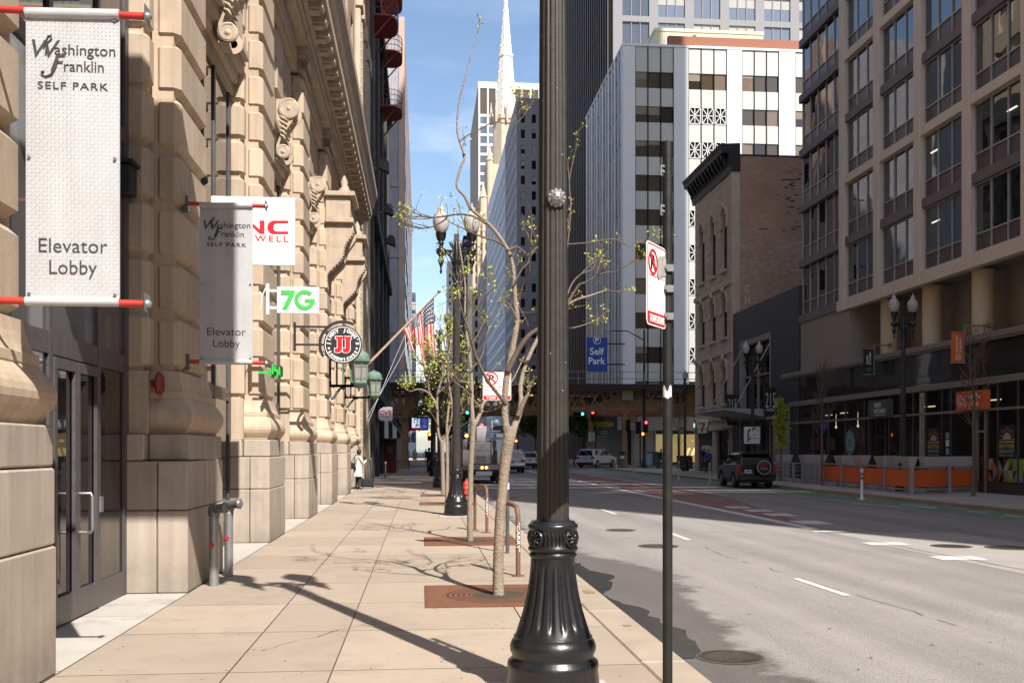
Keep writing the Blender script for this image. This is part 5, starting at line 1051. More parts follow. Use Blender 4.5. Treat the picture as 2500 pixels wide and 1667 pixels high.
for i in range(16): a = 9 + i * 3.0; sgl.quad((FX + .02, a, 4.40), (FX + .02, a + 2.96, 4.40), (FX + .025, a + 2.96, 5.80), (FX + .025, a, 5.80))
sgl.build('glass', 'clear_store_glass', shopw, recalc=False)
dr = MB(); dr.box((FX + .3, 43.6, 0), (FX + .34, 43.72, 3.1)); dr.box((FX + .3, 44.5, 0), (FX + .34, 44.62, 3.1)); dr.box((FX + .3, 45.4, 0), (FX + .34, 45.55, 3.1)); dr.box((FX + .3, 43.7, 2.2), (FX + .34, 45.5, 2.3)); dr.build('door', 'bronze_frame', offi)
d2 = MB(); d2.box((FX - .05, 36.25, .0), (FX + .05, 36.4, 3.1)); d2.box((FX - .05, 35.65, .0), (FX + .05, 35.8, 3.1)); d2.box((FX - .04, 35.8, 2.3), (FX + .04, 36.25, 2.4)); d2.build('door', 'rail_taupe', offi)
# coloured triangle film along the foot of the shop glass
mat('shop_lamp', (1, .82, .5), .5, emit=.9, flat=True)
tri = [mat('film_green', (.22, .33, .04), .5, var=.1), mat('film_cream', (.42, .40, .30), .5, var=.1), mat('film_teal', (.16, .30, .27), .5, var=.1), mat('film_orange', (.36, .14, .045), .5, var=.1), mat('film_dark', (.11, .02, .02), .5, var=.1)]
fm = MB(); rn = random.Random(17)
for a, b in ((38.95, 40.15), (38.25, 38.85), (36.45, 38.15), (33.75, 34.9), (34.98, 35.55), (31.6, 33.65)):
    n = max(1, round((b - a) / .55)); w = (b - a) / n
    for i in range(n):
        for r_ in (0, 1):
            z0 = .46 + .42 * r_; z1 = z0 + .42; y0 = a + i * w; ym = y0 + w / 2; y1 = y0 + w; X = FX - .012
            ap, fo = (z1, z0) if (i + r_) % 2 else (z0, z1)
            for P in (((y0, fo), (ym, fo), (ym, ap)), ((ym, fo), (y1, fo), (ym, ap)), ((y0, fo), (ym, ap), (y0, ap)), ((y1, fo), (ym, ap), (y1, ap))):
                if rn.random() < .12: continue
                fm.cur = rn.randrange(5); fm.add([(X, p[0], p[1]) for p in P], [(0, 1, 2)])
fm.build('window_film', tri, shopw)
mat('awn_orange', (.78, .15, .03), .65, var=.10, vs=3, bump=.05, bs=20); mat('sign_charcoal', (.085, .08, .08), .5, var=.08); mat('sign_green', (.05, .30, .10), .5, var=.05); mat('poster_black', (.015, .015, .016), .5, var=.1)
mat('yellow_green', (.50, .52, .05), .5, var=.05); mat('pale_blue', (.25, .42, .50), .5, var=.05); mat('sun_orange', (.60, .20, .07), .5, var=.05)
dk = MB(); dk.box((FX + .1, 6, 4.25), (FX + 3, 55.8, 5.75)); dk.box((FX + 2.4, 6, 0), (FX + 3.1, 55.8, 4.25))
for y in (43.7, 38.6, 46.1): dk.box((FX + .1, y, 0), (FX + 2.4, y + .15, 4.25))
dk.build('shop_interior', 'band_brown', offi)
rn = random.Random(23); it = MB(); tones = ['film_cream', 'awn_orange', 'stucco_grey', 'film_dark', 'sign_green', 'column_cream']
for i in range(46):
    y = rn.uniform(24, 55); z = rn.choice((0, 0, .9, 1.6)); it.cur = rn.randrange(6); d = rn.uniform(.3, 1.2); x = FX + rn.uniform(.6, 2.0); it.box((x, y, z + .03), (x + rn.uniform(.1, .35), y + d, z + rn.uniform(.2, .9)))
tag(it.build('shop_goods', tones, offi), kind='stuff')
it = MB()
for y, z in ((34.2, 3.75), (36.8, 3.6), (39.6, 3.7), (41.8, 3.55), (47.5, 3.6), (50.8, 3.6), (52.8, 3.55), (31, 3.7)): it.box((FX + 1.2, y, z), (FX + 1.28, y + .8, z + .05))
for y in (49.2, 51.9): it.lathe([(0, 2.8), (.04, 2.81), (.06, 2.89), (.02, 2.95), (.01, 3.6)], 10, (FX + 1.1, y, 0))
it.build('shop_light', 'shop_lamp', offi)
SF = lambda y, z, x=FX: frame((x, y, z), (0, -1, 0))              # a sign face turned to the street; x runs towards the viewer's right
root = thing('wall_sign', 'dark grey wall sign with green meander and the words greek kitchen', 'sign', (FX - .3, 45, 3.2)); p = MB(); p.box((FX - .32, 43.05, 3.16), (FX - .05, 44.99, 3.96)); p.build('panel', 'sign_charcoal', root)
t = MB(); f = SF(44.99, 3.16, FX - .325); fit(t, "GREEK", f, .62, 1.32, .46, .20, .015); fit(t, "KITCHEN", f, .62, 1.72, .18, .20, .015); fit(t, "MODERN GREEK CUISINE", f, .62, 1.72, .07, .045); t.build('lettering', 'letter_white', root)
def meander(mb, f, x, z, s):
    for P in (((0, 0), (0, 1)), ((0, 1), (1, 1)), ((1, 1), (1, .25)), ((1, .25), (.3, .25)), ((.3, .25), (.3, .7)), ((.3, .7), (.68, .7)), ((.68, .7), (.68, .5)), ((0, 0), (.9, 0))):
        (ax, az), (bx, bz) = P; w = .07; plate(mb, f, [(x + s * (min(ax, bx) - w), z + s * (min(az, bz) - w)), (x + s * (max(ax, bx) + w), z + s * (min(az, bz) - w)), (x + s * (max(ax, bx) + w), z + s * (max(az, bz) + w)), (x + s * (min(ax, bx) - w), z + s * (max(az, bz) + w))], 0, .004)
t = MB(); meander(t, f, .28, .22, .26); plate(t, f, [(.37, .06), (.41, .06), (.41, .72), (.37, .72)], 0, .003); t.build('emblem', 'sign_green', root)
root = thing('wall_sign', 'orange wall sign reading protein bar and kitchen behind bare branches', 'sign', (FX - .3, 37.3, 3.2)); p = MB(); p.box((FX - .32, 35.36, 3.18), (FX - .05, 37.31, 3.92)); p.build('panel', 'awn_orange', root)
t = MB(); f = SF(37.31, 3.18, FX - .325); fit(t, "protein bar", f, .60, 1.76, .44, .20, .01); fit(t, "& kitchen", f, .60, 1.60, .14, .20, .01)
def citrus(mb, f, x, z, r):
    disc(mb, f, x, z, r, .003, 30, 0, r * .86)
    for q in range(8):
        a = 2 * PI * q / 8; plate(mb, f, [(x + r * .18 * math.cos(a), z + r * .18 * math.sin(a)), (x + r * .62 * math.cos(a - .22), z + r * .62 * math.sin(a - .22)), (x + r * .72 * math.cos(a), z + r * .72 * math.sin(a)), (x + r * .62 * math.cos(a + .22), z + r * .62 * math.sin(a + .22))], 0, .003)
citrus(t, f, .32, .37, .24); t.build('lettering', 'letter_white', root)
def blade(label, y, xl, xr, z0, z1, m, bx, bz, draw):
    """projecting sign: panel across the pavement on a bracket off the column behind"""
    root = thing('projecting_sign', label, 'sign', (xl, y, z0)); p = MB(); p.box((xl, y, z0), (xr, y + .07, z1)); p.build('panel', m, root)
    e = MB(); e.box((xl - .02, y - .01, z0 - .05), (xr + .1, y + .08, z0)); e.box((xl - .02, y - .01, z1), (xr + .1, y + .08, z1 + .05)); e.box((xr, y + .01, z0), (xr + .06, y + .06, bz)); e.box((xr, y + .01, bz), (bx, y + .06, bz + .06)); e.box((bx - .03, y - .06, bz - .05), (bx + .06, y + .12, bz + .12)); e.build('bracket', 'rail_taupe', root)
    draw(root, frame((xl, y - .003, z0), (1, 0, 0)), xr - xl, z1 - z0)
def dg(root, f, W, H):
    f2 = f @ Matrix.Rotation(PI / 2, 4, 'Z'); t = MB(); fit(t, "GREEK", f2, H * .37, H * .76, -W * .45, W * .20, .012); fit(t, "KITCHEN", f2, H * .37, H * .88, -W * .74, W * .20, .012); t.build('lettering', 'letter_white', root)
    t = MB(); meander(t, f, W * .32, H * .10, W * .36); plate(t, f, [(W * .05, H * .18), (W * .95, H * .18), (W * .95, H * .195), (W * .05, H * .195)], 0, .003); t.build('emblem', 'sign_green', root)
def dp(root, f, W, H):
    f2 = f @ Matrix.Rotation(PI / 2, 4, 'Z'); t = MB(); fit(t, "protein bar", f2, H * .33, H * .90, -W * .50, W * .22, .01); fit(t, "& kitchen", f2, H * .33, H * .80, -W * .80, W * .22, .01); citrus(t, f, W * .52, H * .17, W * .26); t.build('lettering', 'letter_white', root)
blade('black projecting sign with green meander hung above the shop canopy rail', 44.6, 20.78, 21.25, 5.22, 6.38, 'poster_black', 22.05, 6.55, dg)
blade('orange projecting sign with white citrus emblem hung above the bare tree', 36.9, 20.78, 21.28, 5.08, 6.25, 'awn_orange', 22.3, 6.5, dp)
def poster(label, y, z0, w, h):
    root = thing('window_poster', label, 'poster', (FX - .01, y, z0), 'sunrise breakfast posters on the shop glass'); f = SF(y, z0, FX - .016); p = MB(); plate(p, f, [(0, 0), (w, 0), (w, h), (0, h)], 0, .002); p.build('sheet', 'poster_black', root)
    t = MB(); cx, cz = w * .5, h * .56; r = w * .26; t.T = f; n = 16; t.add([(cx, cz, .004)] + [(cx + r * math.cos(PI * i / n), cz + r * math.sin(PI * i / n), .004) for i in range(n + 1)], [(0, i + 1, i + 2) for i in range(n)]); t.T = None
    t.build('sun_disc', 'limestone', root); t = MB()
    for i in range(9):
        a = PI * i / 8; d = Vector((math.cos(a), math.sin(a))); q = Vector((-d.y, d.x)) * w * .018; c = Vector((cx, cz)); l = 1.85 if i % 2 == 0 else 1.65
        plate(t, f, [tuple(c + d * r * 1.25 - q), tuple(c + d * r * l - q), tuple(c + d * r * l + q), tuple(c + d * r * 1.25 + q)], .002, .005)
    t.build('ray', 'sun_orange', root)
    t = MB(); fit(t, "GOOD MORNING,", f, w * .03, w * .97, h * .47, h * .05, .01); fit(t, "BREAKFAST - CRUNCH", f, w * .06, w * .9, h * .06, h * .03); t.build('lettering', 'letter_white', root)
    t = MB(); fit(t, "BETTER", f, w * .03, w * .97, h * .31, h * .11, .025); t.build('lettering', 'yellow_green', root); t = MB(); fit(t, "BREAKFAST", f, w * .03, w * .97, h * .15, h * .11, .015); t.build('lettering', 'pale_blue', root)
poster('sunrise breakfast poster on the shop glass just right of the tall menu strip', 40.06, 1.34, 1.0, 1.2); poster('sunrise breakfast poster on the shop glass cut off nearest the picture edge', 34.88, 1.34, 1.02, 1.2)
root = thing('window_decal', 'round white and green decal on the dark shop window behind a bare tree', 'decal', (FX - .01, 47.6, 2)); f = SF(47.7, 2.0, FX - .016); t = MB(); disc(t, f, 0, 0, .62, .002, 36); t.build('disc', 'pale_blue', root); t = MB(); disc(t, f, 0, 0, .46, .004, 36, 0, .42); ring_text(t, "GREEK KITCHEN GREEK KITCHEN", f, 0, 0, .50, R(90), R(350), .13, bold=.01); meander(t, f, -.15, -.2, .34); t.build('lettering', 'sign_charcoal', root)
st = MB(); f = SF(40.75, .5, FX - .016); plate(st, f, [(0, 0), (.42, 0), (.42, 3.6), (0, 3.6)], 0, .002); ms = thing('menu_strip', 'tall pale menu strip on the shop glass left of the poster', 'menu', (FX - .01, 40.7, .5)); st.build('sheet', 'film_cream', ms); t = MB()
for i, wd in enumerate(("NATURE", "POWER", "SALAD", "BURRITO", "SANDWICH")): fit(t, wd, f @ Matrix.Rotation(PI / 2, 4, 'Z'), .25 + .66 * i, .75 + .66 * i, -.3, .14, .01)
t.build('lettering', 'letter_black', ms)
for i, z in enumerate((1.45, 1.78, 2.08)): tag(MB().box((FX - .014, 38.35, z), (FX - .01, 38.62, z + .26)).build('paper_notice', 'pale_blue' if i != 1 else 'sign_white'), ('low pale notice taped on the glass beside the breakfast poster', 'middle white notice taped on the glass beside the breakfast poster', 'upper pale notice taped on the glass beside the breakfast poster')[i], 'notice', 'three notices on the shop glass')
# ---------------------------------------------------------------- patio fence with orange panels, planters, grey rail
mat('fence_grey', (.42, .40, .42), .45, .3, var=.08, vs=5); mat('planter_grey', (.58, .55, .54), .6, var=.06, vs=3)
def fence_run(a, b, n, root, panels=True, h=1.02, last=True):
    a = Vector(a); b = Vector(b); d = (b - a) / n; fr_ = MB()
    for i in range(n + 1 if last else n):
        q = a + d * i; p = MB(); p.box((q.x - .06, q.y - .06, 0), (q.x + .06, q.y + .06, h)); p.build('post', 'fence_grey', root)
    for z, w in ((h - .025, .06), (.16, .05)): fr_.bar(a + Vector((0, 0, z)), b + Vector((0, 0, z)), .05, w)
    if not panels:
        for z in (.38, .60, .80): fr_.bar(a + Vector((0, 0, z)), b + Vector((0, 0, z)), .04, .035)
    fr_.build('rail', 'fence_grey', root)
    for i in range(n if panels else 0):
        q0 = a + d * i; q1 = a + d * (i + 1); u = (q1 - q0).normalized(); q0 = q0 + u * .10; q1 = q1 - u * .10; m = MB(); ph = i * 1.7
        nrm = Vector((-u.y, u.x, 0))
        m.grid(lambda s, t: q0.lerp(q1, s) + nrm * (.012 * math.sin(s * 7 + ph) * math.sin(t * 3 + ph)) + Vector((0, 0, .25 + .66 * t - .012 * math.sin(s * PI) * (2 * t - 1))), 14, 6)
        pn = m.build('canvas_panel', 'awn_orange', root); l = MB()
        for s in [k / 8 for k in range(9)]:
            for z in (.235, .925): c = q0.lerp(q1, s); l.box((c.x - .008, c.y - .008, z - .03), (c.x + .008, c.y + .008, z + .03))
        l.build('lacing', 'letter_black', pn)
C0 = gnd(2225, 1206); C1 = gnd(2403, 1200); L1 = Vector((18.62, 44.2, 0))
pf = thing('patio_fence', 'grey patio fence with bright orange canvas panels at the corner of the cafe terrace', 'fence', tuple(C0)); fence_run(C0, C1, 2, pf); fence_run(L1, C0, 4, pf, last=False)
pf2 = thing('patio_fence', 'inner run of orange canvas fence seen behind the planters', 'fence', (20.3, 41, 0)); fence_run((22.0, 43.0, 0), (20.4, 40.0, 0), 3, pf2)
gf = thing('patio_rail', 'grey railed barrier of plain bars beside the black SUV', 'fence', (18.7, 46, 0)); fence_run((18.70, 52, 0), (18.62, 45.2, 0), 5, gf, False, 1.0)
gf2 = thing('patio_rail', 'shorter grey bar rail across the terrace between the barrier and orange fence', 'fence', (20, 45, 0)); fence_run((18.75, 45.0, 0), (21.2, 45.4, 0), 2, gf2, False, 1.0)
def planter(x, y, w, d, label, z=.96, h=.42):
    m = MB(); t = .10
    m.loft([[(x - w / 2 + t, y - d / 2 + t, z), (x + w / 2 - t, y - d / 2 + t, z), (x + w / 2 - t, y + d / 2 - t, z), (x - w / 2 + t, y + d / 2 - t, z)], [(x - w / 2, y - d / 2, z + h), (x + w / 2, y - d / 2, z + h), (x + w / 2, y + d / 2, z + h), (x - w / 2, y + d / 2, z + h)], [(x - w / 2 + .03, y - d / 2 + .03, z + h), (x + w / 2 - .03, y - d / 2 + .03, z + h), (x + w / 2 - .03, y + d / 2 - .03, z + h), (x - w / 2 + .03, y + d / 2 - .03, z + h)], [(x - w / 2 + .05, y - d / 2 + .05, z + h - .05), (x + w / 2 - .05, y - d / 2 + .05, z + h - .05), (x + w / 2 - .05, y + d / 2 - .05, z + h - .05), (x - w / 2 + .05, y + d / 2 - .05, z + h - .05)]], False)
    root = thing('planter', label, 'planter', (x, y, 0), 'grey tapered planters on the terrace'); m.build('trough', 'planter_grey', root)
    l = MB(); l.box((x - w * .3, y - d * .3, 0), (x + w * .3, y + d * .3, z)); l.build('stand', 'fence_grey', root)
for (x, y, w, d, lab) in ((18.95, 42.9, .42, .9, 'tapered planter behind the first orange panel from the barrier'), (18.95, 40.9, .42, .9, 'tapered planter behind the second orange panel from the barrier'), (18.95, 38.9, .42, .9, 'tapered planter behind the third orange panel from the barrier'), (18.95, 36.9, .42, .95, 'tapered planter behind the orange panel nearest the lit corner post'),
                          (19.7, 36.2, 1.15, .42, 'long planter behind the wide orange panel just right of the corner post'), (21.1, 36.8, 1.2, .42, 'long planter behind the orange panel with the bare tree in front'), (21.9, 37.1, .4, .42, 'small planter at the outer end of the orange fence'),
                          (20.2, 44.2, 1.3, .42, 'long planter farther back before the shop doorway'), (20.9, 41.9, .42, .9, 'tapered planter above the inner orange fence by the lamp'), (19.2, 47.8, .42, .8, 'tapered planter behind the plain barrier near the green tree'), (19.9, 48.9, .42, .8, 'tapered planter behind the barrier, a little inside its neighbour'), (20.4, 49.6, 1.3, .42, 'long planter against the dark shop windows behind the barrier'), (19.3, 51.0, .9, .4, 'wide planter at the far end of the barrier beside the SUV')):
    planter(x, y, w, d, lab)
# ---------------------------------------------------------------- dark granite entrance building with canopy and 215 banners
mat('granite_dark', (.050, .052, .060), .6, var=.22, vs=1.1, speck=.12, ss=60, streak=.12); mat('canopy_pale', (.42, .40, .41), .5, var=.06)
gb = thing('granite_building', 'low dark granite entrance building between the shops and the old stone building', 'building', (FX, 60, 0))
g_ = MB(); g_.fn = lambda p: (FX + p.y, p.x, p.z); facade(g_, [(58.95, 64.9)], [(0, 3.2), (3.9, 8.7)], 54.45, 66.3, 0, 11.0, .6); g_.fn = None; g_.box((FX + .62, 54.45, 0), (45, 66.25, 10.7)); g_.box((FX + .1, 54.40, 10.99), (45, 66.3, 11.05)); g_.build('wall', 'granite_dark', gb)
w = MB()
for a, b in ((58.95, 59.15), (64.7, 64.9)): w.box((FX - .02, a, .0), (FX + .4, b, 8.9))
w.box((FX - .02, 59.15, 8.55), (FX + .4, 64.7, 8.9)); w.box((FX + .2, 59.15, 6.4), (FX + .35, 64.7, 6.5)); w.box((FX + .2, 61.9, 0), (FX + .35, 62.0, 8.55)); w.build('portal_frame', 'stucco_grey', gb)
g_ = MB(); g_.quad((FX + .45, 58.95, 0), (FX + .45, 64.9, 0), (FX + .45, 64.9, 8.7), (FX + .45, 58.95, 8.7)); g_.build('glass', 'store_glass', gb)
wl = MB(); wl.box((FX - .1, 55.9, 0), (FX + .2, 58.4, 3.2)); wl.build('entry_panel', 'stucco_grey', gb)
cn = thing('entrance_canopy', 'pale wedge canopy hung on rods from the dark granite front', 'canopy', (FX, 61, 3.7)); c = MB(); c.prism([(FX, 3.55), (FX, 4.12), (18.6, 4.16), (18.3, 4.08)], 58.2, 65.2, 'XZ'); c.build('slab', 'canopy_pale', cn)
r_ = MB(); r_.tube([(19.2, 59, 4.15), (FX, 59, 8.3)], .03, 6); r_.tube([(19.2, 64.5, 4.15), (FX, 64.5, 8.3)], .03, 6); r_.build('rod', 'mullion_grey', cn)
def b215(label, y, xl, z0, z1, w):
    root = thing('projecting_sign', label, 'sign', (xl, y, z0), 'black banners with pale numerals'); p = MB(); p.box((xl, y, z0), (xl + w, y + .06, z1)); p.build('panel', 'poster_black', root)
    f = frame((xl, y - .003, z0), (1, 0, 0)); h = z1 - z0; t = MB(); fit(t, "215", f, w * .08, w * .92, h * .42, h * .46, -.012); fit(t, "WEST", f, w * .10, w * .9, h * .31, h * .085, .0); fit(t, "EXPANDED LIVING", f, w * .1, w * .9, h * .11, h * .028, .01); fit(t, "DISTRICT LOCATION", f, w * .1, w * .9, h * .07, h * .028, .01); t.build('lettering', 'letter_white', root)
    b = MB(); b.box((xl, y, z1), (FX + .05, y + .06, z1 + .05)); b.box((xl, y, z0 - .05), (FX + .05, y + .06, z0)); b.build('bracket', 'letter_black', root)
b215('black 215 west banner partly behind the canopy wedge', 65.0, 20.66, 3.36, 5.34, .72); b215('black 215 west banner right of the canopy, over the SUV', 57.6, 20.62, 3.34, 5.34, .74)
# parking guide sign on the far lamp
root = thing('guide_sign', 'white parking guide sign with arrows fixed to the far lamp post', 'sign', (18.1, 53.5, 1.9)); f = frame((18.02, 53.65, 1.98), (1, 0, 0)); p = MB(); plate(p, f, rrect(0, 0, .93, .95, .06), -.02, 0); p.build('panel', 'sign_white', root)
t = MB(); k = .93 / 110
P2 = lambda x, y: ((x - 333) * k, (953 - y) * k)
def ln2(pts, w):
    for a, b in zip(pts, pts[1:]):
        a = Vector(P2(*a)); b = Vector(P2(*b)); d = (b - a).normalized(); n = Vector((-d.y, d.x)) * w / 2; a = a - d * w * .3; b = b + d * w * .3; plate(t, f, [tuple(a - n), tuple(b - n), tuple(b + n), tuple(a + n)], 0, .003)
ln2([(360, 940), (360, 885), (365, 868), (374, 862)], .065); ln2([(362, 930), (368, 922), (374, 920)], .05)
for x, y in ((374, 862), (374, 918)): a = P2(x + 10, y); plate(t, f, [(a[0], a[1]), (a[0] - .12, a[1] + .09), (a[0] - .12, a[1] - .09)], 0, .003)
for pts in ([(347, 862), (355, 862), (355, 880)], [(347, 905), (355, 905), (355, 890)], [(347, 935), (355, 935)], [(368, 905), (385, 905)], [(368, 935), (385, 935)], [(368, 905), (368, 885)]): ln2(pts, .014)
fit(t, "P", f, *(P2(390, 0)[0], P2(412, 0)[0]), P2(0, 868)[1], .20, .03); fit(t, "ARKING", f, P2(412, 0)[0], P2(440, 0)[0], P2(0, 868)[1], .06, .01); fit(t, "WELLS ST", f, P2(388, 0)[0], P2(438, 0)[0], P2(0, 922)[1], .07, .005); disc(t, f, *P2(404, 897), .055, .003, 20, 0, .03)
t.build('lettering', 'letter_black', root)
# ---------------------------------------------------------------- old stone-fronted building with painted brick flank
brickmat('old_brick', (.60, .32, .20), (.44, .25, .165), (.45, .34, .26), 'Y', .30, .105, .02, .2, [((.035, .028, .024), .16, .94, .99, 16.0, 21.4, .9), ((.52, .48, .43), .20, .97, 1.06, 9.0, 17.2, .7)])
mat('old_stone', (.62, .49, .365), .85, var=.14, vs=1.3, bump=.15, bs=14, streak=.16); mat('cornice_black', (.022, .020, .020), .5, var=.2, vs=3)
ob = thing('stone_fronted_building', 'old four storey building with carved stone front, black cornice and painted brick side wall', 'building', (FX, 70, 0))
m = MB(); m.box((FX + .45, 66.45, 0), (46, 75.6, 22.0)); m.build('brick_flank', 'old_brick', ob)
m = MB(); m.box((FX + .4, 66.43, 22.0), (46, 75.6, 22.12)); m.build('coping', 'cornice_black', ob)
WB = [(67.7, 68.75), (70.4, 71.5), (73.2, 74.3)]; VB = [(4.9, 7.6), (9.6, 12.4), (14.4, 18.4)]
m = MB(); m.fn = lambda p: (FX + p.y, p.x, p.z); facade(m, WB, VB, 66.4, 75.7, 3.1, 20.9, .5); m.fn = None
for z in (3.2, 3.9, 8.5, 13.3): m.box((FX - .16, 66.38, z - .18), (FX + .1, 75.75, z + .18), .05)
m.box((FX - .06, 66.4, 0), (FX + .5, 67.2, 3.1)); m.box((FX - .06, 70.2, 0), (FX + .5, 71, 3.1)); m.box((FX - .06, 74.9, 0), (FX + .5, 75.7, 3.1)); m.box((FX - .07, 66.4, 3.9), (FX, 66.95, 20.9))
for z in [4.4 + .62 * i for i in range(27)]:
    for a, b in ((66.96, 67.5), (69.0, 70.2), (71.7, 73.0), (74.5, 75.7)): m.box((FX - .035, a, z), (FX, b, z + .56), .02)
m.build('stone_front', 'old_stone', ob)
for a, b in WB:
    for z0, z1 in VB:
        w = MB(); w.box((FX + .22, a, z0), (FX + .26, b, z1)); win = w.build('window', 'store_glass', ob)
        w = MB(); w.box((FX + .15, a, z0), (FX + .22, a + .08, z1)); w.box((FX + .15, b - .08, z0), (FX + .22, b, z1)); w.box((FX + .15, a, (z0 + z1) / 2 - .05), (FX + .22, b, (z0 + z1) / 2 + .05)); w.box((FX + .15, a + .08, z1 - .4), (FX + .22, b - .08, z1)); w.build('sash', 'bronze_frame', win)
        h = MB(); n = 14; c = (a + b) / 2; r0 = (b - a) / 2
        for i in range(n):
            q0, q1 = PI * i / n, PI * (i + 1) / n
            h.add([(x, c + rr * math.cos(q), z1 - .15 + rr * .9 * math.sin(q)) for x in (FX - .16, FX + .0) for q in (q0, q1) for rr in (r0 + .02, r0 + .28)], [(0, 1, 3, 2), (1, 5, 7, 3), (0, 2, 6, 4), (0, 4, 5, 1), (2, 3, 7, 6)])
        for s in (-1, 1): h.box((FX - .14, c + s * (r0 + .15) - .14, z1 - 1.1), (FX, c + s * (r0 + .15) + .14, z1 - .12), .04)
        h.lathe([(0, -.12), (.16, -.08), (.2, .05), (.12, .3), (0, .42)], 10, (FX - .14, c, z1 + r0 * .9 + .0)); h.box((FX - .16, a - .15, z0 - .2), (FX, b + .15, z0), .03); h.build('surround', 'old_stone', win)
m = MB(); m.prism([(FX + .5, 20.9), (FX - .1, 20.9), (FX - .18, 21.3), (FX - .28, 21.5), (FX - .30, 22.1), (FX - .75, 22.2), (FX - .8, 22.45), (FX - .95, 22.75), (FX + .5, 22.85)], 66.3, 76.2, 'XZ')
for i in range(12): y = 66.9 + i * .78; m.prism([(FX - .25, 21.4), (FX - .45, 21.6), (FX - .68, 22.0), (FX - .72, 22.2), (FX - .25, 22.2)], y, y + .26, 'XZ')
m.build('cornice', 'cornice_black', ob)
t = MB(); f = frame((FX + .9, 66.44, 12.6), (1, 0, 0))
for i, ch in enumerate("CHUPP"): fit(t, ch, f, .0, .32, -.05 - .78 * i, .5, -.01)
t.build('graffiti', 'letter_white', ob)
wn = MB(); wn.box((FX + .1, 67.2, .1), (FX + .2, 70.2, 3.0)); wn.box((FX + .1, 71.0, .1), (FX + .2, 74.9, 3.0)); wn.build('shop_window', 'store_glass', ob)
root = thing('shop_sign', 'green edged white sign with big red and orange seven on the stone corner', 'sign', (20.2, 70, 2.9)); f = frame((19.88, 70.0, 2.84), (1, 0, 0)); w, h = .98, 1.02
p = MB(); plate(p, f, [(0, h), (w, h), (w, h * .92), (0, h * .92)], -.15, 0); plate(p, f, [(w * .04, h * .92), (w * .96, h * .92), (w * .82, 0), (w * .18, 0)], -.14, .004); p.build('panel', 'sign_white', root)
p = MB(); plate(p, f, [(0, h * .92), (w, h * .92), (w, 0), (0, 0)], -.13, 0); p.build('border', 'sign_green', root)
t = MB(); plate(t, f, [(w * .25, h * .78), (w * .75, h * .78), (w * .75, h * .62), (w * .25, h * .62)], .004, .008); t.build('numeral', 'sun_orange', root); t = MB(); plate(t, f, [(w * .75, h * .66), (w * .58, h * .30), (w * .56, 0.08), (w * .42, 0.08), (w * .44, h * .3), (w * .58, h * .62)], .004, .009); t.build('numeral', 'letter_red', root); t = MB(); fit(t, "ELEVEN", f @ Matrix.Translation((0, 0, .009)), w * .2, w * .82, h * .24, h * .12, .03); t.build('lettering', 'sign_green', root)
# ---------------------------------------------------------------- farther buildings on the near pavement's line
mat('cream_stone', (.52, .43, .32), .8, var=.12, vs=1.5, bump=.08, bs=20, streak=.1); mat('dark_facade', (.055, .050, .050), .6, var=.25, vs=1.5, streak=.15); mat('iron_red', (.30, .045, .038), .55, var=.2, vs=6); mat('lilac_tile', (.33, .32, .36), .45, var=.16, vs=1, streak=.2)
mat('pink_stone', (.50, .36, .30), .8, var=.1, vs=1)
def bld(name, label, loc): return thing(name, label, 'building', loc)
b2 = bld('brick_building', 'narrow building with cream pilasters below and orange brick above, next past the cornice', (-2.8, 49, 0))
m = MB(); m.box((-22, 44.75, 0), (-2.95, 53.5, 22)); 
for y in (44.8, 46.2, 48.6, 51.0, 52.6): m.box((-2.98, y, 0), (-2.72, y + .85, 21.6), .05); m.box((-2.98, y - .08, 21.6), (-2.62, y + .93, 22.4), .05); m.box((-2.98, y - .06, 0), (-2.66, y + .91, 1.2), .04)
for z in (5.2, 9.2, 13.2, 17.2): m.box((-2.96, 44.76, z), (-2.80, 53.48, z + .5), .03)
m.build('lower_front', 'cream_stone', b2)
m = MB()
for q in range(48): m.lathe([(.03, -.05), (.05, 0), (.03, .05)], 6, (-2.70, 45.25, 1.4 + .41 * q))
m.build('rope_moulding', 'cream_stone', b2)
m = MB(); m.box((-22, 44.8, 22), (-2.97, 53.5, 46))
for y in (44.85, 48.6, 52.55): m.box((-2.99, y, 22.4), (-2.76, y + .9, 46))
m.build('brick_front', 'orange_brick', b2)
w = MB()
for y in (46.2, 47.5, 50, 51.3):
    for z in [2.0] + [6 + 4 * i for i in range(4)] + [23.5 + 3.4 * i for i in range(6)]: w.box((-2.97, y + .1, z), (-2.93, y + 1.0, z + 2.1))
w.build('window', 'shop_glass', b2)['kind'] = 'stuff'
b3 = bld('dark_building', 'dark shaded building with red fire escapes and a striped awning past the cream building', (-2.7, 64, 0))
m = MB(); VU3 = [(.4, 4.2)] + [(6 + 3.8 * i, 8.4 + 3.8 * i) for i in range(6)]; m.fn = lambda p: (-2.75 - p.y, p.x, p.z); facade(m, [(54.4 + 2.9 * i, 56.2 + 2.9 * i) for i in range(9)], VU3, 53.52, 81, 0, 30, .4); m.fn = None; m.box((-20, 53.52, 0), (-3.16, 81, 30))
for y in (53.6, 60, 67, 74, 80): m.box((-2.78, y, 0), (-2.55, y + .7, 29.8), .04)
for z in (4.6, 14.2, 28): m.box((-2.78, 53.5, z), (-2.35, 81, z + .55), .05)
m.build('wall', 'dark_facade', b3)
w = MB()
for i in range(9):
    for c, d in VU3: w.quad((-3.0, 54.4 + 2.9 * i, c), (-3.0, 56.2 + 2.9 * i, c), (-3.0, 56.2 + 2.9 * i, d), (-3.0, 54.4 + 2.9 * i, d))
w.build('window', 'shop_glass', b3)['kind'] = 'stuff'
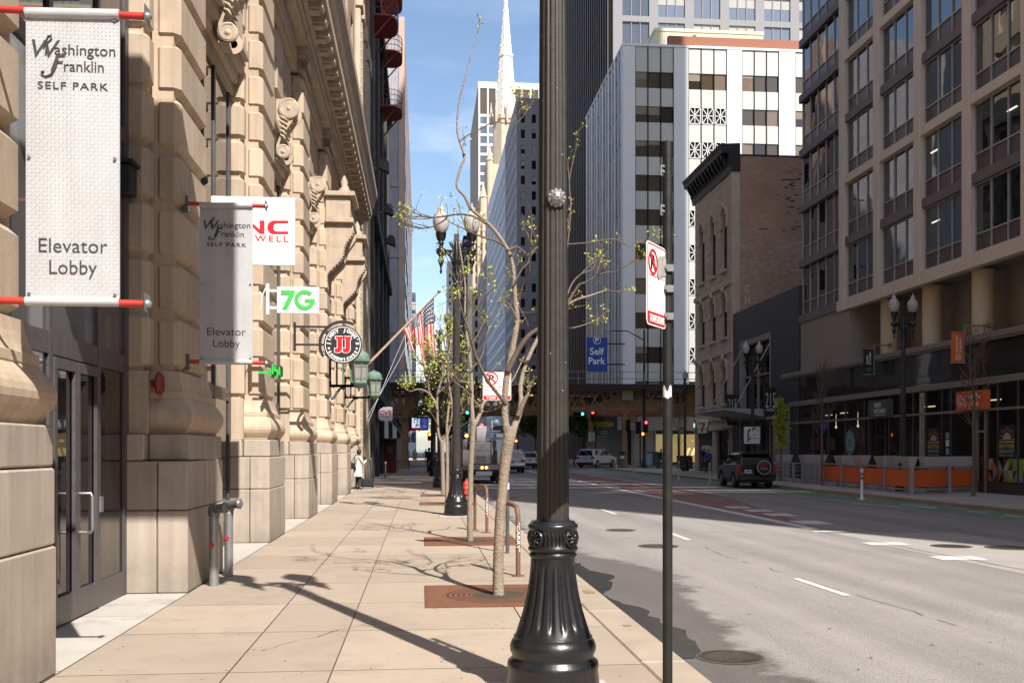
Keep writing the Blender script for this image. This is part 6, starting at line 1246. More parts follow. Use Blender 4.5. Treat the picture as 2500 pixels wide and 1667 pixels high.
m = MB(); m.fn = lambda p: (-2.75 - p.y, p.x, p.z); facade(m, [(54.4 + 2.9 * i, 56.0 + 2.9 * i) for i in range(9)], [(31.5 + 3.8 * i, 33.8 + 3.8 * i) for i in range(15)], 53.52, 81, 30.02, 90, .4); m.fn = None; m.box((-20, 53.52, 30.02), (-3.0, 81, 89.8)); m.build('upper_wall', 'cream_stone', b3)  # pale unseen storeys added to brighten reflections in the windows opposite
def fire_escape(y0, z, label, L_=3.0, dep=1.45):
    root = thing('fire_escape', label, 'fire escape', (-2.7, y0, z), 'red iron fire escape balconies'); pl = [(-2.74, y0), (-2.74 + dep * .55, y0)] + [(-2.74 + dep * (.55 + .45 * math.sin(t)), y0 + L_ * .32 * (1 - math.cos(t))) for t in (.3, .6, .9, 1.2, 1.57)]; pl += [(p[0], 2 * y0 + L_ - p[1]) for p in pl[::-1]]
    m = MB(); m.prism(pl, z - .10, z, 'XY'); m.build('platform', 'iron_red', root)
    r_ = MB()
    for h in (.35, .7, 1.05): r_.tube([(x, y, z + h) for x, y in pl], .022, 5)
    for (xa, ya), (xb, yb) in zip(pl, pl[1:]):
        n = max(1, int(math.hypot(xb - xa, yb - ya) / .22))
        for i in range(n): t = i / n; r_.tube([(xa + (xb - xa) * t, ya + (yb - ya) * t, z), (xa + (xb - xa) * t, ya + (yb - ya) * t, z + 1.05)], .012, 4)
    r_.build('railing', 'iron_red', root); b = MB()
    for y in (y0 + .25, y0 + L_ - .25): b.tube([(-2.76, y, z - 1.6), (-2.5, y, z - 1.1), (-2.74 + dep * .75, y, z - .1)], .045, 6)
    b.build('brace', 'iron_red', root)
fire_escape(53.8, 25.3, 'sunlit red fire escape balcony on the brick corner, highest in view'); fire_escape(66, 28.3, 'shaded red fire escape balcony between two others'); fire_escape(66, 24.6, 'shaded red fire escape balcony, lowest of three'); fire_escape(66, 32.0, 'red fire escape balcony partly above the picture')
def floodlight(X, Y, Z, label):
    root = thing('floodlight', label, 'floodlight', (X, Y, Z), 'black floodlights on wall arms'); m = MB(); m.tube([(-2.9, Y, Z - .05), (X, Y, Z - .05)], .03, 6); m.build('arm', 'galvanised', root); m = MB(); m.loft([[(X - .05, Y - .28, Z - .05), (X + .5, Y - .28, Z - .28), (X + .5, Y + .28, Z - .28), (X - .05, Y + .28, Z - .05)], [(X + .02, Y - .24, Z + .25), (X + .5, Y - .24, Z + .2), (X + .5, Y + .24, Z + .2), (X + .02, Y + .24, Z + .25)], [(X + .1, Y - .12, Z + .42), (X + .35, Y - .12, Z + .4), (X + .35, Y + .12, Z + .4), (X + .1, Y + .12, Z + .42)]], False); m.build('housing', 'letter_black', root, bevel=.02)
floodlight(-2.05, 48, 15.3, 'black floodlight on a long arm, highest of the three'); floodlight(-2.05, 55.6, 15.0, 'black floodlight midway between two others'); floodlight(-2.05, 60, 14.2, 'black floodlight, lowest of the three')
root = thing('shop_sign', 'white rounded pharmacy sign with red letters on the dark wall', 'sign', (-2.4, 55.4, 3.3)); a = at(924, 1027, 55.4); c = at(958, 993, 55.4); f = frame((a.x, 55.4, a.z), (1, 0, 0)); W, H = c.x - a.x, c.z - a.z
p = MB(); plate(p, f, [(0, W * .25)] + [(W * .5 - W * .5 * math.cos(t), H - W * .45 + W * .45 * math.sin(t)) for t in [i * PI / 10 for i in range(6)]] + [(W, H), (W, 0), (W * .25, 0), (W * .08, W * .08)], -.1, 0); p.build('panel', 'sign_white', root); t = MB(); fit(t, "CVS", f, W * .05, W * .95, H * .45, H * .27, .03); fit(t, "pharmacy", f, W * .08, W * .92, H * .27, H * .13, .012); t.build('lettering', 'letter_red', root); p = MB(); p.box((-2.75, 55.42, a.z + H * .4), (a.x, 55.46, a.z + H * .5)); p.build('bracket', 'letter_black', root)
mat('awn_dark', (.02, .02, .035), .8, var=.1)
aw = thing('shop_awning', 'black and white striped awning over a shaded doorway', 'awning', (-2.6, 68, 2.5)); m = MB()
for i in range(9):
    m.cur = i % 2; y0 = 66 + i * .55; m.quad((-2.7, y0, 4.3), (-2.7, y0 + .55, 4.3), (-1.35, y0 + .55, 2.7), (-1.35, y0, 2.7)); m.quad((-1.35, y0, 2.7), (-1.35, y0 + .55, 2.7), (-1.35, y0 + .55, 2.4), (-1.35, y0, 2.4))
for i in range(5):
    m.cur = i % 2; x0, x1 = -2.7 + .27 * i, -2.7 + .27 * (i + 1); zt = lambda x: 4.3 - (x + 2.7) * 1.6 / 1.35; m.quad((x0, 65.99, 2.4), (x1, 65.99, 2.4), (x1, 65.99, zt(x1)), (x0, 65.99, zt(x0)))
m.build('cloth', ['awn_dark', 'sign_white'], aw)
k = MB(); k.box((-2.7, 70.5, 0), (-1.75, 71.7, 2.35), .04); k.box((-2.75, 70.45, 2.3), (-1.7, 71.75, 2.4)); kk = thing('kiosk', 'dark brown boxed stand with a pale notice by the striped awning', 'kiosk', (-2.2, 71, 0)); k.build('cabinet', 'iron_red', kk); k = MB(); k.box((-2.4, 70.44, 1.4), (-2.0, 70.47, 1.9)); k.build('notice', 'peel_grey', kk)
b4 = bld('tiled_building', 'tall building with pale lilac tiled side wall beyond the railway', (-2, 130, 0)); m = MB(); m.box((-30, 105, 5), (-2.35, 190, 47)); m.box((-30, 105.5, 0), (-2.6, 190, 5)); 
for z in (14, 22, 29.5): m.box((-14, 104.88, z), (-2.33, 105.0, z + .35))
m.box((-7.4, 104.85, 8), (-6.9, 105, 40)); m.box((-4.9, 104.85, 8), (-4.6, 105, 40)); m.build('wall', 'lilac_tile', b4)
m = MB(); m.box((-2.34, 104.9, 4.5), (-1.75, 189, 47.5)); m.build('street_front', 'pink_stone', b4)
w = MB()
for z in (17, 20.5, 24, 32, 36): w.box((-4.3, 104.93, z), (-3.5, 105.02, z + 1.7))
for i in range(10):
    for k_ in range(9): w.box((-1.76, 108 + 8 * i, 8 + 4 * k_), (-1.73, 111 + 8 * i, 10.3 + 4 * k_))
w.build('window', 'shop_glass', b4)['kind'] = 'stuff'
glassmat('blue_glass', (.05, .075, .12), .05, 1.7, .1, .2); glassmat('pale_glass', (.10, .12, .16), .05, 2.1, .25, .3)
mat('tower_white', (.60, .58, .54), .7, var=.06, vs=.2); mat('tower_tan', (.27, .20, .145), .7, var=.08, vs=.2); mat('granite_grey', (.265, .235, .245), .75, var=.08, vs=.4, streak=.08); mat('rib_pale', (.52, .52, .56), .6, var=.08, vs=.3); mat('black_metal', (.012, .011, .011), .75, 0, var=.15, vs=.5, spec=.12); mat('temple_stone', (.50, .40, .29), .8, var=.12, vs=.3, bump=.1, bs=3); mat('spire_pale', (.66, .61, .53), .6, var=.05, vs=.2); mat('louver_brown', (.062, .043, .038), .7, var=.1)
mat('blind_grey', (.34, .33, .31), .7, var=.1)
def tower(name, label, x0, x1, y0, y1, h, wall, front=None, side=None, glass='shop_glass'):
    """box tower with real window recesses on its street side and near face: (start, pitch, width, count, z0, zpitch, height, rows)"""
    t = bld(name, label, ((x0 + x1) / 2, y0, 0)); d = .3
    m = MB(); fu = [(front[0] + front[1] * i, front[0] + front[1] * i + front[2]) for i in range(front[3])] if front else []; fv = [(front[4] + front[5] * i, front[4] + front[5] * i + front[6]) for i in range(front[7])] if front else []
    su = [(side[0] + side[1] * i, side[0] + side[1] * i + side[2]) for i in range(side[3])] if side else []; sv = [(side[4] + side[5] * i, side[4] + side[5] * i + side[6]) for i in range(side[7])] if side else []
    left = x0 > 0 or True
    m.fn = lambda p: (p.x, y0 + p.y, p.z); facade(m, fu, fv, x0, x1, 0, h, d); m.fn = lambda p: (x0 + p.y, p.x, p.z); facade(m, su, sv, y0 + d, y1, 0, h, d); m.fn = None
    m.box((x0 + d, y0 + d + .01, h - .4), (x1, y1, h)); m.box((x1 - .3, y0 + d, 0), (x1, y1, h)); m.box((x0, y1 - .3, 0), (x1, y1, h)); m.build('wall', wall, t)
    g = MB(); g.quad((x0 + .02, y0 + d * .8, 0), (x1, y0 + d * .8, 0), (x1, y0 + d * .8, h - .5), (x0 + .02, y0 + d * .8, h - .5)); g.quad((x0 + d * .8, y0 + .02, 0), (x0 + d * .8, y1, 0), (x0 + d * .8, y1, h - .5), (x0 + d * .8, y0 + .02, h - .5)); g.build('window', glass, t)['kind'] = 'stuff'
    if front:
        bl = MB(); rn = random.Random(int(x0 * 10 + y0))
        for a, b in fu:
            for c, e in fv:
                if rn.random() < .42: hh = (e - c) * rn.choice((.3, .45, .6, .95)); bl.quad((a + .03, y0 + d * .68, e - hh), (b - .03, y0 + d * .68, e - hh), (b - .03, y0 + d * .68, e), (a + .03, y0 + d * .68, e))
        if bl.f: bl.build('blind', 'blind_grey', t, recalc=False)['kind'] = 'stuff'
    return t
# ---------------------------------------------------------------- white office block across the side street
mat('white_metal', (.66, .66, .66), .5, var=.04, vs=.5, streak=.04); mat('panel_grey', (.46, .455, .43), .5, var=.05, vs=.6); glassmat('tan_glass', (.07, .052, .035), .05, 1.6, .6, .5); glassmat('tan_glass_pale', (.17, .13, .09), .08, 1.6, .6, .5); glassmat('tan_glass_dark', (.028, .022, .018), .05, 1.6, .6, .5); mat('blind_tan', (.20, .165, .125), .7, var=.1); mat('grille_dark', (.02, .014, .012), .8)
mat('corrugated', (.62, .57, .40), .6, var=.06, vs=1); mat('terracotta', (.27, .10, .055), .7, var=.1, vs=2)
wb = bld('white_office', 'white office block with dark window bands and crossed grilles, over the railway', (30, 104, 0)); WYF = 104.0; XE = [at(u, 300, WYF).x for u in (1520, 1551, 1645, 1681, 1775, 1812, 1902, 1942, 2040)]
m = MB(); H = 45.0; rn = random.Random(77)
m.box((XE[0] + .4, WYF + .35, 8), (52, 128, H - .2))
for a, b in ((0, 1), (2, 3), (4, 5), (6, 7)): m.box((XE[a], WYF, 7.4), (XE[b], WYF + .34, H), .03)
for i in range(13):
    y = 104.4 + i * 1.85; m.box((XE[0] + .0, y, 7.4), (XE[0] + .38, y + (.45 if i % 2 else .8), H))
m.box((XE[0] - .04, WYF - .04, H), (52, 128, H + .25)); m.build('cladding', 'white_metal', wb)
zz = [(40.55 - 3.7 * k, 42.3 - 3.7 * k) for k in range(10)]
for gi, (a, b) in enumerate(((1, 2), (3, 4), (5, 6), (7, 8))):
    x0, x1 = XE[a], XE[b]; pn = MB(); prev = H
    for z0, z1 in zz: pn.box((x0, WYF + .1, z1), (x1, WYF + .32, prev)); prev = z0
    pn.box((x0, WYF + .1, 7.4), (x1, WYF + .32, prev)); pn.build('spandrel', 'panel_grey', wb)
    mu = MB()
    for q in range(4): x = x0 + (x1 - x0) * q / 3; mu.box((x - .05, WYF + .04, 7.4), (x + .05, WYF + .12, H - .02))
    mu.build('mullion', 'black_metal', wb)
    for k, (z0, z1) in enumerate(zz):
        gr_ = gi == 1 and k in (1, 2, 4, 5, 6, 7, 8)
        w = MB()
        for q in range(3):
            xa, xb = x0 + (x1 - x0) * q / 3, x0 + (x1 - x0) * (q + 1) / 3; w.cur = 0 if gr_ else rn.choice((1, 1, 2, 3)); e = rn.uniform(-.02, .02); w.quad((xa, WYF + .22 + e, z0), (xb, WYF + .22 - e, z0), (xb, WYF + .22 - e, z1), (xa, WYF + .22 + e, z1))
            if not gr_ and rn.random() < .3: w.cur = 4; h_ = rn.uniform(.3, .9); w.quad((xa + .06, WYF + .19, z1 - h_), (xb - .06, WYF + .19, z1 - h_), (xb - .06, WYF + .19, z1), (xa + .06, WYF + .19, z1))
        win = w.build('window', ['grille_dark', 'tan_glass', 'tan_glass_pale', 'tan_glass_dark', 'blind_tan'], wb, recalc=False)
        if gr_:
            l = MB()
            for q in range(3):
                xa, xb = x0 + (x1 - x0) * q / 3 + .1, x0 + (x1 - x0) * (q + 1) / 3 - .1; zc, xc = (z0 + z1) / 2, (xa + xb) / 2; y = WYF + .08
                for p_, q_ in (((xa, z0), (xb, z1)), ((xa, z1), (xb, z0)), ((xc, z0), (xc, z1)), ((xa, zc), (xb, zc)), ((xa, z0), (xb, z0)), ((xa, z1), (xb, z1)), ((xa, z0), (xa, z1)), ((xb, z0), (xb, z1))): l.bar((p_[0], y, p_[1]), (q_[0], y, q_[1]), .075)
            l.build('lattice', 'white_metal', win)
sw = MB(); rn = random.Random(6)
for i in range(12):
    y0 = 104.4 + i * 1.85 + (.45 if i % 2 else .8)
    for k in range(10):
        z0, z1 = zz[k]; sw.cur = 0; sw.box((XE[0] + .2, y0, z0), (XE[0] + .24, 106.25 + i * 1.85, z1)); sw.cur = 1; sw.box((XE[0] + .12, y0, z1), (XE[0] + .3, 106.25 + i * 1.85, z1 + 1.95))
mat('side_panel', (.15, .15, .165), .5, var=.08, vs=.6); tag(sw.build('side_window', ['blue_glass', 'side_panel'], wb), kind='stuff')
m = MB(); a, b = at(1600, 80, 108), at(1862, 80, 108); n = 46
for i in range(n): x = a.x + (b.x - a.x) * i / n; m.box((x, 107.96, 45.1), (x + (b.x - a.x) / n * .55, 108.02, 48.4))
m.box((a.x, 108, 45.1), (b.x, 116, 48.4)); m.box((a.x - .1, 107.9, 48.4), (b.x + .1, 116.1, 48.75)); ph = m.build('penthouse', 'corrugated', wb)
m = MB(); m.box((a.x + 1.0, 107.9, 46.9), (a.x + 1.6, 107.97, 47.6)); m.build('vent', 'panel_grey', ph); m = MB(); m.tube([(a.x + 4.2, 107.6, 45.1), (a.x + 4.2, 107.6, 47.6), (a.x + 4.5, 107.3, 47.8)], .28, 10); m.build('duct', 'pink_stone', ph)
m = MB(); c = at(1629, 110, 105); m.box((c.x, 104.6, 45.25), (52, 105.2, 46.5), .03); m.build('parapet', 'terracotta', wb)
# its ground floor: pale fascia, shop windows, lit interior
mat('warm_room', (.60, .45, .20), .8, emit=.28, flat=True); m = MB(); m.box((21.0, 103.2, 3.7), (52, 104.3, 7.2), .03); m.box((20.9, 103.1, 5.3), (52, 103.2, 5.38)); m.build('fascia', 'white_metal', wb)
m = MB(); m.box((XE[0], 104.2, 0), (52, 127, 7.4)); m.build('shop_core', 'dark_stone', wb)
m = MB()
for x0, x1 in ((25.2, 27.6), (27.8, 31.2)): m.quad((x0, 104.12, .3), (x1, 104.12, .3), (x1, 104.12, 3.3), (x0, 104.12, 3.3))
m.build('lit_room', 'warm_room', wb); m = MB()
m.box((22.7, 103.85, 0), (24.9, 104.1, 3.7)); m.build('shop_front', 'panel_grey', wb)
for x in (21.6, 22.5, 25.0, 27.7, 31.3, 34): MB().box((x, 103.9, 0), (x + .16, 104.1, 3.7)).build('shop_post', 'panel_grey', wb)
mat('tower_grey', (.20, .195, .20), .6, var=.06, vs=.3)
# ---------------------------------------------------------------- towers
gt = tower('glass_tower', 'pale glass tower rising behind the white office', 25.9, 82, 131.4, 145.5, 150, 'tower_grey', (27.2, 4.95, 3.7, 11, 2, 3.9, 3.1, 37), None, 'pale_glass')
m = MB()
for i in range(11):
    for q in (1, 2): x = 27.2 + 4.95 * i + 3.7 * q / 3; m.box((x - .06, 131.5, 40), (x + .06, 131.68, 149))
m.build('mullion', 'tower_grey', gt)['kind'] = 'stuff'
bt = bld('black_tower', 'black ribbed tower soaring beside the big lamp post', (25.6, 170, 0)); m = MB(); m.box((25.55, 131.7, 0), (25.85, 146, 190)); m.box((25.55, 146.01, 0), (60, 205, 190)); m.build('curtain_wall', 'black_metal', bt)
m = MB(); i = 0
for i in range(82): y = 131.8 + .89 * i; m.box((25.28, y, 0), (25.56, y + .28, 190))
m.build('rib', 'black_metal', bt)['kind'] = 'stuff'; mat('rib_sheen', (.20, .175, .16), .7, 0, var=.25, vs=.6, spec=.2); m = MB()
for i in range(0, 82, 2): y = 131.8 + .89 * i; m.box((25.24, y - .03, 0), (25.31, y + .31, 190))
m.build('rib_face', 'rib_sheen', bt)['kind'] = 'stuff'
tower('grey_tower', 'grey stone tower with small punched windows left of the big lamp post', 21.5, 60, 221, 250, 81, 'granite_grey', (22.45, 2.5, .95, 12, 6, 3.47, 1.95, 21), (224, 2.6, 1.2, 10, 6, 3.47, 2.0, 21))
tower('ribbed_building', 'long pale blue building of close white ribs behind the grey tower', 21.4, 60, 250.5, 322, 80, 'rib_pale', None, (252, 2.2, 1.35, 31, 5, 3.5, 2.7, 20), 'blue_glass')
tm = bld('temple_tower', 'gothic stone tower topped by a tall pale spire', (32, 380, 0)); X0 = at(1238, 0, 380).x; Yt = 386
m = MB(); m.box((at(1153, 600, 372).x, 372, 0), (60, 410, 82)); m.box((at(1172, 600, 373).x, 373.5, 82), (48, 405, 92))
m.box((X0 - 6.6, Yt - 6.6, 82), (X0 + 6.6, Yt + 6.6, 112)); m.loft([[(X0 + r * math.cos(PI / 8 + k * PI / 4), Yt + r * math.sin(PI / 8 + k * PI / 4), z) for k in range(8)] for r, z in ((5.4, 112), (5.4, 130), (5.9, 130.4), (5.9, 132), (5.2, 132.2))], False)
for sx in (-1, 1):
    for sy in (-1, 1):
        for (d, zb, zt, r) in ((6.8, 80, 119, 1.3), (9.5, 76, 104, 1.4)): m.lathe([(r, zb), (r, zt - 6), (r * 1.25, zt - 5.8), (r * .9, zt - 5), (.1, zt)], 8, (X0 + sx * d, Yt + sy * d, 0), smooth=False)
for k in range(16): m.lathe([(.7, 60), (.7, 84), (.9, 84.3), (.1, 90)], 6, (at(1156, 600, 372).x + k * 1.9, 371.6, 0), smooth=False)
for k in range(8): a = k * PI / 4; m.lathe([(.5, 129), (.6, 134), (.1, 138)], 6, (X0 + 5.8 * math.cos(a), Yt + 5.8 * math.sin(a), 0), smooth=False)
m.build('stone_tower', 'temple_stone', tm)
m = MB(); m.loft([[(X0 + r * math.cos(PI / 8 + k * PI / 4), Yt + r * math.sin(PI / 8 + k * PI / 4), z) for k in range(8)] for r, z in ((4.6, 132), (2.72, 155.5), (3.05, 156), (3.05, 157), (2.5, 157.3), (.35, 182), (.05, 190))], False)
for k in range(8):
    a = PI / 8 + k * PI / 4
    for q in range(14): t = q / 14; r = 4.65 - 4.3 * t; m.box((X0 + r * math.cos(a) - .18, Yt + r * math.sin(a) - .18, 132 + 49 * t), (X0 + r * math.cos(a) + .18, Yt + r * math.sin(a) + .18, 132.5 + 49 * t))
m.build('spire', 'spire_pale', tm)
w = MB()
for x in (-4, -1.2, 1.6): w.box((X0 + x, Yt - 6.7, 92), (X0 + x + 1.3, Yt - 6.55, 108))
for k in range(12):
    for z in [10 + 4.2 * i for i in range(17)]: w.box((at(1156, 600, 372).x + .6 + k * 1.9, 371.92, z), (at(1156, 600, 372).x + 1.5 + k * 1.9, 372.02, z + 2.6))
w.build('window', 'grille_dark', tm)['kind'] = 'stuff'
xa = at(1168, 0, 450).x; ye = onX(1148, 0, xa).y
gd = bld('grid_tower', 'white gridded slab tower with brown louvre top behind the spire', (xa, 450, 0)); m = MB()
for i in range(9): m.box((xa + 3.95 * i, 449.7, 0), (xa + 3.95 * i + .75, 450, 169))
for k in range(35): m.box((xa, 449.72, 154 - 4.45 * k), (xa + 32, 449.98, 155.2 - 4.45 * k))
m.box((xa - .2, 449.6, 167), (xa + 33, 452, 170)); m.build('grid', 'tower_white', gd); m = MB(); m.box((xa - .02, 450.02, 0), (xa + 33, ye, 169)); m.build('side_wall', 'tower_tan', gd)
m = MB(); m.quad((xa + .1, 449.95, 155), (xa + 32, 449.95, 155), (xa + 32, 449.95, 167), (xa + .1, 449.95, 167)); m.build('louvre', 'louver_brown', gd); m = MB(); m.quad((xa + .1, 449.95, 0), (xa + 32, 449.95, 0), (xa + 32, 449.95, 155), (xa + .1, 449.95, 155)); m.build('window', 'pale_glass', gd)
xs0, xs1 = at(1092, 0, 520).x, at(1120, 0, 520).x; st_ = tower('slim_tower', 'slim distant white tower with dotted windows and pale lantern top', xs0, xs1, 520, 545, 101, 'tower_white', (xs0 + .9, 2.0, 1.0, 3, 6, 3.6, 1.9, 25), None)
m = MB(); c = (xs0 + xs1) / 2 + 1.8; m.box((c - 2.2, 521, 101), (c + 2.2, 530, 108)); m.box((c - 1.2, 522, 108), (c + 1.2, 528, 116)); m.build('lantern_top', 'cream_stone', st_)
x0, x1 = at(1131, 0, 480).x, at(1151, 0, 480).x; tower('blue_tower', 'dark blue glass tower glimpsed right of the lamp globes', x0, x1 + 6, 480, 520, 106, 'black_metal', (x0 + .3, 1.6, 1.3, 5, 4, 3.6, 2.9, 28), None, 'blue_glass')
x0, x1 = at(960, 0, 330).x, at(1015, 0, 330).x; tower('glass_block', 'far blue glass block beside the flags', x0, x1, 330, 360, 54, 'rib_pale', (x0 + .2, 1.9, 1.7, 4, 4, 3.9, 3.4, 13), None, 'blue_glass')
tower('brown_block', 'brown brick block far down the street past the tiled building', -20, -3.2, 192, 240, 30, 'pink_stone', (-10, 3, 1.5, 2, 4, 3.7, 2.0, 7), None)
tower('low_block', 'grey stone block filling the street end below the ribbed building', 21.2, 60, 323, 368, 66, 'granite_grey', None, (326, 3, 1.6, 13, 5, 3.7, 2.2, 16))
m = MB(); m.box((30, 205, 0), (60, 219, 40)); tag(m.build('annex', 'granite_grey'), 'plain grey block between the black and grey towers', 'building')
# ---------------------------------------------------------------- elevated railway across the street
mat('rail_iron', (.40, .23, .12), .75, var=.35, vs=1.6, streak=.2); mat('rail_dark', (.035, .028, .024), .8, var=.2, vs=2); mat('walk_grey', (.30, .30, .31), .6, .2)
el = thing('elevated_railway', 'rusty brown elevated railway with lattice girders crossing the street', 'railway bridge', (8, 92, 0))
GY = (89.0, 101.3)
for gi_, gy in enumerate(GY):
    g = MB()
    for z in (5.35, 7.15): g.box((-60, gy - .17, z - .1), (80, gy + .17, z + .1)); g.box((-60, gy - .03, z - .26), (80, gy + .03, z + .26))
    x = -60.0; i = 0; PW = 2.15
    while x < 78:
        near = min(abs(x + PW / 2 - c) for c in (-1.5, 18.6))
        if near < 1.2 or (gi_ == 0 and i % 6 == 3): g.box((x + .45, gy - .02, 5.4), (x + PW - .45, gy + .02, 7.1))
        else:
            g.bar((x + .1, gy - .05, 5.4), (x + PW / 2, gy - .05, 7.1), .10, .20); g.bar((x + PW / 2, gy + .05, 7.1), (x + PW - .1, gy + .05, 5.4), .10, .20)
            if gi_ == 0: g.bar((x + .1, gy + .0, 7.1), (x + PW / 2, gy + .0, 5.4), .06, .14); g.bar((x + PW / 2, gy - .02, 5.4), (x + PW - .1, gy - .02, 7.1), .06, .14)
        if i % 3 == 0: g.box((x - .12, gy - .09, 5.4), (x + .12, gy + .09, 7.1))
        x += PW; i += 1
    g.build('girder', 'rail_iron', el)
g = MB()
for i in range(15): x = -40 + 8.2 * i; g.box((x, 89.2, 6.3), (x + .25, 101.1, 7.0)); g.bar((x, 89.3, 6.9), (x + 8.2, 101.0, 6.9), .2)
g.build('cross_girder', 'rail_dark', el)
g = MB()
for i in range(190): x = -50 + .62 * i; g.box((x, 87.2, 7.27), (x + .24, 103.0, 7.45))
g.build('tie', 'rail_dark', el)['kind'] = 'stuff'
g = MB(); g.box((-60, 87.0, 7.46), (80, 88.6, 7.54)); g.box((-60, 86.9, 7.1), (80, 87.0, 7.5)); g.box((-60, 101.8, 7.46), (80, 103.1, 7.54)); g.build('walkway', 'rail_dark', el)
for y in (87.0, 103.0):
    g = MB()
    for z in (8.0, 8.6): g.tube([(-60, y, z), (80, y, z)], .035, 6)
    for i in range(70): g.tube([(-60 + 2.0 * i, y, 7.3), (-60 + 2.0 * i, y, 8.6)], .04, 6)
    g.build('railing', 'walk_grey', el)
for x, y in ((-1.5, 89), (18.6, 89), (-1.5, 101.3), (17.6, 101.3), (-32, 89), (44, 89)):
    g = MB(); g.box((x - .22, y - .24, 0), (x + .22, y - .17, 5.25)); g.box((x - .22, y + .17, 0), (x + .22, y + .24, 5.25)); g.box((x - .05, y - .17, 0), (x + .05, y + .17, 5.25)); g.box((x - .3, y - .35, -.05), (x + .3, y + .35, .5)); g.box((x - .4, y - .3, 4.9), (x + .4, y + .3, 5.3)); g.build('column', 'rail_iron', el)
m = MB(); a = at(1519, 977, 88.2); b = at(1545, 953, 88.2); m.box((a.x, 88.1, a.z), (b.x, 88.5, b.z), .02); m.build('junction_box', 'film_cream', el)
# ---------------------------------------------------------------- signs, signals and lamps at the crossing
def board(name, label, cat, Y, u0, v0, u1, v1, panel, lines, col, grp=None, t=.06, post=None):
    a = at(u0, v1, Y); b = at(u1, v0, Y); root = thing(name, label, cat, (a.x, Y, a.z), grp); p = MB(); p.box((a.x, Y, a.z), (b.x, Y + t, b.z)); p.build('panel', panel, root); f = frame((a.x, Y - .004, a.z), (1, 0, 0)); W, H = b.x - a.x, b.z - a.z; s = MB()
    for txt, x0, x1, z0, c in lines: fit(s, txt, f, W * x0, W * x1, H * z0, H * c, .012)
    if lines: s.build('lettering', col, root)
    if post: q = MB(); q.box((a.x + W * .45, Y + t, post), (a.x + W * .55, Y + t + .06, b.z)); q.build('post', 'letter_black', root)
    return root, f, W, H
mat('sign_blue', (.012, .06, .28), .45, var=.05); mat('sign_yellow', (.50, .45, .03), .5, var=.05); mat('sign_redder', (.35, .02, .02), .5, var=.06)
r_, f, W, H = board('parking_sign', 'blue self park sign with a ringed white P at its top', 'sign', 103, 1432, 824, 1483, 907, 'sign_blue', [("Self", .16, .84, .50, .20), ("Park", .10, .90, .22, .20)], 'letter_white')
s = MB(); disc(s, f, W * .5, H * .92, W * .19, .01, 30, 0, W * .165); fit(s, "P", f @ Matrix.Translation((0, 0, .01)), W * .42, W * .58, H * .86, H * .13, .03); s.build('emblem', 'letter_white', r_); s = MB(); plate(s, f, circ(W * .20, 30, W * .5, H * .92), -.06, .003); s.build('roundel', 'sign_blue', r_); s = MB(); s.box((W * 0 + f[0][3] + W, 103.02, f[2][3] + H * .2), (21.6, 103.08, f[2][3] + H * .24)); s.box((f[0][3] + W, 103.02, f[2][3] + H * .8), (21.6, 103.08, f[2][3] + H * .84)); s.build('bracket', 'letter_black', r_)
board('entrance_sign', 'yellow entrance sign over the corner shop door', 'sign', 102.9, 1451, 1030, 1498, 1041, 'sign_yellow', [("Park Entrance", .04, .62, .3, .45)], 'letter_black')
board('shop_sign', 'black shop sign with a green square beneath the yellow sign', 'sign', 102.9, 1460, 1048, 1486, 1061, 'poster_black', [("H&R", .38, .9, .55, .25), ("BLOCK", .38, .95, .15, .25)], 'letter_white'); q = MB(); a = at(1462, 1059, 102.8); b = at(1469, 1051, 102.8); q.box((a.x, 102.8, a.z), (b.x, 102.88, b.z)); q.build('emblem', 'sign_green', [o for o in bpy.data.objects if o.name.startswith('shop_sign') and o.get('label', '').startswith('black shop sign')][0])
board('entrance_sign', 'red entrance notice behind the railway column', 'sign', 99.2, 1535, 1006, 1557, 1031, 'sign_redder', [("ENTRANCE", .08, .92, .78, .12), ("AHEAD IS", .08, .80, .56, .12), ("ON WELLS", .08, .92, .34, .12), ("ENTRANCE", .08, .92, .12, .12)], 'letter_white')
board('traffic_sign', 'white right on green arrow only sign on the rusty column', 'sign', 100.9, 1437, 1055, 1455, 1077, 'sign_white', [("RIGHT ON", .1, .9, .76, .13), ("GREEN", .2, .8, .54, .13), ("ARROW", .2, .8, .32, .13), ("ONLY", .25, .75, .10, .13)], 'letter_black')
board('shop_sign', 'yellow vertical shop sign under the white fascia', 'sign', 103, 1661, 1043, 1669, 1056, 'sign_yellow', [("F", .2, .8, .5, .35)], 'letter_black')
board('restaurant_sign', 'red restaurant sign with pale upper half beyond the dark building', 'sign', 102, 980, 1012, 1004, 1052, 'sign_redder', [("HARRAH'S", .1, .9, .40, .10), ("HOTEL", .2, .8, .2, .08)], 'sun_orange'); board('restaurant_sign', 'small pale notice board above the red restaurant sign', 'sign', 102.1, 988, 996, 1004, 1011, 'peel_grey', [("WINE", .1, .9, .7, .15), ("LUNCH", .1, .9, .4, .15), ("DINNER", .1, .9, .1, .15)], 'letter_black')
r_, f, W, H = board('video_screen', 'bright video screen hung over the shaded pavement', 'screen', 102, 1003, 1016, 1046, 1050, 'poster_black', [], 'letter_white', t=.3)
mat('screen_pale', (.55, .68, .85), .4, emit=.75, flat=True); mat('screen_blue', (.06, .07, .35), .4, emit=.9, flat=True); mat('screen_red', (.6, .05, .05), .4, emit=.8, flat=True)
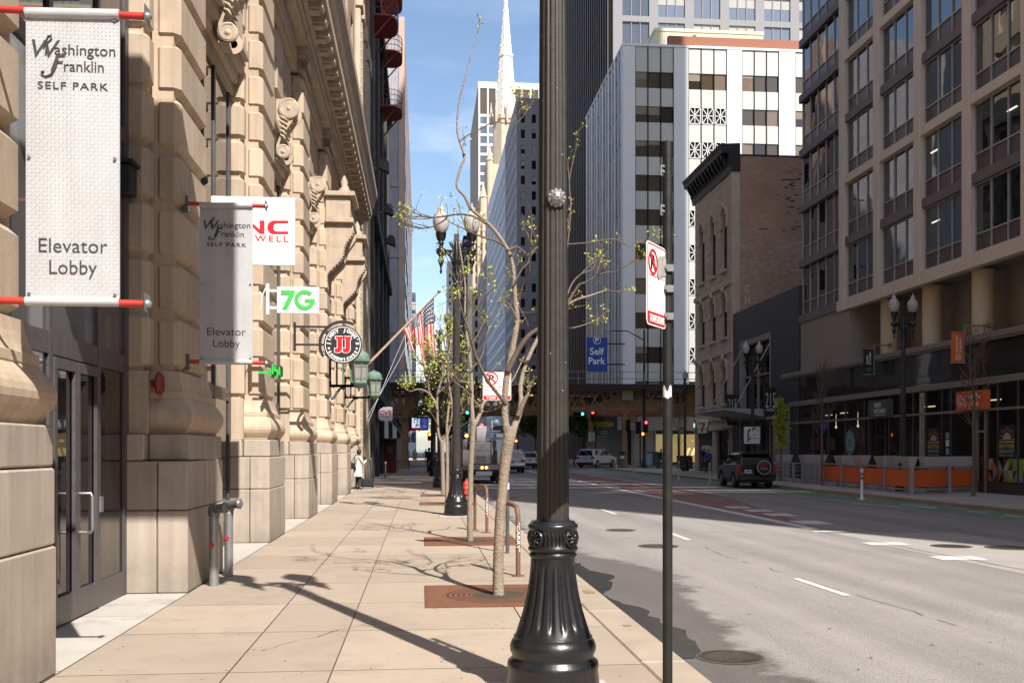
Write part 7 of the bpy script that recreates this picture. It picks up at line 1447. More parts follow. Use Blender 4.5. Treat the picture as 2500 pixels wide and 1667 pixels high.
s = MB(); plate(s, f, [(W * .06, H * .12), (W * .52, H * .12), (W * .52, H * .88), (W * .06, H * .88)], 0, .01); s.build('picture', 'screen_pale', r_); s = MB(); plate(s, f, [(W * .54, H * .12), (W * .94, H * .12), (W * .94, H * .88), (W * .54, H * .88)], 0, .01); s.build('picture', 'screen_blue', r_); s = MB(); plate(s, f, [(W * .06, H * .12), (W * .52, H * .12), (W * .52, H * .2), (W * .06, H * .2)], .01, .012); s.build('caption_bar', 'screen_red', r_)
s = MB()
for x, z, rx, rz in ((.20, .58, .05, .03), (.39, .58, .05, .03), (.30, .30, .07, .03), (.30, .44, .03, .02)): plate(s, f, [(W * x + W * rx * c, H * z + H * rz * 1.4 * d_) for c, d_ in circ(1, 12)], .01, .013)
s.build('face', 'sign_blue', r_)
lens = {'red': mat('lens_red', (1, .03, .03), .3, emit=7, flat=True), 'green': mat('lens_green', (.05, 1, .62), .3, emit=5, flat=True), 'amber': mat('lens_amber', (1, .16, .008), .3, emit=6, flat=True), 'off': mat('lens_off', (.03, .02, .02), .3, flat=True)}
def signal(label, u, v, Y, states, horiz=False, post=None, grp=None):
    c = at(u, v, Y); root = thing('traffic_light', label, 'traffic light', c, grp); n = len(states); s = .36; h = MB()
    for i, st2 in enumerate(states):
        off = Vector((s * i, 0, 0)) if horiz else Vector((0, 0, -s * i)); q = c + off; h.box((q.x - .18, Y, q.z - .18), (q.x + .18, Y + .22, q.z + .18), .02); h.lathe([(.15, 0), (.16, -.2), (.15, -.2)], 14, (q.x, Y, q.z), axis='Y', cap=False)
        l = MB(); l.lathe([(0, -.05), (.09, -.04), (.13, -.005)], 14, (q.x, Y, q.z), axis='Y'); l.build('lens', lens[st2], root)
    h.build('housing', 'letter_black', root)
    if post: p = MB(); p.tube([(c.x + post[0], Y + .3, -.1), (c.x + post[0], Y + .3, c.z + post[1])], .07, 8); p.bar((c.x + post[0], Y + .3, c.z - .1), (c.x, Y + .2, c.z - .1), .06); p.build('post', 'letter_black', root)
signal('signal with a glowing green arrow hung under the railway', 1405, 1010, 99.5, ('off', 'off', 'green'), True, (-.1, .3)); signal('red signal next to the green arrow under the railway', 1447, 1007, 99.4, ('red', 'off', 'off'), False, (.35, .3)); signal('red signal on the tall dark mast by the sign post', 1577, 1031, 88.3, ('red', 'off', 'off')); signal('unlit signal turned away beside the rusty column', 1534, 1028, 88.2, ('off', 'off', 'off')); signal('unlit signal turned away left of the tall mast', 1557, 1034, 88.0, ('off', 'off', 'off'), False, (.3, .3))
signal('small amber hand signal below the red one on the mast', 1569, 1059, 88.2, ('amber',)); signal('green signal shining between the lamp and the second tree', 1141, 1007, 97, ('green', 'off', 'off'), False, (0, 1.0)); signal('amber hand signal near the dark lamp posts past the awning', 1049, 1060, 86, ('amber', 'off'), False, (.2, .3)); signal('small red signal above the bucket truck', 1172, 1045, 130, ('red', 'off', 'off'), False, (.3, .3)); signal('low amber hand signal right of the trunk fork', 1260, 1076, 104, ('amber',), False, (.2, .3))
root = thing('street_lamp', 'tall dark mast with a long curved arm and cobra head lamp', 'street lamp', (20.6, 88.6, 0)); c = at(1573, 1140, 88.6); top = at(1573, 815, 88.6); hd = at(1490, 807, 88.6); m = MB(); m.tube([(c.x, 88.6, -.1), (c.x, 88.6, top.z + .4)], [.16, .09], 12); m.lathe([(.26, -.05), (.26, .5), (.17, .7)], 12, (c.x, 88.6, 0)); m.build('mast', 'letter_black', root); m = MB(); m.tube([(c.x, 88.6, top.z - .6), (c.x - .5, 88.6, top.z - .3), (c.x - 1.6, 88.6, top.z + .25), (hd.x, 88.6, hd.z)], .05, 8); m.build('arm', 'letter_black', root); m = MB(); m.loft([[(hd.x - dx, 88.6 + w * math.cos(q), hd.z - .02 + w * .45 * math.sin(q)) for q in [k * PI / 4 for k in range(8)]] for dx, w in ((-.1, .05), (.1, .14), (.45, .17), (.7, .08))]); m.build('lamp_head', 'mullion_grey', root)
# bollards that part the bike lane
mat('bollard_cream', (.50, .45, .32), .6, var=.15, vs=8)
for i, (u, v, lab) in enumerate(((2104, 1219, 'flexible white bollard in front of the orange fence'), (1733, 1181, 'cream bollard just left of the black SUV'), (1657, 1172, 'cream bollard right of the sign post'), (1548, 1156, 'cream bollard left of the sign post near the bins'), (1505, 1147, 'cream bollard below the man holding papers'))):
    c = gnd(u, v, RZ); root = thing('lane_bollard', lab, 'bollard', c, 'bike lane bollards'); k = .9; m = MB(); m.lathe([(.10, 0), (.10, .03), (.05, .05), (.05, .98), (.058, .99), (.058, 1.04), (.045, 1.08), (.02, 1.10), (0, 1.10)], 14, c); m.build('post', 'bollard_cream' if i else 'sign_white', root); m = MB(); m.lathe([(.052, .72), (.052, .80)], 14, c); m.lathe([(.052, .86), (.052, .93)], 14, c); m.build('band', 'walk_grey' if i else 'galvanised', root)
# leafy trees far down the street
for i, (x, y, h, lab) in enumerate(((15.6, 128, 8, 'far green street tree beneath the railway girder right of the truck'), (17.5, 150, 9, 'far green street tree behind the white SUVs'), (4.5, 150, 8, 'far green street tree over the pavement past the screen'), (18.6, 112, 7, 'green tree by the corner entrance under the railway'))): wild_tree(lab, x, y, h, 3.2, 50 + i, 'leafy trees far down the street', leafn=30, leafr=.7, leafs=.34, leafm='leaf_green', bark='bark_dark', tr=.1)
# unseen blank blade sign, added to throw shade on the pier and second banner
bs_ = thing('blade_sign', 'unseen blank blade sign added to throw shade on the pier past the doors', 'sign', (-1.2, 6.7, 9)); m = MB(); m.box((-2.5, 6.6, 6.55), (.12, 6.95, 11.6), .02); m.build('panel', 'sign_charcoal', bs_); m = MB(); m.box((-2.9, 6.7, 7.2), (-2.5, 6.8, 7.35)); m.box((-2.9, 6.7, 10.8), (-2.5, 6.8, 10.95)); m.build('bracket', 'bronze_frame', bs_)
# ---------------------------------------------------------------- vehicles
mat('car_white', (.62, .62, .64), .25, var=.02, vs=2, coat=.8); mat('car_black', (.006, .006, .007), .3, var=.02, vs=2, coat=.35, spec=.3); mat('car_silver', (.36, .37, .39), .3, .5, var=.02, coat=.6); mat('tyre', (.022, .022, .022), .85, var=.2, vs=20); mat('rim_alloy', (.42, .38, .33), .35, .8, var=.1); mat('trim_black', (.022, .022, .024), .6, var=.1)
glassmat('car_glass', (.010, .011, .013), .03, 1.6, 0, 1); mat('tail_red', (.40, .010, .012), .2, coat=.6, var=.05); mat('tail_lit', (1, .05, .03), .3, emit=1.6, flat=True); mat('plate_white', (.55, .60, .68), .5, var=.1, vs=40); mat('chrome', (.6, .6, .62), .15, .95, var=.03)
def suv(label, loc, rz, L_, W, H, paint, kind='plain', group=None, plate_m='plate_white', lit=False):
    root = thing('parked_car' if kind != 'moving' else 'car', label, 'car', (0, 0, 0), group); hw = W / 2; r = .36 if L_ < 4.4 else .38; zb = H * .57; ya, yf = -L_ / 2, L_ / 2; wr, wf = ya + .82, yf - .88
    def arch(c): return [(c - (r + .07) * math.cos(t), .36 + (r + .07) * math.sin(t)) for t in [PI * i / 10 for i in range(11)]]
    prof = [(ya + .05, .34)] + arch(wr) + arch(wf) + [(yf - .1, .30), (yf, .48), (yf - .02, .72), (yf - .14, zb - .10), (yf - .45, zb - .0), (yf - 1.05, zb + .10), (yf - 1.30, zb + .12), (ya + .12, zb + .14), (ya + .02, zb + .02), (ya - .0, .75), (ya - .06, .62), (ya - .07, .45)]
    b = MB(); b.prism(prof, -hw, hw, 'YZ'); body = b.build('body', paint, root, bevel=.055, bseg=3)
    def ring(z, w, y0, y1, rr): return [(p[0], p[1], z) for p in rrect(-w, y0, w, y1, rr, 4)]
    zr = H - .03; z0 = zb + .10; cw0, cw1 = hw - .03, hw - .20; y00, y01 = ya + .06, ya + .34; f0, f1 = yf - 1.12, yf - 1.95
    lerp = lambda a, c, t: a + (c - a) * t
    sec = lambda t: (lerp(z0, zr - .05, t), lerp(cw0, cw1, t), lerp(y00, y01, t), lerp(f0, f1, t))
    c = MB(); rings = []
    for t in (0, .35, .7, 1): z, w, y0, y1 = sec(t); rings.append(ring(z, w, y0, y1, .16))
    z, w, y0, y1 = sec(1); rings += [ring(zr - .01, w - .06, y0 + .06, y1 - .08, .16), ring(zr, w - .16, y0 + .2, y1 - .2, .16)]
    c.loft(rings); c.build('roof', paint, body)
    g = MB(); t0, t1 = .10, .86
    def sp(side, t, y): z, w, y0, y1 = sec(t); return (side * (w + .006), y, z)
    for sd in (-1, 1):
        cuts = [(sec(t0)[2] + .22, sec(t1)[2] + .16), (wr + .42, wr + .42), (wr + 1.45, wr + 1.40), (sec(t0)[3] - .20, sec(t1)[3] - .12)]
        for (a0, a1), (b0, b1) in zip(cuts, cuts[1:]): g.quad(sp(sd, t0, a0 + .03), sp(sd, t0, b0 - .03), sp(sd, t1, b1 - .03), sp(sd, t1, a1 + .03))
    for e, s_ in ((2, -1), (3, 1)):
        A = sec(.08); B = sec(.88); k = .16; g.quad((-A[1] + k, A[e] + s_ * .007, A[0]), (A[1] - k, A[e] + s_ * .007, A[0]), (B[1] - k, B[e] + s_ * .007, B[0]), (-B[1] + k, B[e] + s_ * .007, B[0]))
    g.build('window', 'car_glass', root, recalc=False)
    for wy in (wr, wf):
        for sd in (-1, 1):
            wx = sd * (hw - .12); w = MB(); w.lathe([(r * .62, -.11), (r * .93, -.115), (r, -.07), (r, .07), (r * .93, .115), (r * .62, .11)], 28, (wx, wy, r), axis='X'); wheel = w.build('wheel', 'tyre', root)
            m = MB(); m.lathe([(r * .64, .06 * sd), (r * .64, .112 * sd), (r * .56, .10 * sd), (r * .54, .05 * sd), (0, .05 * sd)], 24, (wx, wy, r), axis='X')
            for q in range(5): a = 2 * PI * q / 5; m.bar((wx + sd * .085, wy + .03 * math.cos(a), r + .03 * math.sin(a)), (wx + sd * .10, wy + r * .58 * math.cos(a), r + r * .58 * math.sin(a)), .045, .075)
            m.lathe([(.06, .05 * sd), (.05, .11 * sd), (0, .115 * sd)], 12, (wx, wy, r), axis='X'); m.build('rim', 'rim_alloy', wheel)
    m = MB(); m.box((-hw + .03, ya - .10, .36), (hw - .03, ya + .14, .56), .05); m.box((-hw - .012, wr + r + .12, .33), (-hw + .05, wf - r - .12, .48), .02); m.box((hw - .05, wr + r + .12, .33), (hw + .012, wf - r - .12, .48), .02); m.box((-hw + .12, ya + .1, .26), (hw - .12, yf - .15, .40)); m.build('bumper', 'trim_black', root)
    for sd in (-1, 1):
        m = MB(); zt = zb + (.10 if kind == 'spare' else .02); x0, x1 = sorted((sd * (hw - (.17 if kind == 'spare' else .36)), sd * (hw + .006))); m.box((x0, ya - .028, zt - (.36 if kind == 'spare' else .20)), (x1, ya + (.10 if kind == 'spare' else .22), zt), .03); m.build('tail_light', 'tail_lit' if lit else 'tail_red', root)
        m = MB(); m.loft([[(sd * (hw + .02), f0 - .42, zb + .16), (sd * (hw + .20), f0 - .45, zb + .18), (sd * (hw + .20), f0 - .45, zb + .30), (sd * (hw + .02), f0 - .42, zb + .28)], [(sd * (hw + .04), f0 - .28, zb + .18), (sd * (hw + .16), f0 - .32, zb + .20), (sd * (hw + .16), f0 - .32, zb + .28), (sd * (hw + .04), f0 - .28, zb + .27)]], False); m.build('mirror', paint if kind != 'spare' else 'trim_black', root, bevel=.015)
        m = MB(); m.tube([(sd * (hw - .24), y01 + .2, zr + .02), (sd * (hw - .23), y01 + .5, zr + .055), (sd * (hw - .23), f1 - .4, zr + .055), (sd * (hw - .25), f1 - .1, zr + .01)], .018, 6); m.build('roof_rail', 'trim_black' if kind == 'spare' else 'chrome', root)
        m = MB(); m.box((sd * (hw + .0) - .02, wr + .95, zb - .02), (sd * (hw + .0) + .02, wr + 1.12, zb + .015), .008); m.box((sd * (hw + .0) - .02, wf - .55, zb - .02), (sd * (hw + .0) + .02, wf - .38, zb + .015), .008); m.build('handle', paint, root)
    m = MB()
    for sd in (-1, 1):
        for y in (wr + .50, wr + 1.48): m.box((sd * hw - .004, y - .004, .48), (sd * hw + .004, y + .004, zb + .12))
    m.build('door_seam', 'trim_black', root)
    px_ = -.42 if kind == 'spare' else 0; zp = .78 if kind == 'spare' else .84
    m = MB(); m.box((px_ - .155, ya - .09, zp - .08), (px_ + .155, ya - .06, zp + .08)); pl = m.build('number_plate', plate_m, root); m = MB(); m.box((px_ - .09, ya - .093, zp - .03), (px_ + .12, ya - .09, zp + .035)); m.build('plate_mark', 'letter_blue' if kind == 'spare' else 'trim_black', pl)
    if kind != 'spare': m = MB(); m.box((-.34, ya - .05, zb - .03), (.34, ya - .01, zb + .0), .008); m.build('trim_strip', 'chrome', root)
    if kind == 'spare':
        cx, cz = .28, .97; m = MB(); m.lathe([(.36, .02), (.385, -.02), (.385, -.17), (.36, -.20), (0, -.205)], 36, (cx, ya - .02, cz), axis='Y'); sp_ = m.build('spare_cover', 'trim_black', root)
        f = frame((cx, ya - .227, cz), (1, 0, 0)); t = MB(); disc(t, f, 0, 0, .31, .003, 40, 0, .293); t.build('ring', 'letter_white', sp_)
        t = MB()
        for sx_, sz_, dx, dz in ((.145, .10, 0, .10), (.05, .095, 0, .10), (.10, .035, 0, .14)):
            n = 24; a = [(sx_ * math.cos(2 * PI * i / n) + dx, sz_ * math.sin(2 * PI * i / n) + dz) for i in range(n)]; bq = [((sx_ - .018) * math.cos(2 * PI * i / n) + dx, (sz_ - .018) * math.sin(2 * PI * i / n) + dz) for i in range(n)]; o = t.T; t.T = f; t.add([(*p, .003) for p in a] + [(*p, .003) for p in bq], [(i, (i + 1) % n, n + (i + 1) % n, n + i) for i in range(n)]); t.T = o
        t.build('emblem', 'tail_red', sp_); t = MB(); t.tube([f @ Vector((-.17 + .34 * i / 40, -.06 + .035 * math.sin(i * .95), .004)) for i in range(41)], .009, 5); t.tube([f @ Vector((-.10 + .2 * i / 20, -.14, .004)) for i in range(21)], .006, 4); t.build('script', 'pale_blue', sp_)
        m = MB(); m.loft([[(-.62, ya + .34, zr - .06), (.62, ya + .34, zr - .06), (.62, ya + .36, zr + .0), (-.62, ya + .36, zr + .0)], [(-.66, ya + .10, zr - .10), (.66, ya + .10, zr - .10), (.66, ya + .10, zr - .04), (-.66, ya + .10, zr - .04)]], False); m.build('spoiler', paint, root, bevel=.012)
    root.location = loc; root.rotation_euler = (0, 0, rz); return root
mat('letter_blue', (.02, .08, .25), .5, var=.05)
c = (gnd(1807, 1191, RZ) + gnd(1890, 1193, RZ)) / 2
suv('black SUV with a round logo cover on its spare wheel parked by the opposite kerb', (c.x + .10, c.y + 1.95, RZ), R(-4), 4.1, 1.76, 1.70, 'car_black', 'spare')
c = gnd(*(1380 + 350 * .1659, 930 + 1254 * .1659), RZ); suv('white SUV turning the corner in front of the rusty railway column', (17.35, 96.3, RZ), R(-38), 4.9, 1.98, 1.85, 'car_white', 'moving')
CG = 'white cars ahead of the truck'
suv('white SUV with dark rear window stopped ahead of the bucket truck', (6.85, 76.0, RZ), R(0), 4.7, 1.92, 1.78, 'car_white', 'moving', CG); suv('white car farther on, just behind the right shoulder of the white SUV', (9.9, 92.0, RZ), R(0), 4.6, 1.85, 1.6, 'car_white', 'moving', CG)
suv('silver car at the kerb glimpsed left of the lamp post beside the truck', (2.9 + .3, 71, RZ), 0, 4.5, 1.8, 1.5, 'car_silver', 'moving')
mat('truck_white', (.50, .48, .49), .45, var=.08, vs=3, streak=.1); mat('truck_grey', (.30, .29, .28), .5, var=.1); mat('cone_orange', (.70, .13, .03), .6, var=.1); mat('amber_lit', (1, .45, .08), .4, emit=4, flat=True)
tk = thing('bucket_truck', 'white utility bucket truck with lettered bucket and raised boom, parked beyond the trees', 'truck', (0, 0, 0))
def tb(name, m, boxes, par=None, bev=.015, cyl=()):
    b = MB()
    for a_, c_ in boxes: b.box(a_, c_)
    for p_, r_ in cyl: b.tube(p_, r_, 10)
    return b.build(name, m, par or tk, bevel=bev)
tb('chassis', 'trim_black', [((-.45, .1, .45), (-.3, 6.2, .65)), ((.3, .1, .45), (.45, 6.2, .65)), ((-1.0, -.02, .62), (1.0, .2, .72))])
tb('deck', 'truck_grey', [((-1.08, 0, .88), (1.08, 3.9, 1.0)), ((-1.10, -.06, .74), (1.10, .02, .96))]); tb('locker', 'truck_white', [((-1.1, .25, 1.0), (-.68, 3.9, 1.75))]); tb('locker', 'truck_white', [((.68, .25, 1.0), (1.1, 3.9, 1.75))])
bk = tb('bucket', 'truck_white', [((-.66, -.05, 1.06), (.32, .75, 2.15))], None, .05); t = MB(); f = frame((-.66, -.056, 1.06), (1, 0, 0)); fit(t, "COMCAST", f, .10, .90, .62, .12, .005); 
n = 16
for r0, r1 in ((.10, .075), (.065, .05)): t.T = f; t.add([(.5 + rr * math.cos(R(-20) + R(220) * i / n), .80 + rr * math.sin(R(-20) + R(220) * i / n), .003) for rr in (r0, r1) for i in range(n + 1)], [(i, i + 1, n + 2 + i, n + 1 + i) for i in range(n)]); t.T = None
t.build('lettering', 'truck_grey', bk); tb('step_pocket', 'truck_grey', [((-.42, -.09, 1.12), (.08, -.05, 1.46))], bk)
tb('boom_box', 'truck_white', [((-.34, 1.2, 1.5), (.20, 1.8, 3.0))], None, .03); m = MB(); m.bar((-.05, 1.5, 2.9), (-.6, 3.8, 2.35), .3, .34); m.build('boom', 'truck_white', tk, bevel=.03)
m = MB(); m.prism([(.20, 2.72), (.6, 3.0), (1.2, 3.1), (2.0, 3.02), (2.0, 2.75), (1.6, 2.62), (.9, 2.70)], 1.3, 1.75, 'XZ'); m.build('boom_cover', 'black_metal', tk, bevel=.03)
tb('mast', 'sign_white', [((.42, .6, 1.5), (.47, .65, 3.3)), ((.22, .58, 2.72), (.9, .66, 2.78))], None, .0); tb('ladder', 'truck_white', [((.55, .3, 2.35), (1.1, 4.2, 2.42)), ((.7, 1.0, 2.42), (1.05, 2.6, 2.58))])
cab = tb('cab', 'truck_white', [((-1.0, 4.2, .7), (1.0, 5.9, 1.45)), ((-.95, 4.25, 1.45), (.95, 5.5, 2.35)), ((-.98, 5.9, .7), (.98, 6.7, 1.35))], None, .08); tb('cab_window', 'car_glass', [((-.7, 4.23, 1.6), (.7, 4.26, 2.2))], cab, 0)
m = MB(); m.lathe([(.0, -.05), (.16, -.04), (.17, 0), (0, .01)], 20, (.66, .6, 3.18), axis='Y'); m.build('round_mirror', 'pale_blue', tk)
for wy in (.95, 5.3):
    for sd in (-1, 1):
        m = MB(); m.lathe([(.25, -.16), (.44, -.17), (.47, -.1), (.47, .1), (.44, .17), (.25, .16)], 28, (sd * .86, wy, .47), axis='X'); w = m.build('wheel', 'tyre', tk); m = MB(); m.lathe([(.27, sd * .1), (.2, sd * .06), (0, sd * .06)], 20, (sd * .86, wy, .47), axis='X'); m.build('rim', 'truck_grey', w)
for x, mm in ((-.95, 'tail_red'), (.95, 'tail_red'), (-.12, 'amber_lit'), (.10, 'amber_lit')): m = MB(); m.lathe([(.0, -.03), (.06, -.025), (.07, 0)], 14, (x, -.065, .85), axis='Y'); m.build('tail_light', mm, tk)
m = MB(); m.box((-.45, -.05, .45), (.40, -.01, .66)); m.build('bumper_plate', 'plate_white', tk); tb('mud_flap', 'trim_black', [((-1.05, .42, .15), (-.6, .45, .72)), ((.6, .42, .15), (1.05, .45, .72))], None, 0)
for x, mm in ((-.05, 'lens_red'), (-.85, 'amber_lit')): m = MB(); m.lathe([(.09, 0), (.09, .08), (.05, .14), (0, .15)], 14, (x, 1.4, 3.0) if x > -.5 else (x, 1.4, 2.45)); m.build('beacon', mm, tk)
tb('beacon_post', 'truck_grey', [((-.88, 1.37, 1.75), (-.82, 1.43, 2.45))], None, 0)
tk.location = (3.25, 50.6, RZ)
cn = thing('traffic_cone', 'orange traffic cone with white bands riding on the truck deck', 'cone', (2.35, 51.2, .9)); m = MB(); m.lathe([(.20, .03), (.035, .72), (0, .72)], 20, (2.35, 51.2, .88)); m.box((2.13, 50.98, .87), (2.57, 51.42, .91)); m.build('cone', 'cone_orange', cn); m = MB()
for z0, z1 in ((.32, .42), (.50, .60)): k = lambda z: .203 - .24 * (z - .03); m.lathe([(k(z0), z0), (k(z1), z1)], 20, (2.35, 51.2, .88))
m.build('band', 'sign_white', cn)
# ---------------------------------------------------------------- people
mat('skin_light', (.48, .29, .20), .6, var=.05); mat('skin_dark', (.22, .12, .08), .6, var=.05)
for nm, col_ in (('cloth_white', (.62, .60, .55)), ('cloth_black', (.022, .022, .026)), ('cloth_blue', (.10, .12, .36)), ('cloth_navy', (.03, .035, .06)), ('cloth_tan', (.20, .15, .10)), ('cloth_grey', (.10, .10, .11)), ('cloth_brown', (.36, .20, .09)), ('cloth_yellow', (.55, .45, .24)), ('hair_dark', (.035, .018, .014)), ('hair_grey', (.25, .24, .22)), ('leather_black', (.012, .012, .015)), ('cloth_red', (.32, .03, .03))): mat(nm, col_, .75, var=.12, vs=9, bump=.1, bs=60)
def person(label, loc, rz, h, top, bottom, skin='skin_light', shoes='leather_black', hair='hair_dark', larm=None, rarm=None, stride=.0, coat=None, long_hair=False, tilt=0.0, group=None, hold=None):
    """one continuous skinned figure facing +Y; arms given as elbow and wrist points"""
    k = h / 1.70; V = []; E_ = []; Rr = []; Z = []
    def j(p, r, par=None, zone=0):
        V.append(Vector(p) * k); Rr.append(r * k); Z.append(zone)
        if par is not None: E_.append((par, len(V) - 1))
        return len(V) - 1
    pel = j((0, 0, .94), .135); ab = j((0, 0, 1.10), .125, pel); ch = j((0, -.005, 1.29), .150, ab); nk0 = j((0, 0, 1.43), .065, ch); nk = j((0, .01 + tilt * .02, 1.48), .052, nk0, 2); hd = j((0, .02 + tilt * .06, 1.575), .088, nk, 2); j((0, .01 + tilt * .07, 1.645), .072, hd, 2); j((0, .10 + tilt * .07, 1.555), .016, hd, 2)
    for sd, arm in ((-1, larm), (1, rarm)):
        el, wr_ = arm or ((sd * .25, -.02, 1.12), (sd * .26, .08, .90)); s0 = j((sd * .17, 0, 1.385), .062, ch); s1 = j((sd * .205, 0, 1.33), .055, s0); e = j(el, .042, s1); w = j(wr_, .030, e, 0); d = (Vector(wr_) - Vector(el)).normalized(); q = Vector(wr_) + d * .055; pm = j(q, .030, w, 2); sx = Vector((d.y, -d.x, 0)); sx = sx.normalized() if sx.length > .1 else Vector((0, 1, 0))
        for i, (o, l) in enumerate(((-.026, .062), (-.009, .074), (.009, .07), (.026, .054))): j(q + sx * o + d * l + Vector((0, .01, -.012)), .008, pm, 2)
        j(q + sx * -.045 + d * .02 + Vector((0, .02, 0)), .009, pm, 2)
    for sd in (-1, 1):
        st2 = stride * sd; hp = j((sd * .085, 0, .88), .095, pel, 1); kn = j((sd * .095, st2 * .55 + .02, .50), .062, hp, 1); an = j((sd * .095, st2 - .02, .085), .042, kn, 1); j((sd * .11, st2 + .15, .035), .036, an, 3)
    me = bpy.data.meshes.new("person"); me.from_pydata([tuple(v) for v in V], E_, []); o = bpy.data.objects.new("person", me); COL.objects.link(o)
    md = o.modifiers.new("skin", 'SKIN'); sv = me.skin_vertices[0].data
    for i, r_ in enumerate(Rr): sv[i].radius = (r_, r_ * (.72 if i in (0, 1, 2) else 1))
    sv[0].use_root = True; sb_ = o.modifiers.new("sub", 'SUBSURF'); sb_.levels = 1; sb_.render_levels = 1
    dg_ = bpy.context.evaluated_depsgraph_get(); dg_.update(); nm = bpy.data.meshes.new_from_object(o.evaluated_get(dg_)); o.modifiers.clear(); o.data = nm; bpy.data.meshes.remove(me); nm.name = 'person'; nm.materials.clear()
    for m_ in (top, bottom, skin, shoes): nm.materials.append(MATS[m_])
    for p in nm.polygons:
        c = p.center; best = min(range(len(V)), key=lambda i: (V[i] - c).length - Rr[i] * .9); p.material_index = Z[best]; p.use_smooth = True
        if Z[best] == 0 and c.z < .90 * k and abs(c.x) < .2 * k: p.material_index = 1
    tag(o, label, 'person', group)
    m = MB(); H0 = Vector((0, .005 + tilt * .065, 1.60)) * k; nr = 10
    m.grid(lambda a, b_: tuple(H0 + Vector((.098 * k * math.sin(PI * b_) * math.cos(2 * PI * a), (.102 * k * math.sin(PI * b_) * math.sin(2 * PI * a) - .018 * k), (.10 * math.cos(PI * b_) * k if math.sin(2 * PI * a) < .55 else max(.10 * math.cos(PI * b_), .045) * k) - (.07 * k if long_hair and b_ > .6 and math.sin(2 * PI * a) < .3 else 0)))), 20, nr); m.build('hair', hair, o)
    if coat:
        cm, zl, fl = coat; m = MB(); rings = []
        for z, rx, ry in ((1.44, .09, .075), (1.40, .19, .10), (1.30, .205, .135), (1.10, .175, .135), (.95, .19, .145), ((.95 + zl) / 2, .21 + fl * .4, .165 + fl * .4), (zl, .225 + fl, .18 + fl)): rings.append([(rx * k * math.cos(a), ry * k * math.sin(a) + (.012 * math.sin(5 * a) * k if z < .9 else 0), z * k) for a in [R(112) + R(316) * i / 22 for i in range(23)]])
        n = 23; m.add([p for r_ in rings for p in r_], [(i * n + q, i * n + q + 1, (i + 1) * n + q + 1, (i + 1) * n + q) for i in range(len(rings) - 1) for q in range(n - 1)], True)
        for sd, arm in ((-1, larm), (1, rarm)):
            el, wr_ = arm or ((sd * .25, -.02, 1.12), (sd * .26, .08, .90)); m.tube([Vector((sd * .15, 0, 1.38)) * k, Vector((sd * .21, 0, 1.32)) * k, Vector(el) * k, Vector(wr_) * k], [.075 * k, .07 * k, .06 * k, .05 * k], 10)
        m.build('coat', cm, o, recalc=False)
    o.location = loc; o.rotation_euler = (0, 0, rz); return o
wl = Vector((-2.60, 40.9, 0))
wm = person('woman in a white coat and dark tights standing by the stone pier with a suitcase', wl, R(-55), 1.66, 'cloth_black', 'cloth_black', larm=((-.22, .14, 1.14), (-.08, .30, 1.22)), rarm=((.22, .12, 1.10), (.08, .34, 1.20)), coat=('cloth_white', .56, .03), long_hair=True, tilt=1.2)
wm.scale = (1, 1, 1); m = MB(); m.tube([Vector((.085 * math.cos(a), .07 + .075 * math.sin(a) * .2, 1.545 + .08 * math.sin(a))) for a in [R(-30) + R(240) * i / 12 for i in range(13)]], .018, 6); m.build('headband', 'cloth_white', wm)
for i, (nm_, lab, cat, boxes, mm, off) in enumerate((('handbag', 'black shoulder bag hanging at the hip of the woman in white', 'bag', [], 'leather_black', None), ('suitcase', 'small black wheeled suitcase standing beside the woman in white', 'suitcase', [], 'leather_black', None))):
    if nm_ == 'handbag':
        r_ = thing(nm_, lab, cat, wl); m = MB(); a = Vector((-2.86, 40.74, .86)); m.prism([(a.x - .26, a.z - .02), (a.x + .22, a.z - .02), (a.x + .14, a.z + .24), (a.x + .02, a.z + .26)], a.y - .09, a.y + .09, 'XZ'); m.build('bag_body', mm, r_, bevel=.03); m = MB(); m.tube([(a.x - .02, a.y, a.z + .22), (-2.68, 40.86, 1.43), (-2.60, 40.95, 1.40), (a.x + .14, a.y + .1, a.z + .2)], .013, 6); m.build('strap', mm, r_)
    else:
        c = gnd(898, 1192); r_ = thing(nm_, lab, cat, c); m = MB(); m.box((c.x - .25, c.y - .1, .06), (c.x + .25, c.y + .14, .42), .035); m.box((c.x - .2, c.y - .125, .10), (c.x + .2, c.y - .1, .24), .01); m.build('case', mm, r_); m = MB(); m.tube([(c.x - .07, c.y + .1, .40), (c.x - .09, c.y + .1, 1.0), (c.x + .04, c.y + .1, 1.02), (c.x + .06, c.y + .1, .40)], .011, 6); m.build('handle', 'galvanised', r_); m = MB()
        for sx in (-.2, .2): m.lathe([(.04, -.02), (.04, .02)], 12, (c.x + sx, c.y, .04), axis='X')
        m.build('wheel', 'tyre', r_)
ph_ = MB(); ph_.box((-2.38, 41.02, 1.20), (-2.28, 41.06, 1.34), .006); tag(ph_.build('phone', 'leather_black'), 'dark phone held up in the hands of the woman in white', 'phone'); bpy.data.objects['phone'].location = (.0, .0, .02)
P1 = lambda u, v: gnd(u, v)
person('person in a bright blue jacket walking past the stone building', (20.4, 68.5, 0), R(140), 1.66, 'cloth_blue', 'cloth_black', stride=.18, coat=('cloth_blue', .84, .0))
person('man in a dark jacket and tan trousers holding white papers by the rusty column', (17.9, 86.2, 0), R(170), 1.75, 'cloth_navy', 'cloth_tan', hair='hair_grey', rarm=((.25, .06, 1.10), (.12, .26, .98)), stride=.08)
q = MB(); q.box((17.6, 85.9, .85), (17.95, 85.92, 1.1)); tag(q.build('paper_sheaf', 'sign_white'), 'white papers in the hand of the man by the rusty column', 'papers')
person('person in black standing behind the front of the turning white SUV', (21.0, 100.5, 0), R(200), 1.75, 'cloth_black', 'cloth_black', hair='hair_grey')
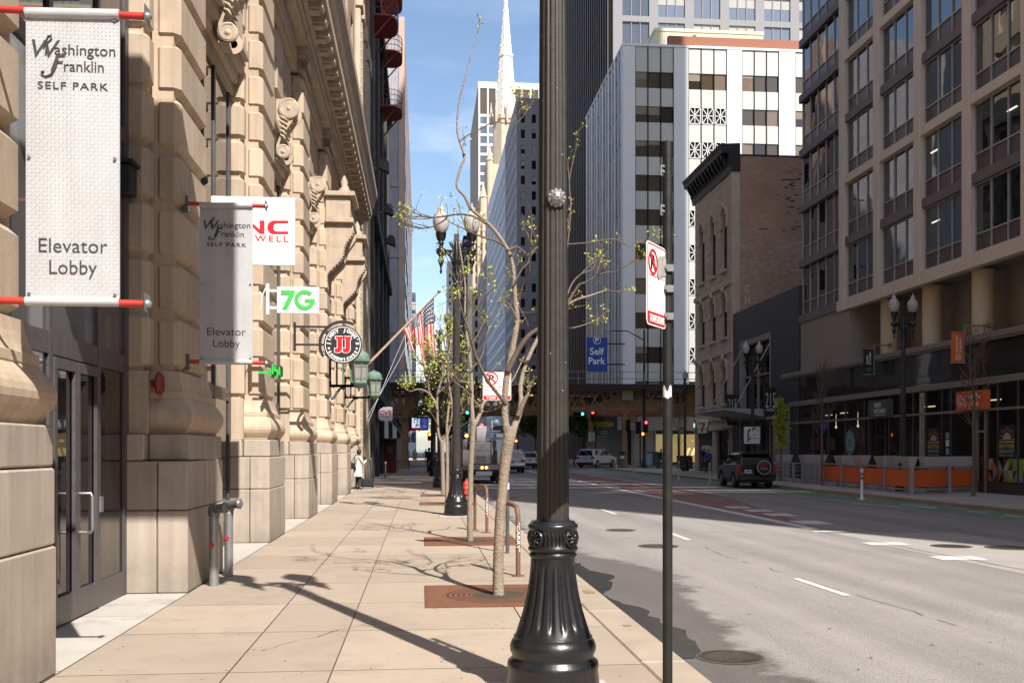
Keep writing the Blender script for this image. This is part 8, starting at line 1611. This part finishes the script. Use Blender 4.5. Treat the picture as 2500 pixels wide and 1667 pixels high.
person('man in dark grey jacket and jeans with a red cap beside the corner tree', (24.6 - 3.2, 84, 0), R(90), 1.76, 'cloth_grey', 'cloth_navy', hair='cloth_red')
person('dark figure beside the bins with back turned', (20.6, 83.2, 0), R(0), 1.70, 'cloth_black', 'cloth_black')
person('dark shape of a man in jeans walking away down the shaded pavement', (.55, 68.5, 0), 0, 1.78, 'cloth_black', 'cloth_navy', stride=.16)
person('man in black a step behind the other in the shaded pavement', (.85, 66.2, 0), 0, 1.72, 'cloth_black', 'cloth_black', stride=-.14)
person('far person in a pale yellow coat beyond the railway', (-.7, 112, 0), R(180), 1.70, 'cloth_yellow', 'cloth_yellow', coat=('cloth_yellow', .5, .03))
person('tiny dark figure left of the pale yellow coat', (-1.6, 118, 0), 0, 1.72, 'cloth_navy', 'cloth_black'); person('tiny dark figure right of the pale yellow coat', (.6, 121, 0), 0, 1.72, 'cloth_navy', 'cloth_black', stride=.2)
# bins, tables and clutter on the corner
mat('bin_grey', (.075, .08, .085), .6, var=.1); bn = thing('news_box', 'grey round topped news box with a blue poster panel by the sign post', 'news box', (19.6, 85, 0)); a = at(1576, 1142, 84.5); b = at(1612, 1102, 84.5); m = MB(); m.prism(rrect(a.x, .22, b.x, b.z, .14), 84.5, 85.3, 'XZ'); m.box((a.x + .1, 84.6, 0), (a.x + .2, 85.2, .22)); m.box((b.x - .2, 84.6, 0), (b.x - .1, 85.2, .22)); m.build('cabinet', 'bin_grey', bn, bevel=.02); m = MB(); m.box((a.x + .05, 84.48, .3), (a.x + (b.x - a.x) * .45, 84.5, b.z - .15)); m.build('poster', 'pale_blue', bn)
m = MB(); m.box((22.0, 82.5, 0), (23.2, 83.3, 1.05), .03); m.box((21.95, 82.45, 1.05), (23.25, 83.35, 1.13), .02); bb = thing('corner_stall', 'dark low stall against the stone corner building', 'stall', (22.6, 83, 0)); m.build('counter', 'dark_stone', bb)
tb_ = thing('cafe_table', 'dark table set out on the shaded pavement past the kiosk', 'table', (-1.5, 79, 0)); m = MB(); m.box((-1.9, 78.6, .72), (-.9, 79.6, .77)); m.build('tabletop', 'letter_black', tb_)
for sx in (-1.85, -.97):
    for sy in (78.65, 79.53): m = MB(); m.box((sx, sy, 0), (sx + .05, sy + .05, .72)); m.build('leg', 'letter_black', tb_)
sp_ = thing('standpipe', 'small grey standpipe by the dark wall past the pharmacy sign', 'standpipe', (-2.0, 58.5, 0)); m = MB(); m.tube([(-2.1, 58.5, 0), (-2.1, 58.5, .8)], .06, 10); m.lathe([(.08, .74), (.11, .82), (.08, .92), (0, .95)], 12, (-2.1, 58.5, 0)); m.build('pipe', 'galvanised', sp_)
